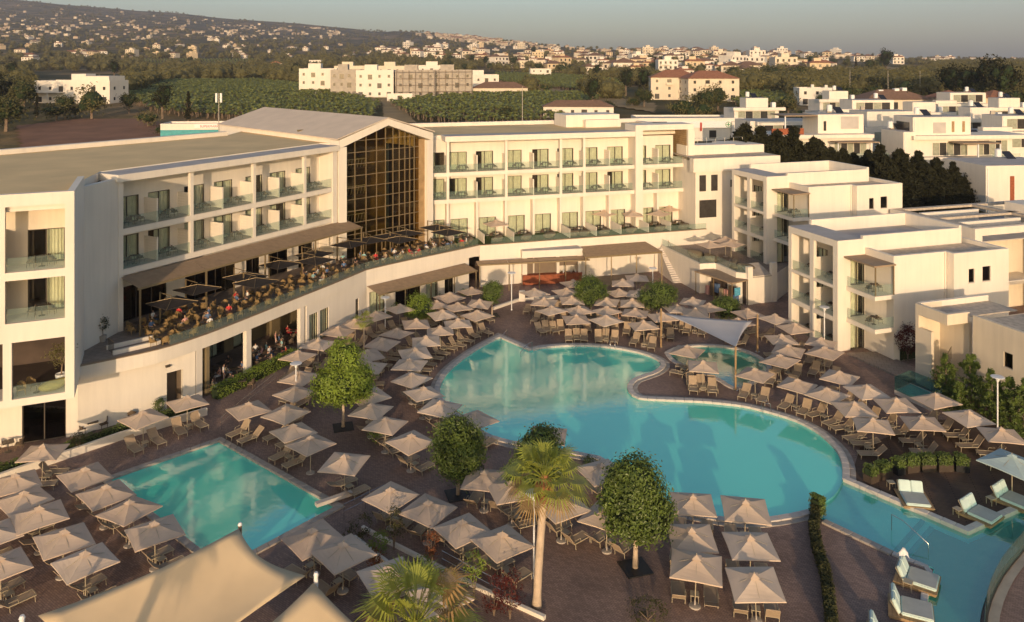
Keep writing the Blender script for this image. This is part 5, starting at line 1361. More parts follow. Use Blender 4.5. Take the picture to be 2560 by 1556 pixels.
# curved glass screen, bottom right
gs = thing('glass_screen', 'curved green glass screen along the channel at the lower right', 'glass screen', (27, 42, 0), world=True)
gl_ = resample([(p[0] + .25, p[1] - .1) for p in ch_glass], 1.3)
for a, b in zip(gl_, gl_[1:]):
    f, L = straight(b, a); mb = MB(); mb.boxF(f, .02, L - .02, -.02, 0, .1, 1.15); mb.build('glass_panel', 'glass_pool', gs)
    mb = MB(); mb.boxF(f, 0, L, -.12, .06, 0, .12); mb.build('base_rail', 'dark_frame', gs)
mb = MB(); gk = [(p[0] + .55, p[1] - .15) for p in gl_]
for a, b, c, d in zip(gl_, gl_[1:], gk, gk[1:]): mb.add([(*a, .06), (*b, .06), (*d, .06), (*c, .06)], [(0, 3, 2, 1)])
mb.build('stone_kerb', 'concrete', label='concrete kerb along the curved glass screen', cat='kerb')
# small glazed plunge pool beside the stair block
pl = thing('plunge_pool', 'small glass-sided plunge pool in front of the stair block', 'plunge pool', G(2280, 1000) + (0,), world=True)
q4 = g([(2236, 985), (2330, 1030), (2375, 1010), (2275, 968)])
mb = MB(); mb.prism(q4, 0, .35); mb.build('tub', 'coping', pl)
q5 = offset(q4, -.18); mb = MB(); mb.prism(q5, .3, .362); mb.build('water', 'pool_tile', pl)
for a, b in zip(q4, q4[1:] + q4[:1]):
    f, L = straight(a, b); mb = MB(); mb.boxF(f, .03, L - .03, -.02, 0, .35, 1.45); mb.build('glass_panel', 'glass_pool', pl)
# low white planter walls
def low_wall(pts, h, w, label, m='plaster'):
    t = thing('low_wall', label, 'wall', (*pts[0], 0), world=True)
    for a, b in zip(pts, pts[1:]):
        f, L = straight(a, b); mb = MB(); mb.boxF(f, 0, L, -w / 2, w / 2, 0, h); mb.build('wall_run', m, t)
low_wall(g([(-20, 1212), (75, 1178), (300, 1100), (517, 1037)]), .55, .25, 'low white planter wall along the top of the rectangular pool terrace')
low_wall(g([(906, 1323), (969, 1357), (1213, 1482), (1362, 1550)]), .2, .2, 'low white kerb wall on the upper side of the planted bed')
low_wall(g([(885, 1352), (960, 1410), (1120, 1545)]), .3, .2, 'low white kerb wall on the lower side of the planted bed')
low_wall(g([(1232, 775), (1300, 752), (1405, 745)]), .3, .3, 'low white kerb by the lamp post left of the bar')
mb = MB(); x, y = G(1305, 752); mb.box(x - .35, x + .35, y - .35, y + .35, 0, 1.1); mb.box(x - .3, x + .3, y - .3, y + .3, 1.1, 1.14); mb.build('towel_bin', 'plaster', label='white square bin beside the low kerb near the bar', cat='bin')
bm_ = MB(); bm_.rbox(*G(845, 1262), .25, 1.4, .35, .2, .7); x, y = G(835, 1258); bm_ = MB(); bm_.rbox(x, y, .28, 2.4, .35, .22, .62); bm_.build('stone_bench', 'coping', label='pale stone bench slab at the right corner of the rectangular pool', cat='bench')
# ================================================================== leaves and trees near the pool
def rnd_unit(r):
    z = r.uniform(-1, 1); t = r.uniform(0, 2 * math.pi); q = math.sqrt(1 - z * z)
    return Vector((q * math.cos(t), q * math.sin(t), z))
def leaf(mb, p, nrm, size, r, mi=0, asp=.5):
    """one pointed leaf: a folded four-sided blade"""
    t = nrm.cross(rnd_unit(r))
    if t.length < 1e-3: return
    t.normalize(); b = nrm.cross(t)
    o = len(mb.v)
    mb.v += [tuple(p - t * size * .5), tuple(p + b * size * asp * .5 + nrm * size * .06), tuple(p + t * size * .5 - nrm * size * .1), tuple(p - b * size * asp * .5 + nrm * size * .06)]
    mb.f.append((o, o + 1, o + 2, o + 3)); mb.m.append(mi)
def crown_mesh(lobes, n, size, seed, mats, jit=.5, fill=.25, bumps=.16):
    """lobes: (centre, radii). Leaves gather in tufts over uneven lobes, with gaps between the tufts"""
    r = random.Random(seed); mb = MB(); vol = [l[1][0] * l[1][1] + l[1][2] * l[1][0] for l in lobes]
    tot = sum(vol)
    for (c, rd), v in zip(lobes, vol):
        c = Vector(c); k = int(n * v / tot); tuft = max(6, int(k / 22))
        ph = [rnd_unit(r) for _ in range(9)]
        for _ in range(tuft):
            d = rnd_unit(r)
            bump = 1 + bumps * sum(max(0, d.dot(q)) ** 6 for q in ph) - bumps * .6
            dep = 1 - (r.random() ** 2) * fill
            tc = Vector((d.x * rd[0], d.y * rd[1], d.z * rd[2])) * bump * dep
            nr = Vector((d.x / rd[0], d.y / rd[1], d.z / rd[2])).normalized()
            for _ in range(22):
                p = c + tc + Vector((r.gauss(0, size * 1.15), r.gauss(0, size * 1.15), r.gauss(0, size * .9)))
                nn = (nr + rnd_unit(r) * jit).normalized()
                if any(((p - Vector(c2)).x / r2[0]) ** 2 + ((p - Vector(c2)).y / r2[1]) ** 2 + ((p - Vector(c2)).z / r2[2]) ** 2 < .5 for c2, r2 in lobes): continue
                leaf(mb, p, nn, size * r.uniform(.7, 1.35), r)
    return mb.mesh('crown', mats)
def core_mesh(lobes, k=.80, m='leaf_core', seed=1):  # solid dark blobs added inside the leaves to block light
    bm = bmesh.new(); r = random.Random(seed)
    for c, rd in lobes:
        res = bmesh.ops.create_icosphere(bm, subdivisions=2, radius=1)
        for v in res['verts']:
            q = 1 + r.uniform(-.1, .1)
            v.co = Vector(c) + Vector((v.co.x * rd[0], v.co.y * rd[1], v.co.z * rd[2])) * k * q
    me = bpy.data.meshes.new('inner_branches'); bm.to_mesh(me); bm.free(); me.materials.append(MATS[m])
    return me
def round_tree(px, py, label, lobes, n, seed, size=.17, trunk=.11, m='leaf', mat_sq=True, group=None):
    x, y = G(px, py); t = thing('round_tree', label, 'tree', (x, y, 0), group=group)
    rt = random.Random(seed * 7); big = lobes[:]; base_l = big[0]
    for k in range(11):          # side tufts that break the outline
        c0, r0 = rt.choice(big); d = rnd_unit(rt); q = rt.uniform(.30, .46)
        lobes = lobes + [((c0[0] + d.x * r0[0] * .78, c0[1] + d.y * r0[1] * .78, max(c0[2] + d.z * r0[2] * .78, base_l[0][2] - r0[2] * .8)), (r0[0] * q, r0[1] * q, r0[2] * q))]
    c = link('crown', crown_mesh(lobes, int(n * 1.75), size * 1.08, seed, m), t)
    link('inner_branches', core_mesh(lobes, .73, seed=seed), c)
    h = min(l[0][2] for l in lobes)
    mb = MB(); mb.path([(0, 0, 0), (.02, .01, h * .4), (-.01, .02, h * .8), (0, 0, h + .4)], [trunk * 1.35, trunk, trunk * .9, trunk * .7], 8); mb.build('trunk', 'bark_palm', t, smooth=True)
    for k in range(4):
        a = k * 1.57 + .4; b = MB(); b.tube((0, 0, h * .9), (.7 * math.cos(a), .7 * math.sin(a), h + .7), trunk * .5, trunk * .25, 5); b.build('limb', 'bark', t)
    if mat_sq: mb = MB(); mb.rbox(0, 0, .03, 1.5, 1.5, .05, .3); mb.build('tree_pit', 'rubber_black', t)
    return t
round_tree(858, 1069, 'two-tier bright green round tree on the left bank', [((0, 0, 3.6), (1.95, 1.85, 1.5)), ((.1, .1, 5.2), (1.25, 1.2, 1.4)), ((-.9, -.4, 3.3), (1.3, 1.3, 1.15)), ((1.0, .2, 3.4), (1.2, 1.2, 1.15))], 7000, 11, .2, m='leaf_bright')
round_tree(1145, 1238, 'dense dark round tree at the left pool rim', [((0, 0, 3.0), (1.5, 1.45, 1.6)), ((-.3, -.3, 4.1), (1.15, 1.1, .95)), ((.45, -.4, 2.5), (1.15, 1.1, 1.1))], 6500, 12, .19)
round_tree(1345, 1290, 'dark round tree hidden behind the palm crown', [((0, 0, 3.2), (1.5, 1.45, 1.45)), ((.2, 0, 4.3), (1.1, 1.1, .9)), ((-.8, -.2, 2.8), (.95, .95, .9))], 6000, 13, .19)
round_tree(1588, 1421, 'tall egg-shaped dark green tree in a square pit at the near pool rim', [((0, 0, 3.9), (1.75, 1.7, 1.6)), ((.05, .1, 4.75), (1.4, 1.35, 1.2)), ((.35, -.3, 3.1), (1.55, 1.5, 1.1)), ((-.45, -.3, 3.5), (1.4, 1.4, 1.3))], 11000, 14, .19, .13)
small = [((0, 0, 2.35), (1.15, 1.15, 1.0)), ((.1, 0, 2.9), (.9, .9, .75))]
wide = [((0, 0, 2.3), (1.9, 1.7, 1.1)), ((.3, 0, 2.9), (1.3, 1.3, .75))]
round_tree(1230, 790, 'small clipped round tree left of the bar lamp post', small, 2600, 15, .17, .08)
round_tree(1477, 790, 'clipped round tree among the far parasols before the bar', [((0, 0, 2.6), (1.6, 1.55, 1.4)), ((0, 0, 3.3), (1.2, 1.2, .9))], 3600, 16, .18, .08)
round_tree(1642, 806, 'wide dark clipped tree among the far parasols by the stair', [((0, 0, 2.8), (1.95, 1.8, 1.2)), ((.4, 0, 3.4), (1.4, 1.3, .8)), ((-.6, 0, 2.4), (1.2, 1.2, .9))], 3800, 17, .18, .08)
round_tree(1815, 812, 'small dark clipped tree before the kiosk', [((0, 0, 1.7), (1.3, 1.3, .95)), ((.1, 0, 2.2), (1.0, 1.0, .7))], 2400, 18, .17, .08)
round_tree(1050, 815, 'bright clipped round tree between parasols near the curved wall', [((0, 0, 1.8), (1.45, 1.4, 1.05)), ((0, 0, 2.35), (1.1, 1.1, .75))], 2800, 19, .17, .08, 'leaf_bright', False)
# ---------------------------------------------------------------- fan palms
def fan(mb, base, dirv, up, R_, nseg, r, mi=0):
    """one fan leaf: blades spreading from the tip of the stalk"""
    d = dirv.normalized(); s = d.cross(up).normalized(); u = s.cross(d)
    for k in range(nseg):
        a = lerp(-1.9, 1.9, k / (nseg - 1)); L = R_ * (1 - .18 * abs(a) / 1.9) * r.uniform(.9, 1.08)
        e = (d * math.cos(a) + s * math.sin(a)).normalized(); side = e.cross(u).normalized()
        w_ = L * .038; dr = r.uniform(.08, .34)
        p1 = base + e * L * .55 + u * (L * .05); p2 = base + e * L - Vector((0, 0, 1)) * L * dr
        o = len(mb.v)
        mb.v += [tuple(base), tuple(p1 - side * w_), tuple(p1 + side * w_), tuple(p2)]
        mb.f += [(o, o + 1, o + 2), (o + 1, o + 3, o + 2)]; mb.m += [mi, mi]
def palm(loc, h, label, nf, R_, seed, lean=(0, 0), trunk=.2, skirt=True):
    r = random.Random(seed); t = thing('fan_palm', label, 'palm', loc)
    mb = MB(); N = 14; pts = []; rs = []
    for k in range(N + 1):
        q = k / N; pts.append((lean[0] * q ** 1.3, lean[1] * q, h * q)); rs.append(trunk * (1.28 if k == 0 else 1.0 - .12 * q) * (1 + .05 * (k % 2)))
    mb.path(pts, rs, 12); mb.build('trunk', 'bark_palm', t, smooth=True)
    top = Vector((lean[0], lean[1], h))
    if skirt:
        mb = MB(); mb.path([pts[-3], pts[-2], pts[-1], tuple(top + Vector((0, 0, .5)))], [trunk * 1.0, trunk * 1.12, trunk * 1.25, trunk * .8], 12); mb.build('fibre_collar', 'palm_skirt', t, smooth=True)
        mb = MB()
        for k in range(26):
            a = r.uniform(0, 6.283); d = Vector((math.cos(a), math.sin(a), 0)); b = top + d * trunk * 1.0 + Vector((0, 0, r.uniform(-.1, .5)))
            L = r.uniform(.5, 1.2); e = b + d * r.uniform(.15, .5) - Vector((0, 0, L)); s = d.cross(Vector((0, 0, 1))) * .035
            mb.add([b - s, b + s, (b + e) / 2 + d * .15 + s, e, (b + e) / 2 + d * .15 - s], [(0, 1, 2, 3, 4)])
        mb.build('dead_skirt', 'palm_dead', t)
    st = MB(); 
    for k in range(nf):
        el = lerp(1.35, -.35, (k + .5) / nf) + r.uniform(-.12, .12); a = k * 2.39996 + r.uniform(-.2, .2)
        d = Vector((math.cos(a) * math.cos(el), math.sin(a) * math.cos(el), math.sin(el)))
        L = R_ * r.uniform(.55, .8); b0 = top + Vector((0, 0, .3)); b1 = b0 + d * L * .6 + Vector((0, 0, .06)); b2 = b0 + d * L - Vector((0, 0, .10 * L))
        st.path([b0, b1, b2], [.03, .022, .016], 4)
        fm = MB(); fan(fm, b2, (d - Vector((0, 0, .25))), Vector((0, 0, 1)) if abs(d.z) < .9 else Vector((1, 0, 0)), R_ * r.uniform(.5, .66), 22, r)
        fm.build('frond', 'palm_green' if r.random() < .88 else 'palm_dead', t)
    st.build('stalks', 'palm_green', t, kind='stuff')
    return t
x, y = G(1342, 1517)
palm((x, y, 0), 6.1, 'fan palm with a pale straight trunk rising at the bottom centre', 32, 1.95, 21, (.42, .3), .215)
palm((-3.9, 32.6, 0), 4.7, 'fan palm crown cut by the bottom edge, left of centre', 34, 2.4, 22, (0, 0), .24)
x, y = G(910, 874)
palm((x, y, 0), 2.5, 'slender young palm with thin fronds near the curved wall', 16, 1.0, 23, (0, 0), .08, False)
# palms and trees standing behind the viewpoint (their shade falls on the sails and the left pool terrace)
palm((-11.2, 14.0, 0), 8.9, 'tall fan palm standing outside the picture, below the viewpoint on the left', 26, 2.2, 24, (.3, .5), .25)
palm((-16.8, 12.0, 0), 8.6, 'second tall fan palm outside the picture, further left', 24, 2.2, 25, (-.2, .3), .25)
# ---------------------------------------------------------------- hedges and shrubs
def hedge(name, label, pts, w, h, n, m, seed, cat='hedge', z=0.0, size=.13, box=None, group=None):
    r = random.Random(seed); t = thing(name, label, cat, (*pts[0], z), world=True, group=group)
    P = [Vector((*p, z)) for p in pts]; Ls = [(b - a).length for a, b in zip(P, P[1:])]; tot = sum(Ls)
    mb = MB(); core = MB()
    for (a, b), L in zip(zip(P, P[1:]), Ls):
        d = (b - a).normalized(); s = Vector((-d.y, d.x, 0))
        f = Frame((a.x, a.y), (d.x, d.y)); core.boxF(f, .05, L - .02, -w * .38, w * .38, z + .04, z + h * .84)
        for _ in range(int(n * L / tot)):
            q = r.random(); u = r.uniform(0, L); hh = h * (1 + .10 * math.sin(u * 2.1 + seed) + .06 * math.sin(u * 5.3))
            if q < .45: p = a + d * u + s * r.uniform(-w / 2, w / 2) + Vector((0, 0, hh)); nr = Vector((0, 0, 1))
            else:
                sg = 1 if q < .68 else -1; p = a + d * u + s * sg * w / 2 * r.uniform(.85, 1.1) + Vector((0, 0, r.uniform(0.02, hh))); nr = s * sg
            leaf(mb, p + rnd_unit(r) * .06, (nr + rnd_unit(r) * .8).normalized(), size * r.uniform(.7, 1.4), r)
    mb.build('foliage', m, t); core.build('inner_branches', 'leaf_core', t)  # dark box core added within the foliage to stop light passing
    if box:
        bx = MB()
        for (a, b), L in zip(zip(P, P[1:]), Ls):
            f = Frame((a.x, a.y), (b.x - a.x, b.y - a.y)); bx.boxF(f, 0, L, -w * .5, w * .5, max(0.013, z - .45), z + .05)
        bx.build('planter_box', box, t)
    return t
rr = sub(ca, 515, 720)
hedge('hedge', 'bright sunlit hedge in front of the open restaurant', [(p[0] + .9, p[1] - .7) for p in rr], .9, .95, 3600, 'leaf_bright', 31)
hedge('hedge', 'dark clipped hedge behind the low white wall of the rectangular pool', g([(-20, 1196), (75, 1163), (300, 1086), (500, 1026)]), .5, .7, 2600, 'leaf', 32)
hedge('hedge', 'narrow dark hedge strip running down beside the channel', g([(2040, 1290), (2034, 1330), (2045, 1390), (2062, 1440), (2072, 1500), (2082, 1600)]), .5, .65, 4200, 'leaf_dark', 33)
hedge('hedge', 'taller clump at the head of the narrow hedge strip by the overflow', g([(2036, 1292), (2052, 1282)]), .7, 1.15, 900, 'leaf', 34)
for i, (a, b) in enumerate((((2168, 1208), (2188, 1200)), ((2196, 1198), (2222, 1188)), ((2236, 1186), (2256, 1182)), ((2262, 1180), (2292, 1176)), ((2300, 1176), (2335, 1176)), ((2342, 1176), (2378, 1176)), ((2386, 1176), (2420, 1178)))):
    hedge('planter', ['leftmost', 'second from left', 'third from left', 'middle', 'third from right', 'second from right', 'rightmost'][i] + ' of the boxed shrubs lining the timber deck', g([a, b]), .62, .58, 520, 'leaf', 40 + i, 'planter', .45, .13, 'rubber_black' if i in (2, 6) else 'table_dark')
def shrub(px, py, label, rx, rz_, n, m, seed, z=0, stem=0.0, size=.13, name='shrub', cat='shrub', loc=None):
    x, y = loc[:2] if loc else G(px, py, z); t = thing(name, label, cat, (x, y, z))
    lb = [((0, 0, stem + rz_ * .9), (rx, rx, rz_)), ((rx * .3, -rx * .2, stem + rz_ * 1.3), (rx * .7, rx * .7, rz_ * .7))]
    link('foliage', crown_mesh(lb, n, size, seed, m, fill=.5), t)
    mb = MB()
    for k in range(4):
        a = k * 1.6; mb.path([(0, 0, 0), (.05 * math.cos(a), .05 * math.sin(a), stem * .6 + .1), (rx * .5 * math.cos(a), rx * .5 * math.sin(a), stem + rz_)], [.03, .025, .01], 5)
    mb.build('stem', 'bark', t)
    return t
for i, (px, py, lb, rx, rz_, n, m, stem) in enumerate((
    (945, 1385, 'glossy green shrub at the head of the planted bed', .55, .6, 700, 'leaf_bright', .1), (935, 1415, 'rust-flowered low shrub in the planted bed', .4, .4, 420, 'flower_red', .05),
    (985, 1375, 'dark thin-leaved sapling rising from the planted bed', .45, .8, 500, 'leaf_dark', .8), (1055, 1445, 'leafy shrub midway along the planted bed', .5, .55, 600, 'leaf', .1),
    (1078, 1440, 'orange-topped sapling on a thin stem in the planted bed', .35, .6, 420, 'flower_red', 1.2), (1120, 1465, 'small round shrub near the lower railing', .35, .35, 380, 'leaf_bright', .1),
    (1185, 1500, 'yellow-green young tree beside the lower railing', .5, .8, 600, 'leaf_bright', .9), (1235, 1540, 'dark red-leaved shrub at the bottom of the bed', .6, .9, 800, 'red_leaf', .3),
    (1275, 1548, 'tall red-stemmed shrub touching the bottom edge', .5, 1.0, 700, 'red_leaf', .4), (900, 1345, 'dark round shrub by the bench at the rectangular pool', .7, .6, 700, 'leaf_dark', .1),
    (938, 1110, 'bright little shrub under the parasols on the left bank', .45, .55, 520, 'leaf_bright', .2), (195, 1130, 'clipped ball shrub on the planter wall', .42, .45, 600, 'leaf_dark', .4),
    (398, 1035, 'clipped ball shrub near the dark doorway', .38, .4, 600, 'leaf', .3), (1475, 1165, 'low plants in the notch of the pool rim', .6, .25, 400, 'leaf', 0), (1620, 1552, 'low green shrub at the bottom edge right of the palm', .9, .5, 800, 'leaf_dark', 0))):
    shrub(px, py, lb, rx, rz_, n, m, 60 + i, 0, stem)
for i, (px, py) in enumerate(((1085, 742), (1165, 740), (1215, 735), (985, 775), (955, 800), (905, 830), (880, 815))):
    shrub(px, py, 'low green shrub in the planting strip along the curved wall', .9, .4, 420, 'leaf_bright' if i % 2 else 'leaf', 80 + i)['group'] = 'shrubs along the curved wall'
shrub(0, 0, 'dark purple ornamental tree between the near apartment block and the stair block', .95, 1.2, 2600, 'red_leaf', 90, 0, 1.1, .16, 'small_tree', 'tree', (36.6, 74.0))
hedge('hedge', 'dark hedge behind the purple tree at the near apartment block', [(36.0, 75.0), (38.8, 75.9)], 1.2, 1.3, 900, 'leaf_dark', 35)
# conifers by the stair block
def conifer_mesh(h, rad_, n, seed, size=.3, m='leaf_pine'):
    r = random.Random(seed); mb = MB()
    tiers = int(h * 2.2)
    for k in range(tiers):
        q = k / tiers; z = h * (.08 + .92 * q); rr_ = rad_ * (1 - q) ** .85 + .06
        nb = max(4, int(9 * (1 - q) + 3))
        for b in range(nb):
            a = r.uniform(0, 6.283); L = rr_ * r.uniform(.45, 1.3)
            for s in range(max(3, int(n / (tiers * nb)))):
                u = r.random() ** .6; p = Vector((math.cos(a) * L * u, math.sin(a) * L * u, z + .22 * L * u + r.gauss(0, .07)))
                p += rnd_unit(r) * .10 * size / .3
                leaf(mb, p, (rnd_unit(r) + Vector((0, 0, .6))).normalized(), size * r.uniform(.6, 1.2), r, 0, .35)
    return mb.mesh('crown', m)
def conifer(loc, me, h, label, name='conifer_tree', s=1, group=None):
    t = thing(name, label, 'conifer', loc, R.uniform(0, 6), group)
    link('crown', me, t); mb = MB(); mb.tube((0, 0, 0), (0, 0, h * .9), h * .022, .02, 6); mb.build('trunk', 'bark', t); t.scale = (s,) * 3
    return t
cm1 = conifer_mesh(4.6, 1.5, 3600, 5, .28, 'leaf'); cm2 = conifer_mesh(4.2, 1.7, 3600, 6, .28, 'leaf')
for i, (px, py, s) in enumerate(((2365, 1015, .95), (2425, 1025, 1.1), (2480, 1060, .95), (2525, 1075, 1.0), (2560, 1095, 1.0), (2400, 1045, .7))):
    conifer((*G(px, py), 0), (cm1, cm2)[i % 2], 4.4, ['leftmost', 'tallest', 'third from left', 'fourth from left', 'rightmost', 'shortest'][i] + ' of the young feathery conifers before the stair block', s=s)
# ================================================================== terrace furniture and people
def mk_armchair(m, name, label):
    c = thing(name, label, 'chair')
    mb = MB(); mb.box(-.27, .27, -.27, .25, .36, .44); mb.build('seat', m, c)
    mb = MB(); N = 10
    for i in range(N):
        a0, a1 = math.pi * (-.1 + 1.2 * i / N), math.pi * (-.1 + 1.2 * (i + 1) / N); s = max(0, math.sin((a0 + a1) / 2)); hi = .62 + .26 * s ** 2
        p = [(.30 * math.cos(a), .27 * math.sin(a)) for a in (a0, a1)]
        mb.hexa([(p[0][0], p[0][1], .40), (p[1][0], p[1][1], .40), (p[1][0] * .86, p[1][1] * .86, .40), (p[0][0] * .86, p[0][1] * .86, .40), (p[0][0] * 1.1, p[0][1] * 1.14, hi), (p[1][0] * 1.1, p[1][1] * 1.14, hi), (p[1][0], p[1][1] * 1.02, hi), (p[0][0], p[0][1] * 1.02, hi)])
    mb.build('backrest', m, c)
    for x, y in ((-.22, -.22), (.22, -.22), (-.22, .2), (.22, .2)):
        mb = MB(); mb.tube((x, y, .37), (x * 1.1, y * 1.1, 0), .025, .018, 5); mb.build('leg', m, c)
    return Proto(c)
GOLD = mk_armchair('wicker_gold', 'wicker_armchair', 'golden wicker armchair'); DARKC = mk_armchair('wicker_dark', 'dark_armchair', 'dark woven armchair')
def mk_dining():
    t = thing('terrace_table', 'square dark cafe table', 'table')
    mb = MB(); mb.box(-.37, .37, -.37, .37, .70, .74); mb.build('tabletop', 'table_dark', t)
    mb = MB(); mb.lathe((0, 0, 0), [(.26, 0), (.26, .02), (.04, .06), (.035, .70)], 8); mb.build('pedestal', 'dark_frame', t)
    return Proto(t)
TBL = mk_dining()
def person_mesh(name, joints, edges, root, paint):
    """body grown as one skin over a skeleton; paint(face centre) -> material slot"""
    me = bpy.data.meshes.new(name + '_rig'); me.from_pydata([j[0] for j in joints], edges, [])
    o = bpy.data.objects.new(name + '_rig', me); C.objects.link(o)
    sk = o.modifiers.new('skin', 'SKIN')
    ss = o.modifiers.new('sub', 'SUBSURF'); ss.levels = 1; ss.render_levels = 1
    for i, j in enumerate(joints):
        d = me.skin_vertices[0].data[i] if me.skin_vertices else None
    if not me.skin_vertices:
        bpy.context.view_layer.objects.active = o
        bpy.ops.mesh.customdata_skin_add() if bpy.ops.mesh.customdata_skin_add.poll() else None
    for i, j in enumerate(joints):
        q = me.skin_vertices[0].data[i]; q.radius = (j[1], j[1] if len(j) < 3 else j[2]); q.use_root = (i == root)
    dg = bpy.context.evaluated_depsgraph_get(); ev = o.evaluated_get(dg)
    out = bpy.data.meshes.new_from_object(ev); out.name = name
    bpy.data.objects.remove(o)
    for p in out.polygons: p.use_smooth = True
    return out
def skeleton(kind):
    J = []; E = []
    def add(p, r, par=None, r2=None):
        J.append((p, r) if r2 is None else (p, r, r2)); i = len(J) - 1
        if par is not None: E.append((par, i))
        return i
    sit = kind == 'sit'
    hz = .50 if sit else .93
    pel = add((0, .02, hz), .13, None, .10); wa = add((0, .04, hz + .18), .115, pel, .085); ch = add((0, .05, hz + .40), .145, wa, .10); nk = add((0, .03, hz + .55), .05, ch)
    hd = add((0, .0, hz + .64), .078, nk); tp = add((0, .0, hz + .76), .07, hd)
    for s in (-1, 1):
        hip = add((s * .09, .0, hz - .03), .085, pel)
        if sit: kn = add((s * .11, -.42, hz + .01), .058, hip); an = add((s * .11, -.45, .09), .042, kn); add((s * .12, -.60, .045), .038, an)
        else: kn = add((s * .10, -.03 * s, .50), .056, hip); an = add((s * .11, .02 * s, .09), .042, kn); add((s * .12, -.15, .04), .038, an)
        sh = add((s * .19, .05, hz + .45), .055, ch)
        if sit: el = add((s * .25, -.03, hz + .19), .042, sh); wr = add((s * .15, -.26, hz + .24), .032, el); dirv = Vector((-.25 * s, -1, 0)).normalized()
        else: el = add((s * .25, .06, hz + .16), .042, sh); wr = add((s * .23, -.06, hz - .07), .032, el); dirv = Vector((0, -.25, -1)).normalized()
        w0 = Vector(J[wr][0]); pa = add(tuple(w0 + dirv * .06), .03, wr); side = Vector((1, 0, 0)) if not sit else Vector((1, -.2 * s, 0))
        for f in range(4):
            L = (.062, .075, .07, .055)[f]; off = side * (-.027 + .018 * f)
            a = add(tuple(w0 + dirv * .11 + off), .0095, pa); add(tuple(w0 + dirv * (.11 + L) + off + Vector((0, -.01, -.025))), .008, a)
        th = add(tuple(w0 + dirv * .07 - side * s * -.04), .011, wr); add(tuple(w0 + dirv * .11 + side * s * .05), .009, th)
    return J, E, pel, hz
PEOPLE = {}
def people():
    for kind in ('sit', 'stand'):
        J, E, root, hz = skeleton(kind); me = person_mesh('person_' + kind, J, E, root, None)
        for k, (top, bot, hair) in enumerate((('cloth_white', 'cloth_blue', 'hair'), ('cloth_red', 'cloth_red', 'hair'), ('cloth_aqua', 'cloth_khaki', 'hair_light'), ('cloth_pink', 'cloth_white', 'hair_light'), ('cloth_blue', 'cloth_khaki', 'hair'), ('cloth_black', 'cloth_black', 'hair'), ('cloth_khaki', 'cloth_white', 'hair'))):
            m2 = me.copy(); m2.name = 'person_%s_%d' % (kind, k); m2.materials.clear()
            for mm in ('skin_tone', top, bot, hair): m2.materials.append(MATS[mm])
            for p in m2.polygons:
                c = p.center; ax = abs(c.x); mi = 0
                if c.z > hz + .70 or (c.z > hz + .58 and c.y > .03): mi = 3
                elif c.z > hz + .52 and ax < .07: mi = 0
                elif ax > .14 and (c.z < hz + .30) and c.z > .2 and (c.y < .02 or kind == 'stand') and not (kind == 'sit' and c.z < hz + .1): mi = 0
                elif c.z > hz + .06 and (kind == 'stand' or c.y > -.2 or ax > .2): mi = 1
                elif c.z > (.42 if kind == 'sit' else .48): mi = 2
                elif c.z < .08: mi = 3
                p.material_index = mi
            PEOPLE[kind, k] = m2
try:
    people()
except Exception as ex:
    print('PEOPLE FAILED', ex)
CLO = ['a white top', 'red clothes', 'an aqua shirt', 'a pink top', 'a blue shirt', 'black clothes', 'a khaki shirt']
def put_person(kind, k, loc, rz, label, group=None):
    if (kind, k) not in PEOPLE: return
    return link('person', PEOPLE[kind, k], loc=loc, rz=rz, label=label, cat='person', group=group)
def table_group(x, y, z, rz, chair, where, n=4, pp=.4, seed=0, tgroup='terrace tables '):
    r = random.Random(seed); TBL.put((x, y, z), rz, None, 'square dark cafe table' + (' ' + where if not where.startswith('at the') else ', ' + where[7:].replace(' table', '')), 'cafe tables')
    nm = 'golden wicker armchair ' if chair is GOLD else 'dark woven armchair '
    for k in range(n):
        a = rz + k * 2 * math.pi / n + r.uniform(-.18, .18); d = r.uniform(.66, .85)
        cx_, cy_ = x + math.cos(a) * d, y + math.sin(a) * d
        cr = a - math.pi / 2 + r.uniform(-.3, .3)
        chair.put((cx_, cy_, z), cr, None, nm + where, 'armchairs ' + where)
        if r.random() < pp:
            q = r.choice((0, 0, 1, 2, 3, 4, 4, 5, 6)); put_person('sit', q, (cx_ - math.cos(a) * .06, cy_ - math.sin(a) * .06, z + .0), cr, 'person in %s seated %s' % (CLO[q], where), 'seated guests %s' % where)
cc = resample(spline(TCa, 6), .1) + resample(spline(TCb, 6), .1)[1:]
def inward(pts, i, d):
    a, b = pts[max(0, i - 4)], pts[min(len(pts) - 1, i + 4)]; v = Vector((b[0] - a[0], b[1] - a[1])).normalized(); nn = Vector((-v.y, v.x))
    return (pts[i][0] + nn.x * d, pts[i][1] + nn.y * d)
i0 = next(i for i, p in enumerate(cc) if 1280 + 2000 * p[0] / p[1] > 430)
step = 23; row = 0; sd_ = 100
for d, st, off in ((1.5, 24, 0), (3.7, 25, 10), (5.9, 27, 4)):
    nt_ = 0
    for i in range(i0 + off, len(cc) - 6, st):
        p = inward(cc, i, d); px = 1280 + 2000 * p[0] / p[1]
        loc_l = (Vector(p) - FL.O); dl = loc_l.dot(FL.n); sl = loc_l.dot(FL.u)
        loc_r = (Vector(p) - FR.O); dr_ = loc_r.dot(FR.n)
        if sl < 28.5 and dl < .9: continue
        if (Vector(p) - FA.O).dot(FA.n) < 1.2: continue
        if loc_r.dot(FR.u) > -1 and dr_ < 2.5: continue
        sd_ += 1; nt_ += 1; busy = px > 840
        table_group(p[0], p[1], T, R.uniform(0, 1.5), GOLD if not busy or R.random() < .45 else DARKC, 'at the %s terrace %s-row table from left' % (ORD[nt_ - 1], {1.5: 'front', 3.7: 'middle', 5.9: 'back'}[d]), 4, .42 if busy else .13, sd_)
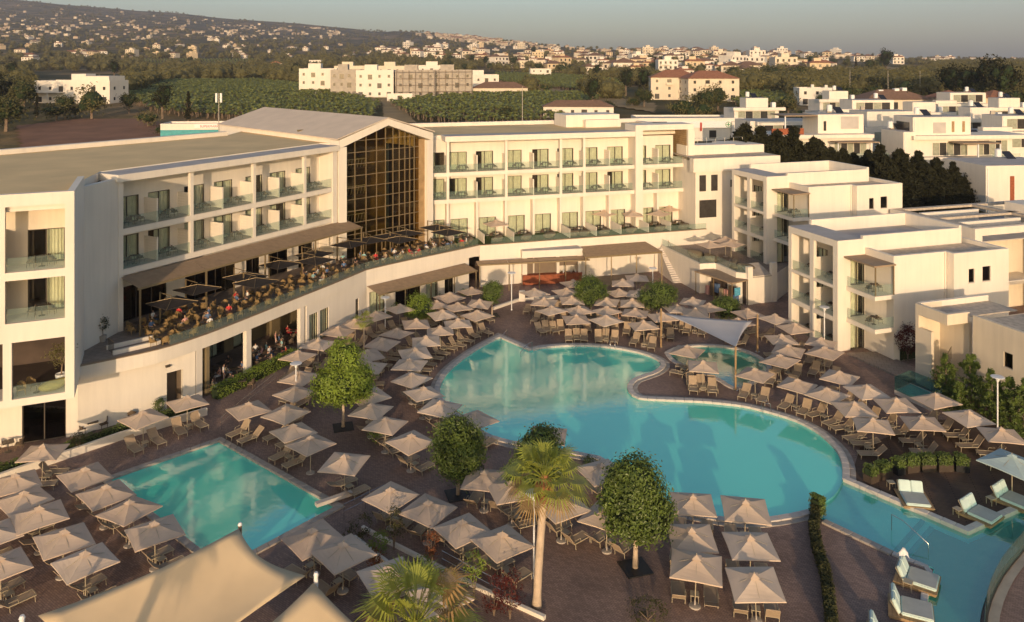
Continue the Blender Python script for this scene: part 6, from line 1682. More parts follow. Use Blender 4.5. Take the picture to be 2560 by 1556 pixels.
# dining tables under the terrace and on the lower strips
for k, (px, py) in enumerate(((535, 965), (560, 935), (590, 950), (640, 905), (665, 925), (690, 890), (720, 868), (700, 905), (610, 980), (740, 850), (800, 838), (825, 830), (560, 985))):
    x, y = G(px, py); table_group(x - .4, y + .6, .03, R.uniform(0, 1.5), DARKC, 'in the open restaurant under the terrace', R.choice((2, 4)), .55, 200 + k)
for k, (px, py) in enumerate(((232, 1078), (340, 1040), (20, 1130), (275, 1058))):
    x, y = G(px, py); table_group(x, y, .0, R.uniform(0, 1.5), DARKC, 'on the strip behind the planter wall', 2, 0, 230 + k)
for k, (px, py, q, lb) in enumerate(((801, 822, 1, 'person in a red dress standing at the restaurant doors'), (826, 815, 0, 'person in white standing against the white wall'), (690, 872, 3, 'person in a pink top walking between the restaurant columns'), (560, 960, 0, 'waiter in a white shirt standing in the restaurant'), (1548, 806, 5, 'person in black standing among the far parasols'))):
    x, y = G(px, py); put_person('stand', q, (x, y, .03), R.uniform(-2, 2), lb)
# black cantilever parasols over the terrace
def mk_black():
    t = thing('cantilever_parasol', 'black cantilever parasol', 'parasol'); z = 2.75; hs = 1.5
    link('canopy', canopy_mesh('canopy_black', 'black_fabric', 9, hs, z - .38, z), t)
    mb = MB(); mb.box(-.05, .05, hs + .15, hs + .25, 0, 3.0); mb.build('mast', 'bronze', t)
    mb = MB(); mb.tube((0, hs + .2, 2.95), (0, 0, z + .16), .035, n=6); mb.build('arm', 'bronze', t)
    mb = MB(); mb.tube((0, hs + .2, 1.9), (0, .75, z + .02), .025, n=6); mb.build('strut', 'bronze', t)
    mb = MB(); mb.box(-.4, .4, hs - .1, hs + .6, 0, .08); mb.build('base', 'stone', t)
    for i in range(4):
        a = math.pi / 4 + math.pi / 2 * i; mb = MB(); mb.tube((0, 0, z + .02), (hs * 1.4 * math.cos(a), hs * 1.4 * math.sin(a), z - .36), .02, n=4); mb.build('rib', 'bronze', t)
    return Proto(t)
BLK = mk_black()
BP = ((489, 715), (430, 750), (614, 686), (640, 699), (766, 627), (699, 655), (787, 646), (856, 603), (926, 595), (960, 582), (1016, 578), (1081, 562), (1121, 576), (1000, 594))
for i, (px, py) in enumerate(BP):
    x, y = G(px, py, T + 2.6); p = Vector((x, y)); v = p - FL.O
    if v.dot(FL.u) < 28.5 and v.dot(FL.n) < 1.9: p = p + FL.n * (1.9 - v.dot(FL.n))
    v = p - FA.O
    if v.dot(FA.n) < 2.2: p = p + FA.n * (2.2 - v.dot(FA.n))
    BLK.put((p.x, p.y, T), (FL.rz if px < 880 else FA.rz) + R.uniform(-.1, .1), None, ORD[sorted(q[0] for q in BP).index(px)] + ' black cantilever parasol from the left on the terrace', 'black parasols, left' if px < 820 else 'black parasols, right')
# ---------------------------------------------------------------- garden and lounge furniture
def mk_beanbag(m, name, label, cat='beanbag'):
    bm = bmesh.new(); bmesh.ops.create_icosphere(bm, subdivisions=3, radius=1); r = random.Random(4)
    for v in bm.verts:
        c = v.co; s = 1 + .06 * math.sin(5 * c.x + 2) * math.cos(4 * c.y); v.co = Vector((c.x * .85 * s, c.y * .55 * s, max(-.30, c.z * .42 + (.22 if c.x > .2 else 0) * (c.x - .2) * 1.6)))
        v.co.z += .30
    me = bpy.data.meshes.new(name); bm.to_mesh(me); bm.free(); me.materials.append(MATS[m])
    for p in me.polygons: p.use_smooth = True
    o = bpy.data.objects.new(name, me); C.objects.link(o); tag(o, label, cat)
    return Proto(o)
BB = mk_beanbag('beanbag', 'beanbag', 'brown beanbag')
for s in (4.2, 8.2, 12.0, 15.2, 18.6, 20.0, 22.9, 26.8, 31.0, 34.6):
    BB.put(FR(s, 2.4 + R.uniform(-.2, .2), GZ), R.uniform(-.5, .5) + FR.rz, None, 'brown beanbag lounger on the turf of a terrace garden', 'beanbags in the terrace gardens')
    bt.put(FR(s + .3, .5, GZ), 0, None, 'round dark table in a terrace garden', 'tables in the terrace gardens')
    for k in (-1, 1): bc.put(FR(s + .3 + .65 * k, .5, GZ), FR.rz + math.pi + math.pi / 2 * -k, None, 'dark woven armchair in a terrace garden', 'chairs in the terrace gardens')
for x, y in ((24.6, 98.6), (26.6, 95.6), (27.6, 94.2), (23.2, 101.0)):
    BB.put((x, y, 3.2), R.uniform(0, 3), 1.25, 'brown beanbag lounger on the raised apartment terrace', 'beanbags on the apartment terrace')
BO = mk_beanbag('beanbag_olive', 'beanbag', 'olive bolster beanbag on the floor of the sunlit lounge in the left block')
BO.put(FB(16.6, -1.1, T), FB.rz + .25, (1.1, .9, .85))
pt = thing('potted_tree', 'potted small tree in a white tub inside the left lounge opening', 'potted plant', FB(17.0, -2.1, T))
mb = MB(); mb.lathe((0, 0, 0), [(.28, 0), (.40, .62), (.38, .66), (.34, .60)], 14); mb.build('tub', 'white_metal', pt)
link('foliage', crown_mesh([((-.1, 0, 1.9), (.75, .7, .55)), ((.2, .1, 2.4), (.6, .55, .45))], 900, .17, 51, 'leaf_olive', fill=.5), pt)
mb = MB(); mb.path([(0, 0, .55), (.05, 0, 1.2), (-.1, 0, 2.0)], [.06, .05, .03], 6); mb.path([(.05, 0, 1.1), (.25, .1, 2.3)], [.04, .02], 5); mb.build('stem', 'bark', pt)
pt = thing('potted_ball', 'potted clipped ball plant in the shaded recess by the left wing', 'potted plant', FL(-2.0, .9, T))
mb = MB(); mb.lathe((0, 0, 0), [(.22, 0), (.3, .5), (.26, .5)], 12); mb.build('pot', 'concrete', pt); mb = MB(); mb.tube((0, 0, .45), (0, 0, 1.1), .03); mb.build('stem', 'bark', pt)
link('foliage', crown_mesh([((0, 0, 1.4), (.36, .36, .36))], 420, .12, 52, 'leaf_dark'), pt)
for s, d in ((15.2, -1.6), (14.7, -.9)):
    GOLD.put(FB(s, d, T), FB.rz + R.uniform(-1, 1), None, 'pale armchair in the sunlit lounge of the left block', 'lounge armchairs')
TBL.put(FB(15.6, -.9, T), .3, .8, 'low table in the sunlit lounge of the left block')
for P_ in (PAR, SIDE, *BED, TBL, GOLD, DARKC, bt, bc): P_.drop()
# ================================================================== countryside behind the hotel
RB = random.Random(77)
def px_of(X, Y, z): return (1280 + 2000 * X / Y, 152 + 2000 * (H - z) / Y)
def blob_tree(name, h, rx, n, size, seed, m, lobes=5, flat=1.0):
    r = random.Random(seed); L = [((0, 0, h * .62), (rx * .75, rx * .75, h * .36 * flat))]
    for k in range(lobes):
        a = k * 6.283 / lobes + r.uniform(-.4, .4); q = r.uniform(.3, .6) * rx
        L.append(((q * math.cos(a), q * math.sin(a), h * r.uniform(.45, .78)), (rx * r.uniform(.42, .6),) * 2 + (h * r.uniform(.16, .26) * flat,)))
    me = crown_mesh(L, n, size, seed, m, jit=.9, fill=.6, bumps=.3); me.name = name
    return me, core_mesh(L, .72, 'leaf_core', seed)
KINDS = {
 'broad': [blob_tree('broad_crown', 7.5, 3.4, 1100, .62, s, m) for s, m in ((1, 'leaf_dark'), (2, 'leaf_olive'), (3, 'leaf_dark'))],
 'bush': [blob_tree('bush_crown', 3.2, 2.3, 600, .42, s, m) for s, m in ((4, 'leaf_olive'), (5, 'leaf_dark'))],
 'pine': [blob_tree('pine_crown', 12, 3.0, 1300, .7, s, 'leaf_pine', 7) for s in (6, 7)],
}
cyp = conifer_mesh(9.0, 1.1, 1600, 9, .6, 'leaf_pine')
def trunk_mesh(h, r_, m='bark'):
    mb = MB(); mb.path([(0, 0, -.5), (.1, 0, h * .35), (-.08, .05, h * .7)], [r_ * 1.3, r_, r_ * .5], 6)
    for k in range(4):
        a = k * 1.6 + .3; mb.path([(.05, 0, h * .35), (h * .16 * math.cos(a), h * .16 * math.sin(a), h * .65)], [r_ * .5, r_ * .2], 5)
    return mb.mesh('trunk', m)
TR = {'broad': trunk_mesh(7.5, .28), 'bush': trunk_mesh(3.2, .12), 'pine': trunk_mesh(12, .3), 'cyp': trunk_mesh(9, .14)}
def bg_tree(kind, X, Y, s, label, group=None, z=None, name=None):
    t = thing(name or {'broad': 'broadleaf_tree', 'bush': 'bush', 'pine': 'pine_tree', 'cyp': 'cypress_tree'}[kind], label, 'bush' if kind == 'bush' else 'tree', (X, Y, zt(X, Y) if z is None else z), RB.uniform(0, 6.28), group)
    if kind == 'cyp': link('crown', cyp, t)
    else:
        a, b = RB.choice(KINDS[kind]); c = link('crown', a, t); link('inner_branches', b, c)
    link('trunk', TR[kind], t); t.scale = (s, s, s * RB.uniform(.9, 1.1))
    return t
# ---------------------------------------------------------------- buildings
def win_mesh(w, h):
    mb = MB(); mb.box(-w / 2, w / 2, -.04, .06, 0, h); return mb.mesh('window', 'glass_dark_solid')
mat('glass_dark_solid', (.05, .045, .04), .15, .2, 2, spec=.7)
mat('curtain_pane', (.32, .32, .24), .3, .2, 2, spec=.5)
WM = {(w, h): win_mesh(w, h) for w, h in ((1.0, 1.2), (1.8, 2.1), (.6, 1.4), (2.6, 2.2))}
def building(label, loc, w, d, floors, rz, wall='plaster_cream', roof='flat', rmat='roof_red', wins=None, fh=3.0, group=None, extra=None, name='house', cat='house', balc=False, side=True):
    t = thing(name, label, cat, loc, rz, group); h = floors * fh
    mb = MB(); mb.box(-w / 2, w / 2, -d / 2, d / 2, -2.5, h); mb.build('wall', wall, t)
    if roof == 'flat':
        for a in ((-w / 2 - .01, w / 2 + .01, -d / 2 - .01, -d / 2 + .25), (-w / 2 - .01, w / 2 + .01, d / 2 - .25, d / 2 + .01), (-w / 2 - .01, -w / 2 + .25, -d / 2 + .25, d / 2 - .25), (w / 2 - .25, w / 2 + .01, -d / 2 + .25, d / 2 - .25)):
            mb = MB(); mb.box(*a, h - .1, h + .5); mb.build('parapet', wall, t)
        mb = MB(); mb.box(-w / 2 + .25, w / 2 - .25, -d / 2 + .25, d / 2 - .25, h, h + .06); mb.build('roof', 'roof_grey', t)
    else:
        e = .5; rh = min(w, d) * .24; mb = MB(); x, y = w / 2 + e, d / 2 + e
        if roof == 'hip':
            k = max(0, w / 2 - d / 2); P = [(-x, -y, h), (x, -y, h), (x, y, h), (-x, y, h), (-k, 0, h + rh), (k, 0, h + rh)]
            mb.add(P, [(0, 1, 5, 4), (1, 2, 5), (2, 3, 4, 5), (3, 0, 4), (3, 2, 1, 0)])
        else:
            P = [(-x, -y, h), (x, -y, h), (x, y, h), (-x, y, h), (0, -y, h + rh), (0, y, h + rh)]
            mb.add(P, [(0, 4, 5, 3), (4, 1, 2, 5), (0, 1, 4), (2, 3, 5), (3, 2, 1, 0)])
        mb.build('roof', rmat, t)
    n = wins or max(2, int(w / 3.2))
    for f in range(floors):
        for k in range(n):
            key = (1.8, 2.1) if (k + f) % 3 == 0 else (1.0, 1.2)
            z0 = f * fh + (.25 if key[1] > 2 else 1.0); o = link('window', WM[key], t, loc=(-w / 2 + w * (k + .5) / n, -d / 2 - .02, z0))
            if balc and key[1] > 2 and f > 0:
                mb = MB(); mb.box(-1.3, 1.3, -1.2, 0, -.3, -.12); mb.box(-1.3, 1.3, -1.2, -1.12, -.12, .75); ob = mb.build('balcony', wall, t); ob.location = (-w / 2 + w * (k + .5) / n, -d / 2, z0)
        if side:
            for sx in (-1, 1):
                for k in range(max(1, int(d / 5))):
                    o = link('window', WM[1.0, 1.2], t, loc=(sx * (w / 2 + .02), -d / 2 + d * (k + .5) / max(1, int(d / 5)), f * fh + 1.0)); o.rotation_euler = (0, 0, math.pi / 2)
    for (x0, x1, y0, y1, z0, z1, nm, m) in (extra or []):
        mb = MB(); mb.box(x0, x1, y0, y1, z0, z1); mb.build(nm, m, t)
    return t
def B(px, py, *a, **k): return building(a[0], GT(px, py), *a[1:], **k)
B(205, 256, 'white two-storey villa with roof terrace on the left, behind a wispy tree', 31, 12, 2, -.12, 'plaster', wins=7, fh=4.0, extra=[(-3, 3, -2, 4, 8.0, 11.0, 'roof_house', 'plaster'), (3, 14.6, -5, 5, 8.0, 10.2, 'upper_storey', 'plaster'), (-18, -3, -8, -6, 3.8, 4.2, 'balcony_slab', 'plaster'), (-17.6, -17.2, -7.8, -7.4, 0, 3.8, 'column', 'plaster'), (-9, -8.6, -7.8, -7.4, 0, 3.8, 'column', 'plaster')])
B(30, 190, 'ochre gabled house at the far left edge', 13, 10, 1, .1, 'plaster_ochre', 'gable', 'plaster_cream', fh=4)
B(62, 146, 'long white house with red tile roof at the upper left', 30, 12, 1, .1, 'plaster', 'hip', fh=4)
B(178, 137, 'white house with low red roof on the left plain', 24, 11, 1, -.1, 'plaster', 'hip', fh=4)
B(690, 168, 'house with brown gable among the trees above the green screen', 15, 10, 1, .2, 'plaster_cream', 'gable', fh=4)
B(790, 165, 'white modern house right of the green screen', 14, 9, 2, 0, 'plaster')
for i, (px, py, w, fl, wl) in enumerate(((800, 232, 16, 3, 'plaster'), (868, 238, 12, 3, 'concrete'), (940, 240, 15, 3, 'plaster'), (1040, 240, 16, 3, 'concrete'), (1130, 238, 17, 3, 'concrete'), (1205, 222, 16, 2, 'plaster'), (985, 212, 18, 3, 'plaster_cream'), (1090, 208, 20, 3, 'plaster'), (880, 212, 18, 3, 'plaster_cream'))):
    lb = ['leftmost pale shell', 'bare concrete shell left of the scaffold', 'white plastered shell', 'middle concrete shell in scaffolding', 'right concrete shell in scaffolding', 'white two-storey house at the right end', 'middle one of the rear row', 'right one of the rear row', 'left one of the rear row'][i]
    b = B(px, py + 3, lb + ' of the unfinished apartment site', w * 1.05, 12, fl, .08, wl, wins=4, fh=3.7, name='unfinished_building', cat='building', extra=[(-w * .3, w * .05, -3, 3, fl * 3.7, fl * 3.7 + 2.8, 'stair_head', wl)])
    if 'scaffold' in lb and 'left of' not in lb:
        for k in range(7):
            mb = MB(); x_ = -w / 2 + w * k / 6; mb.tube((x_, -7.2, 0), (x_, -7.2, 11.6), .12, n=4); mb.build('scaffold_pole', 'bark', b)
        for k in range(4):
            mb = MB(); mb.tube((-w / 2, -7.25, 2.4 + 2.8 * k), (w / 2, -7.25, 2.4 + 2.8 * k), .12, n=4); mb.build('scaffold_rail', 'bark', b)
mb = MB(); p0, p1 = GT(845, 232), GT(905, 252)
for k in range(9):
    a = [lerp(p0[j], p1[j], k / 9) for j in range(3)]; b = [lerp(p0[j], p1[j], (k + 1) / 9 - .01) for j in range(3)]
    f = Frame(a[:2], (b[0] - a[0], b[1] - a[1])); mb.boxF(f, 0, math.dist(a[:2], b[:2]), -.06, .06, min(a[2], b[2]) - .5, min(a[2], b[2]) + 2.6)
mb.build('site_hoarding', 'concrete', label='grey panel hoarding along the building site', cat='fence')
B(1000, 254, 'low plain white wall block in front of the building site', 10, 4, 1, .1, 'plaster', wins=1, fh=2.6, name='site_cabin', cat='cabin')
B(1250, 240, 'single-storey cream house with brown tile roof right of the building site', 24, 11, 1, .05, 'plaster_cream', 'hip', 'roof_brown', fh=3.6, wins=6)
B(1445, 292, 'long low white house with brown roof behind the banana field', 22, 8, 1, -.05, 'plaster', 'hip', 'roof_brown', fh=3.2, wins=6)
B(1350, 193, 'small white cubic house beside a dark shrub in the middle distance', 16, 9, 2, .1, 'plaster', wins=3)
B(1320, 168, 'cream terrace of flats left of the cypress row', 40, 12, 2, -.05, 'plaster_cream', wins=10, fh=3.4)
B(1510, 175, 'white villa with red hip roofs below the town', 30, 12, 1, .1, 'plaster', 'hip', fh=4)
B(1685, 248, 'left half of the cream apartment house with red tile roofs', 20, 13, 3, -.1, 'plaster_cream', 'hip', wins=4, balc=True)
B(1770, 252, 'right half of the cream apartment house with red tile roofs', 21, 13, 3, .12, 'plaster_cream', 'hip', wins=4, balc=True)
B(1880, 225, 'long white house with red roof and water tanks behind bushes', 26, 10, 1, 0, 'plaster', 'hip', fh=4)
B(2035, 262, 'small white villa with chimneys in the middle right field', 13, 9, 2, -.1, 'plaster', wins=3, extra=[(-1, 0, 0, 1, 6, 7.6, 'chimney', 'plaster'), (4, 5, 0, 1, 6, 7.4, 'chimney', 'plaster')])
B(2225, 298, 'cream house with wide brown eaves and roof tanks', 20, 12, 2, .05, 'plaster_cream', 'hip', 'roof_brown', fh=3.1, extra=[(1, 2.4, -1, .6, 7.6, 9.4, 'water_tank', 'white_metal'), (3.4, 4.8, -1, .6, 7.6, 9.6, 'water_tank', 'white_metal'), (-4, -2.6, -1, .6, 7.4, 9.0, 'water_tank', 'white_metal')])
for i, px in enumerate((2370, 2425, 2485)): B(px, 292, ['left', 'middle', 'right'][i] + ' house of the row with red tile roofs at the right', 10, 10, 2, .08, 'plaster_ochre', 'hip', wins=3, balc=True)
B(2140, 212, 'white row of flats on the right plain', 34, 10, 2, .05, 'plaster', wins=9)
B(2060, 205, 'greyish row of flats left of the white row on the right plain', 30, 10, 2, .05, 'concrete', wins=9)
# shops behind the right wing
s_ = B(1715, 345, 'long grey-roofed shop row with white fronts and a green cross sign', 27, 12, 1, .03, 'plaster', wins=5, fh=5.0, name='shop_row', cat='shop', side=False, extra=[(-13.3, 13.3, -6.4, -6.05, 3.0, 4.7, 'sign_band', 'white_print'), (-12.2, -6.5, -6.5, -6.4, 4.0, 4.6, 'clerestory', 'glass_dark_solid'), (2.0, 2.5, -6.55, -6.42, 2.2, 4.4, 'flag_red', 'red_paint')])
mb = MB(); N = 20
for k in range(N):
    t0, t1 = 6.283 * k / N, 6.283 * (k + 1) / N
    mb.add([(.75 * math.cos(t0), 0, .75 * math.sin(t0)), (.75 * math.cos(t1), 0, .75 * math.sin(t1)), (.62 * math.cos(t1), 0, .62 * math.sin(t1)), (.62 * math.cos(t0), 0, .62 * math.sin(t0))], [(0, 1, 2, 3)])
mb.box(-.5, .5, -.02, .02, -.1, .1); mb.box(-.1, .1, -.03, .01, -.5, .5)
o = mb.build('cross_emblem', 'green_paint', s_); o.location = (9.3, -6.47, 3.85)
mk = B(508, 346, 'low supermarket with turquoise window band and a lettered fascia', 19, 8, 1, .1, 'plaster', wins=1, fh=3.6, name='supermarket', cat='shop', side=False, extra=[(-9.4, 9.4, -4.3, -4.05, .4, 2.5, 'turquoise_band', 'teal_paint'), (-1.0, 7.4, -4.35, -4.05, 2.9, 3.9, 'fascia_board', 'white_print')])
cu = bpy.data.curves.new('sign_text', 'FONT'); cu.body = 'SUPERMARKET'; cu.size = .85; cu.extrude = .01; cu.align_x = 'CENTER'
cu.materials.append(MATS['red_paint']); tx = bpy.data.objects.new('sign_lettering', cu); C.objects.link(tx)
dgx = bpy.context.evaluated_depsgraph_get(); tme = bpy.data.meshes.new_from_object(tx.evaluated_get(dgx)); bpy.data.objects.remove(tx)
o = link('sign_lettering', tme, mk); o.location = (3.2, -4.38, 3.1); o.rotation_euler = (math.pi / 2, 0, 0)
p0, p1 = GT(655, 191), GT(757, 189); f = Frame(p0[:2], (p1[0] - p0[0], p1[1] - p0[1])); L = math.dist(p0[:2], p1[:2])
gf = thing('green_screen_fence', 'long bright green windscreen fence in the fields', 'fence', p0, world=True)
for k in range(12):
    mb = MB(); mb.boxF(f, L * k / 12 + .1, L * (k + 1) / 12 - .1, -.05, .05, p0[2] - .5, p0[2] + 3.2); mb.build('panel', 'green_net', gf)
# white villas on the right
def villa(label, px, Y, parts):
    """parts: (x0,x1,y0,y1,z0,z1,name,material) in metres about the villa's front centre; windows as parts"""
    X = (px - 1280) / 2000 * Y; z = zt(X, Y); t = thing('white_villa', label, 'villa', (X, Y, z), .12)
    for (x0, x1, y0, y1, z0, z1, nm, m) in parts:
        mb = MB(); mb.box(x0, x1, y0, y1, z0, z1); o = mb.build(nm, m, t)
        if nm == 'storey':
            mb = MB(); mb.box(x0 + .15, x1 - .15, y0 + .15, y1 - .15, z1, z1 + .03); mb.build('roof', 'roof_grey', o)
            mb = MB(); xp = x0 + .25; mb.box(xp, xp + .12, y0 - .12, y0 - .005, z0 + .2, z1 - .2); mb.build('drain_pipe', 'white_metal', o)
            if RB.random() < .75:
                a, b = RB.uniform(x0 + 1, x1 - 2), y1 - RB.uniform(1.4, 2.6); mb = MB(); mb.lathe((a, b, z1), [(.5, .3), (.5, 1.5), (.1, 1.6)], 10); mb.build('water_tank', 'white_metal', o)
                mb = MB(); mb.rbox(a + 1.6, b - .3, z1 + .55, 1.5, 1.9, .08, 0, .6); mb.build('solar_panel', 'car_black', o)
            if RB.random() < .8:
                a = RB.uniform(x0 + 1, x1 - 1.2); mb = MB(); mb.box(a, a + .9, y1 - 1.2, y1 - .85, z1 + .03, z1 + .75); mb.build('air_unit', 'concrete', o)
    return t
def glz(x0, x1, y, z0, z1, n):
    out = []
    for k in range(n):
        a, b = lerp(x0, x1, k / n) + .06, lerp(x0, x1, (k + 1) / n) - .06; out.append((a, b, y - .06, y, z0, z1, 'window', 'curtain_pane' if k % 2 == 0 else 'glass_dark_solid'))
    return out
v1 = [(-9, 10, 0, 9, -6, 4.2, 'storey', 'plaster'), (-10.5, 9, 1.2, 9, 4.2, 7.4, 'storey', 'plaster'), (-10.8, 8.5, -.2, 9, 7.4, 8.1, 'roof_slab', 'plaster'), (-1, 8, 2.5, 8.5, 8.1, 11.6, 'storey', 'plaster'), (-7.5, -1, 2.5, 8.5, 11.3, 11.5, 'pergola', 'awning'), (-7.4, -7.2, 2.6, 2.8, 8.1, 11.3, 'post', 'white_metal'), (3.5, 7, 2.44, 2.5, 8.9, 11.2, 'shutter', 'roof_grey'), (-.9 + 1, .6, 2.44, 2.5, 8.6, 10.4, 'window', 'glass_dark_solid'), (-10.6, -4.5, 1.0, 1.4, 8.1, 9.2, 'timber_screen', 'timber_red'), (-3, 9.5, -3.5, 0, 3.6, 4.2, 'terrace_slab', 'plaster'), (0, 8, -2.8, 0, 6.8, 7.0, 'pergola', 'awning'), (0, .15, -2.8, -2.65, 4.2, 6.8, 'post', 'white_metal'), (7.85, 8, -2.8, -2.65, 4.2, 6.8, 'post', 'white_metal')]
v1 += glz(-10, -3, 1.2, 4.4, 6.7, 6) + glz(1.5, 7.8, 1.2, 4.4, 6.7, 5) + glz(-8, 0, 0, .6, 3.0, 5) + [(-3, 9.4, -3.45, -3.4, 4.2, 5.1, 'glass_rail', 'glass_rail')]
villa('white stepped villa with roof pergola behind the dark conifers', 2075, 146, v1)
v2 = [(-9, 11, 0, 9, -6, 4.0, 'storey', 'plaster'), (-8, 12, 1.5, 9, 4.0, 7.2, 'storey', 'plaster'), (-8.5, 15, .2, 9, 7.2, 7.9, 'roof_slab', 'plaster'), (-7.5, 4, 2, 8, 7.9, 11.2, 'storey', 'plaster'), (-3.5, -1, 1.94, 2, 8.2, 10.2, 'shutter', 'roof_grey'), (.2, .7, 1.94, 2, 8.4, 10.4, 'window', 'timber'), (2.3, 2.8, 1.94, 2, 8.4, 10.4, 'window', 'timber'), (-7.56, -7.5, 3, 7, 8.4, 10.2, 'window', 'glass_dark_solid'), (-10, -7.6, 1, 8, 4, 8.6, 'storey', 'plaster'), (-2, 10, -3, 0, 3.5, 4.0, 'terrace_slab', 'plaster'), (-1, 6.5, -2.6, 1.2, 6.6, 6.8, 'pergola', 'awning'), (6.3, 6.5, -2.6, -2.4, 4, 6.6, 'post', 'white_metal'), (2, 2.2, -2.6, -2.4, 4, 6.6, 'post', 'white_metal')]
v2 += glz(-4, 3, 1.5, 4.2, 6.5, 5) + glz(5, 11, 1.5, 4.2, 6.8, 5) + glz(-4, 3.5, 0, .2, 2.8, 4) + [(4.5, 10, -2.95, -2.9, 4, 4.9, 'glass_rail', 'glass_rail')]
villa('white villa with roof box and long cantilevered eave at the right', 2395, 146, v2)
v3 = [(-5, 9, 0, 10, -5, 7.0, 'storey', 'plaster'), (-1, -.3, -.05, 0, 1.2, 5.4, 'window', 'timber_red'), (2.2, 3.2, -.05, 0, 1.5, 2.6, 'window', 'glass_dark_solid'), (5.0, 6.2, -.05, 0, 4.3, 5.4, 'window', 'glass_dark_solid')]
villa('tall plain white house wall with narrow red slot window at the right edge', 2540, 122, v3)
villa('low white house with roof terrace left of the stepped villa', 1985, 165, [(-10, 8, 0, 9, -6, 4.5, 'storey', 'plaster'), (-9, 6, 1, 9, 4.5, 7.8, 'storey', 'plaster'), (-8, 6.4, -.3, 1, 7.0, 7.8, 'roof_slab', 'plaster'), *glz(-8, 4, 1, 4.7, 6.9, 6)])
villa('white terraced house between the two villas', 2275, 168, [(-10, 10, 0, 9, -6, 6.2, 'storey', 'plaster'), (-9, 2, 1, 8, 6.2, 9.4, 'storey', 'plaster'), *glz(-8, 8, 0, 2.6, 5.2, 7)])
nb = thing('flat_roofed_block', 'pale flat-roofed block adjoining the right end of the hotel', 'building', (31, 112, 0), world=True)
Fn = Frame((24.9, 108.6), (.957, .2886))
for (a, b, c, d, z0, z1, nm) in ((0, 12.8, -8, 0, 0, 14.3, 'storey'), (-.6, 13.0, -.5, .55, 12.9, 14.75, 'eave_band'), (.4, 8.2, -6.0, -3.2, 14.3, 16.1, 'roof_house'), (8.2, 13.2, -9.5, -3.6, 0, 15.9, 'storey')):
    mb = MB(); mb.boxF(Fn, a, b, c, d, z0, z1); mb.build(nm, 'plaster', nb)
mb = MB(); mb.boxF(Fn, -.5, 12.9, -7.9, .5, 14.75, 14.77); mb.build('flat_roof', 'roof_gravel', nb)
for a, b, z0, z1 in ((.6, 1.6, 10.2, 12.4), (2.4, 3.4, 10.2, 12.4), (5.4, 6.6, 10.6, 11.6), (.6, 3.2, 6.6, 9.0)):
    mb = MB(); mb.boxF(Fn, a, b, 0, .04, z0, z1); mb.build('window', 'glass_dark_solid', nb)
for k in range(9):
    mb = MB(); mb.tube(Fn(.3 + k * 1.5, -7.8, 14.7), Fn(.3 + k * 1.5, -7.8, 16.6), .035, n=4); mb.build('fence_post', 'steel', nb)
mb = MB(); mb.tube(Fn(.3, -7.8, 16.6), Fn(12.3, -7.8, 16.6), .03, n=4); mb.build('fence_rail', 'steel', nb)
vx = [(-8, 8, 0, 8, -5, 3.4, 'storey', 'plaster'), (-7, 5, 1, 8, 3.4, 6.6, 'storey', 'plaster'), (-7.5, 6.5, .2, 1, 6.1, 6.9, 'roof_slab', 'plaster'), (-3, 3, 3, 7, 6.6, 9.2, 'storey', 'plaster'), (4.6, 5.6, 4, 5, 6.6, 8.0, 'water_tank', 'white_metal'), *glz(-6, 4, 1, 3.6, 5.9, 5), *glz(-6, 6, 0, .6, 2.8, 5)]
vy = [(-9, 7, 0, 8, -5, 6.4, 'storey', 'plaster'), (-4, 7, 2, 8, 6.4, 9.4, 'storey', 'plaster'), (-9.4, -3, .5, 2, 6.4, 7.3, 'parapet_block', 'plaster'), (-8, -5, -1.6, 0, 3.0, 3.3, 'balcony_slab', 'plaster'), *glz(-8, 5, 0, 3.3, 5.7, 6), *glz(-3, 6, 2, 6.8, 8.8, 4)]
for (px, Y, pp, lb) in ((2480, 178, vx, 'white flat-roofed villa upper right, next to the red-roofed row'), (2180, 196, vy, 'white flat-roofed house above the stepped villa'), (2330, 192, vx, 'white flat-roofed villa above the terraced house'), (2570, 160, vy, 'white flat-roofed house cut by the right edge'), (1905, 205, vx, 'white flat-roofed villa right of the shop row'), (2110, 235, vx, 'white flat-roofed villa left of the house with roof tanks'), (2420, 225, vy, 'white flat-roofed house behind the red-roofed row'), (2545, 205, vx, 'white flat-roofed villa in the upper right corner of the estate')):
    villa(lb, px, Y, pp)
# dark conifers in front of the villas
cmA = conifer_mesh(11, 5.4, 6500, 61, 1.0); cmB = conifer_mesh(12.5, 5.0, 6500, 62, 1.0)
CF = ((1862, 305), (1902, 318), (1942, 322), (1985, 318), (2035, 340), (2085, 395), (2120, 402), (2170, 375), (2215, 385), (2262, 392), (2310, 398), (2355, 420), (2398, 436), (2440, 452), (2145, 430), (2240, 430), (1880, 360), (1925, 380), (2060, 430), (2190, 440), (2290, 440), (2335, 450), (2010, 390), (2048, 350), (2078, 365), (2108, 372), (2134, 380), (2200, 362), (2248, 370), (2296, 378), (2340, 392), (2382, 405), (2420, 425))
for i, (px, topy) in enumerate(CF):
    Y = 121 + (i * 37 % 9); X = (px - 1280) / 2000 * Y; z = zt(X, Y); h = H - (topy - 152) * Y / 2000 - z
    conifer((X, Y, z), (cmA, cmB)[i % 2], 11.5, ORD[sorted(c_[0] for c_ in CF).index(px)] + ' dark conifer from the left in the belt before the villas', s=max(.45, h / (11.4, 12.6)[i % 2]), group='dark conifers before the villas')
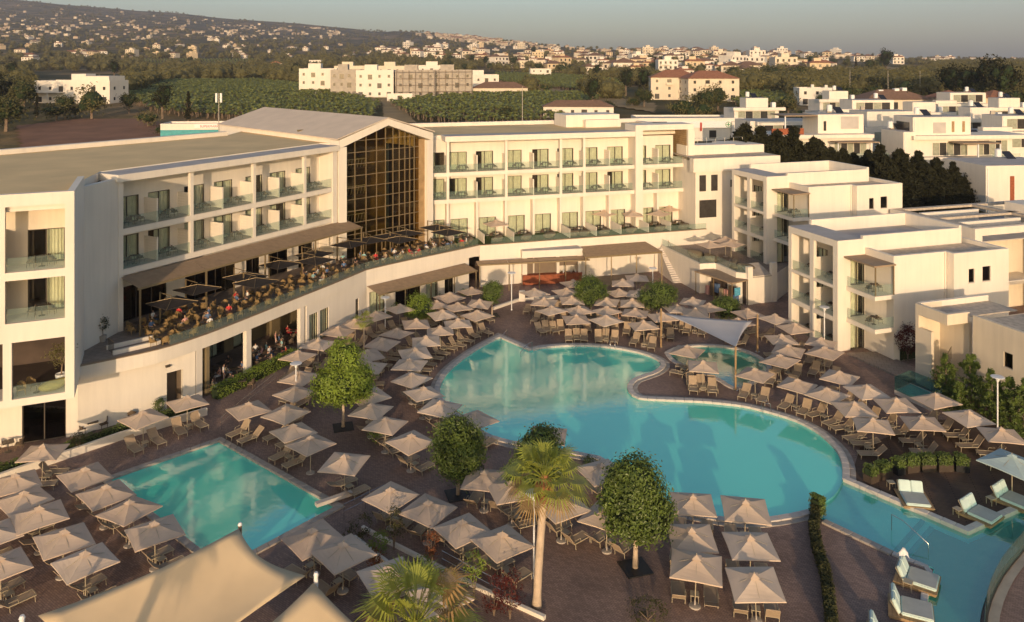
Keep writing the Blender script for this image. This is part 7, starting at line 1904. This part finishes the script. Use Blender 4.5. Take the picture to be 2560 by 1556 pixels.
# street furniture behind
def mast(px, Y, h, label, top=False):
    X = (px - 1280) / 2000 * Y; t = thing('mast', label, 'mast', (X, Y, zt(X, Y)))
    mb = MB(); mb.tube((0, 0, 0), (0, 0, h), .14, .09, 6); mb.build('shaft', 'concrete', t)
    if top:
        for k in (-1, 1): mb = MB(); mb.box(k * .55 - .22, k * .55 + .22, -.2, .2, h - 2.2, h); mb.build('antenna_panel', 'white_print', t)
mast(547, 190, 14, 'tall slim mast with two white antenna panels behind the roof', True)
mast(1306, 215, 13, 'slim pale pole in the banana field behind the right wing')
mast(713, 1500, 60, 'left one of two thin radio masts on the plain'); mast(798, 1500, 58, 'right one of two thin radio masts on the plain')
for px, h, wh in ((248, 10, 'left of the bananas'), (2125, 12, 'right of the small white villa'), (2220, 12, 'above the house with roof tanks'), (2300, 12, 'left of the red-roofed row')): mast(px, 330, h, 'wooden utility pole standing in the fields ' + wh)
mast(2225, 124, 6, 'grey street lamp pole among the dark conifers')
# ---------------------------------------------------------------- fields, woods, town
FIELDS = [[(310, 248), (420, 206), (640, 204), (760, 216), (950, 264), (930, 305), (640, 305), (450, 292), (380, 282)], [(970, 264), (1060, 252), (1200, 240), (1440, 240), (1500, 250), (1480, 262), (1370, 282), (1440, 312), (1150, 318), (1040, 302)],
          [(1240, 186), (1400, 190), (1560, 206), (1560, 236), (1470, 233), (1300, 216), (1240, 206)], [(1830, 236), (1980, 240), (1990, 264), (1850, 272), (1820, 250)], [(2080, 238), (2200, 234), (2270, 250), (2150, 264), (2090, 260)], [(360, 150), (640, 150), (640, 168), (360, 164)]]
SITE = [(745, 168), (1320, 190), (1320, 268), (760, 268)]
CLEAR = [SITE, [(1540, 212), (1640, 225), (1640, 262), (1500, 240)], [(80, 180), (320, 180), (320, 285), (80, 285)], [(1630, 190), (1820, 190), (1820, 262), (1630, 262)], [(60, 305), (380, 285), (440, 345), (60, 390)], [(1320, 210), (1470, 235), (1480, 262), (1330, 240)], [(2010, 150), (2330, 165), (2330, 190), (2010, 182)]]
def geo_scatter(name, label, pts, inst, smin, smax, cat):
    """uncountable plants: one object, one plant mesh instanced on its points"""
    me = bpy.data.meshes.new(name); me.from_pydata(pts, [], [])
    o = bpy.data.objects.new(name, me); C.objects.link(o); tag(o, label, cat, kind='stuff')
    po = bpy.data.objects.new(name + '_plant', inst)
    ng = bpy.data.node_groups.new(name, 'GeometryNodeTree'); ng.interface.new_socket('Geometry', in_out='INPUT', socket_type='NodeSocketGeometry'); ng.interface.new_socket('Geometry', in_out='OUTPUT', socket_type='NodeSocketGeometry')
    gi, go = ng.nodes.new('NodeGroupInput'), ng.nodes.new('NodeGroupOutput'); ip = ng.nodes.new('GeometryNodeInstanceOnPoints'); oi = ng.nodes.new('GeometryNodeObjectInfo'); oi.inputs['Object'].default_value = po
    rr_ = ng.nodes.new('FunctionNodeRandomValue'); rr_.data_type = 'FLOAT_VECTOR'; rr_.inputs[0].default_value = (-.08, -.08, 0); rr_.inputs[1].default_value = (.08, .08, 6.283)
    rs = ng.nodes.new('FunctionNodeRandomValue'); rs.data_type = 'FLOAT'; rs.inputs[2].default_value = smin; rs.inputs[3].default_value = smax
    Lk = ng.links.new; Lk(gi.outputs[0], ip.inputs['Points']); Lk(oi.outputs['Geometry'], ip.inputs['Instance']); Lk(rr_.outputs[0], ip.inputs['Rotation']); Lk(rs.outputs[1], ip.inputs['Scale']); Lk(ip.outputs[0], go.inputs[0])
    md = o.modifiers.new('plants', 'NODES'); md.node_group = ng
    return o
def banana_mesh():
    r = random.Random(3); mb = MB()
    for k in range(11):
        a = k * 2.4; el = r.uniform(.5, 1.25); L = r.uniform(1.7, 2.5); w_ = .34; b = Vector((0, 0, 1.5)); prev = None
        d = Vector((math.cos(a), math.sin(a), 0)); s = Vector((-d.y, d.x, 0)); P = []
        for q in range(5):
            t = q / 4; P.append(b + d * L * t * math.cos(el) + Vector((0, 0, L * (t * math.sin(el) - .55 * t * t))))
        for q in range(4):
            w0 = w_ * math.sin(math.pi * (.12 + .8 * q / 4)); w1 = w_ * math.sin(math.pi * (.12 + .8 * (q + 1) / 4))
            mb.add([P[q] - s * w0, P[q] + s * w0, P[q + 1] + s * w1, P[q + 1] - s * w1], [(0, 1, 2, 3)], 0)
    mb.tube((0, 0, -.3), (0, 0, 1.7), .16, .10, 6, 1)
    return mb.mesh('banana_plant', ['leaf_banana', 'bark'])
bme = banana_mesh()
pts = []
for poly in FIELDS:
    cx = sum(p[0] for p in poly) / len(poly); xs = [p[0] for p in poly]; ys = [p[1] for p in poly]
    Y0 = GT(cx, max(ys))[1] * .85; Y1 = GT(cx, min(ys))[1] * 1.15; Y = Y0; dens = 1.0
    while Y < Y1:
        st = 2.5 + max(0, Y - 450) * .004; X = (min(xs) - 1280) / 2000 * Y + RB.uniform(0, 2)
        while X < (max(xs) - 1280) / 2000 * Y:
            xx, yy = X + RB.uniform(-.5, .5), Y + RB.uniform(-.4, .4); z = zt(xx, yy)
            if inside(px_of(xx, yy, z), poly): pts.append((xx, yy, z))
            X += st * .85
        Y += st * 1.25
print('banana', len(pts))
geo_scatter('banana_field', 'dense rows of green banana plants in the fields behind the hotel', pts, bme, .8, 1.25, 'plantation')
# trees that can be told apart, mid distance
named = [('broad', 230, 300, 1.35, 'wispy tall tree in front of the white villa on the left'), ('pine', 285, 200, 1.2, 'large dark tree right of the white villa'), ('broad', 15, 330, 1.5, 'dark tree at the left edge beside the bare field'), ('broad', 60, 270, 1.3, 'dense dark tree below the gabled house'), ('bush', 140, 305, 1.8, 'wide green thicket before the villa'), ('bush', 370, 320, 1.3, 'round dark bush at the edge of the bare field'), ('bush', 410, 345, 1.0, 'small conical bush beside the supermarket'), ('broad', 475, 160, 1.2, 'dark broad tree on the far side of the bananas'), ('pine', 1180, 165, 1.2, 'tall dark pine clump left of the town'), ('pine', 1215, 168, 1.1, 'second dark pine beside the clump left of the town'), ('pine', 1565, 240, 1.05, 'big round pine left of the cream apartment house'), ('pine', 1610, 238, 1.0, 'second round pine touching the cream apartment house'), ('bush', 1365, 237, 1.4, 'lone round shrub on the dry field'), ('bush', 1265, 300, 1.2, 'scrubby bush in front of the banana field'), ('cyp', 1470, 165, 1.3, 'tall cypress among the white villas below the town'), ('cyp', 1520, 168, 1.4, 'pointed cypress in the middle of the town'), ('broad', 1930, 215, 1.6, 'wide dark tree right of the white house with tanks'), ('broad', 1995, 222, 1.5, 'dark round tree left of the small white villa'), ('broad', 1830, 205, 1.3, 'dark tree right of the cream apartments'), ('pine', 2420, 275, 1.4, 'tall dark grove tree at the right'), ('pine', 2465, 270, 1.5, 'taller dark grove tree at the right'), ('pine', 2510, 285, 1.5, 'dark grove tree near the right edge'), ('pine', 2375, 262, 1.2, 'left tree of the dark grove at the right'), ('broad', 2550, 300, 1.4, 'broad tree at the right edge')]
for kd, px, py, s, lb in named:
    X, Y, z = GT(px, py); bg_tree(kd, X, Y, s, lb)
for k in range(30):
    px, Y = RB.uniform(1930, 2580), RB.uniform(152, 235); X = (px - 1280) / 2000 * Y; kd = RB.choice(('broad', 'bush', 'bush', 'cyp'))
    bg_tree(kd, X, Y, RB.uniform(.45, .8), {'broad': 'dark garden tree', 'bush': 'garden bush', 'cyp': 'slim garden cypress'}[kd] + ' between the white villas', kd + ' plants between the villas')
cnt = 0
def ok_px(p): return not any(inside(p, f) for f in FIELDS + CLEAR)
while cnt < 170:
    px, py = RB.uniform(-40, 2600), RB.uniform(176, 318)
    if px > 1840 and py > 300: continue
    if not ok_px((px, py)) or not ok_px((px, py - 9)): continue
    if 560 < px < 1700 and py > 285: continue
    X, Y, z = GT(px, py); kd = RB.choice(('broad', 'broad', 'bush', 'bush', 'pine', 'cyp') if px < 1500 else ('broad', 'bush', 'bush', 'broad'))
    rg = 'left plain' if px < 740 else 'middle fields' if px < 1600 else 'right plain'
    bg_tree(kd, X, Y, RB.uniform(.7, 1.25), {'broad': 'dark broadleaf tree', 'bush': 'low dark bush', 'pine': 'dark pine', 'cyp': 'dark pointed cypress'}[kd] + ' scattered on the ' + rg, '%s trees on the %s' % (kd, rg)); cnt += 1
for k in range(34):
    px, py = RB.uniform(1000, 2240), RB.uniform(140, 190); X, Y, z = GT(px, py); kd = RB.choice(('broad', 'pine', 'cyp', 'broad'))
    bg_tree(kd, X, Y, RB.uniform(1.1, 1.8), {'broad': 'dark broadleaf tree', 'pine': 'dark pine', 'cyp': 'dark pointed cypress'}[kd] + ' between the pale town houses', kd + ' trees in the town')
pts = []
while len(pts) < 6500:
    px = RB.uniform(-60, 2620); top = interp(px, SKY) + 2; py = top + (250 - top) * RB.random() ** 1.35
    if not ok_px((px, py)) or (wob(px * 9, py * 40) < -.35 and py < 150): continue
    if 1180 < px < 2260 and 118 < py < 205 and RB.random() < .72: continue
    X, Y, z = GT(px, py)
    if Y > 5000: continue
    pts.append((X, Y, z - .3))
wm = KINDS['broad'][0][0]
rw = random.Random(5); LW = [((0, 0, 3.6), (2.6, 2.6, 2.4)), ((1.2, .4, 3.0), (1.8, 1.8, 1.6)), ((-1.1, -.5, 2.8), (1.7, 1.7, 1.6))]
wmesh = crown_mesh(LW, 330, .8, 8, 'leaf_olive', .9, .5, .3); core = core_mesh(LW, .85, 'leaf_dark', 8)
bm = bmesh.new(); bm.from_mesh(wmesh); bm.from_mesh(core)
wj = bpy.data.meshes.new('woodland_tree'); bm.to_mesh(wj); bm.free(); wj.materials.append(MATS['leaf_olive'])
geo_scatter('woodland', 'mass of dark olive scrub and trees covering plain and hills', pts, wj, .7, 1.7, 'woodland')
# town houses: a few house shapes, each placed many times
def town_house(seed):
    r = random.Random(seed); mb = MB(); w, d, fl = r.uniform(9, 15), r.uniform(8, 11), r.choice((1, 2, 2, 2, 3)); h = fl * 3.1
    mb.box(-w / 2, w / 2, -d / 2, d / 2, -3, h, 0)
    if r.random() < .6:
        a = r.uniform(-w * .3, 0); mb.box(a, a + w * .35, -d * .3, d * .3, h, h + 2.6, 0)
    if r.random() < .5:
        x, y, rh = w / 2 + .5, d / 2 + .5, 2.2; k = max(0, w / 2 - d / 2)
        mb.add([(-x, -y, h), (x, -y, h), (x, y, h), (-x, y, h), (-k, 0, h + rh), (k, 0, h + rh)], [(0, 1, 5, 4), (1, 2, 5), (2, 3, 4, 5), (3, 0, 4)], 1)
    else: mb.box(-w / 2 - .02, w / 2 + .02, -d / 2 - .02, d / 2 + .02, h - .3, h + .35, 0)
    n = int(w / 3)
    for f in range(fl):
        for k in range(n):
            x = -w / 2 + w * (k + .5) / n; ww = r.choice((.6, .9, .6)); mb.box(x - ww, x + ww, -d / 2 - .06, -d / 2 + .02, f * 3.1 + .6, f * 3.1 + 2.3, 2)
        if f and r.random() < .6: mb.box(-w * .4, w * .1, -d / 2 - 1.4, -d / 2, f * 3.1 - .2, f * 3.1 + .8, 0)
    return [mb.mesh('town_house', [wl, 'roof_red' if seed % 3 else 'roof_brown', 'glass_dark_solid']) for wl in ('plaster', 'plaster_cream', 'plaster_ochre', 'plaster')]
TH = [m for s in range(9) for m in town_house(s)]
def scatter_houses(poly, n, where, lo, hi, mind):
    got = 0; tries = 0; xs = [p[0] for p in poly]; ys = [p[1] for p in poly]; done = []
    while got < n and tries < n * 60:
        tries += 1; px, py = RB.uniform(min(xs), max(xs)), RB.uniform(min(ys), max(ys))
        if not inside((px, py), poly) or not ok_px((px, py)): continue
        X, Y, z = GT(px, py)
        if any(math.dist((X, Y), q) < mind for q in done): continue
        done.append((X, Y)); got += 1
        o = link('town_house', RB.choice(TH), loc=(X, Y, z), rz=RB.gauss(0, .35), label='small %s house %s' % ('pale', where), cat='house', group='houses ' + where); o.scale = (RB.uniform(lo, hi),) * 3
scatter_houses([(1230, 122), (1500, 118), (1900, 128), (2250, 146), (2240, 168), (2000, 192), (1800, 205), (1600, 200), (1450, 190), (1300, 172), (1150, 156), (1000, 150), (900, 132), (1000, 116)], 228, 'in the pale town on the rise', 1.0, 1.75, 12)
scatter_houses([(0, 100), (500, 92), (900, 116), (900, 150), (500, 158), (0, 160)], 55, 'scattered on the left plain', .8, 1.3, 20)
scatter_houses([(2300, 152), (2560, 152), (2560, 160), (2300, 160)], 14, 'along the far right skyline', 1.0, 1.6, 16)
# dwellings on the far hillsides: too many and too small to count
mb = MB(); got = 0
def hill_house(px, py, s):
    X, Y, z = GT(px, py); w, d, h = RB.uniform(8, 15) * s, RB.uniform(7, 11) * s, RB.choice((3.2, 6, 6.2)) * s; a = RB.gauss(0, .5); c, q = math.cos(a), math.sin(a); mi = RB.choice((0, 1, 1, 2))
    P = [(X + c * x - q * y, Y + q * x + c * y) for x, y in ((-w / 2, -d / 2), (w / 2, -d / 2), (w / 2, d / 2), (-w / 2, d / 2))]
    mb.hexa([(*p, z - 3) for p in P] + [(*p, z + h) for p in P], mi)
    if RB.random() < .4: mb.add([(*p, z + h + .05) for p in P] + [(X, Y, z + h + 2 * s)], [(0, 1, 4), (1, 2, 4), (2, 3, 4), (3, 0, 4)], 3)
while got < 380:
    px = RB.uniform(-20, 860); py = RB.triangular(interp(px, SKY) + 6, 104, 72)
    if py < interp(px, SKY) + 5 or wob(px * 14, py * 60) < .1: continue
    hill_house(px, py, RB.uniform(.6, 1.15)); got += 1
for k in range(170):
    px = RB.triangular(1040, 1300, 1150); py = interp(px, SKY) + RB.uniform(3, 16); hill_house(px, py, 1.5)
for k in range(120):
    px = RB.uniform(1250, 2250); py = interp(px, SKY) + RB.uniform(2, 10); hill_house(px, py, 1.2)
mb.build('hillside_houses', ['plaster_cream', 'plaster_dusty', 'plaster_dusty', 'roof_red'], kind='stuff', label='countless tiny pale houses dotted over the far hillsides and skyline', cat='houses')
# bare brown field on the left and dry field paths: separate ground sheets draped on the terrain
def patch(name, poly, m, dz=.12, n=16):
    xs = [p[0] for p in poly]; ys = [p[1] for p in poly]; V = []
    W = [GT(*p)[:2] for p in poly]; x0, x1 = min(p[0] for p in W), max(p[0] for p in W); y0, y1 = min(p[1] for p in W), max(p[1] for p in W); q = MB(); N = 40
    idx = {}
    for j in range(N):
        for i in range(N):
            cs = [(lerp(x0, x1, (i + a) / N), lerp(y0, y1, (j + b) / N)) for a, b in ((0, 0), (1, 0), (1, 1), (0, 1))]
            if inside((sum(c[0] for c in cs) / 4, sum(c[1] for c in cs) / 4), W): q.add([(*c, zt(*c) + dz) for c in cs], [(0, 1, 2, 3)])
    q.build(name, m, kind='structure')
mat('earth_red', (.23, .115, .065), .95, .2, .15, .4, 1.5, world=True)
patch('bare_field', [(40, 318), (200, 300), (380, 300), (470, 345), (300, 370), (60, 400)], 'earth_red', .35)
patch('dry_field', [(1310, 212), (1470, 236), (1640, 262), (1640, 285), (1500, 262), (1330, 246)], 'grass_dry', .35)
patch('building_site_ground', [(740, 225), (1320, 225), (1330, 256), (900, 262)], 'grass_dry', .3)
patch('hillside_cutting', [(2010, 178), (2150, 168), (2330, 172), (2400, 190), (2200, 186)], 'grass_dry', 1.0)
patch('field_track', [(955, 256), (985, 256), (1040, 310), (960, 310)], 'grass_dry', .3)
# ---------------------------------------------------------------- evening haze
hz = MB(); hz.box(-16500, 16500, -420, 9900, -6, 640)
ho = hz.build('haze', [], kind='stuff'); ho.data.materials.clear()
hm = bpy.data.materials.new('haze'); hm.use_nodes = True; hn = hm.node_tree; hn.nodes.remove(hn.nodes['Principled BSDF'])
pv_ = _n(hn, 'ShaderNodeVolumePrincipled'); pv_.inputs['Color'].default_value = (.78, .82, 1.0, 1); pv_.inputs['Density'].default_value = 9e-5; pv_.inputs['Anisotropy'].default_value = .1
hn.links.new(pv_.outputs[0], hn.nodes['Material Output'].inputs['Volume']); ho.data.materials.append(hm)
tag(ho, 'thin warm evening haze over the plain and hills', 'haze', kind='stuff')
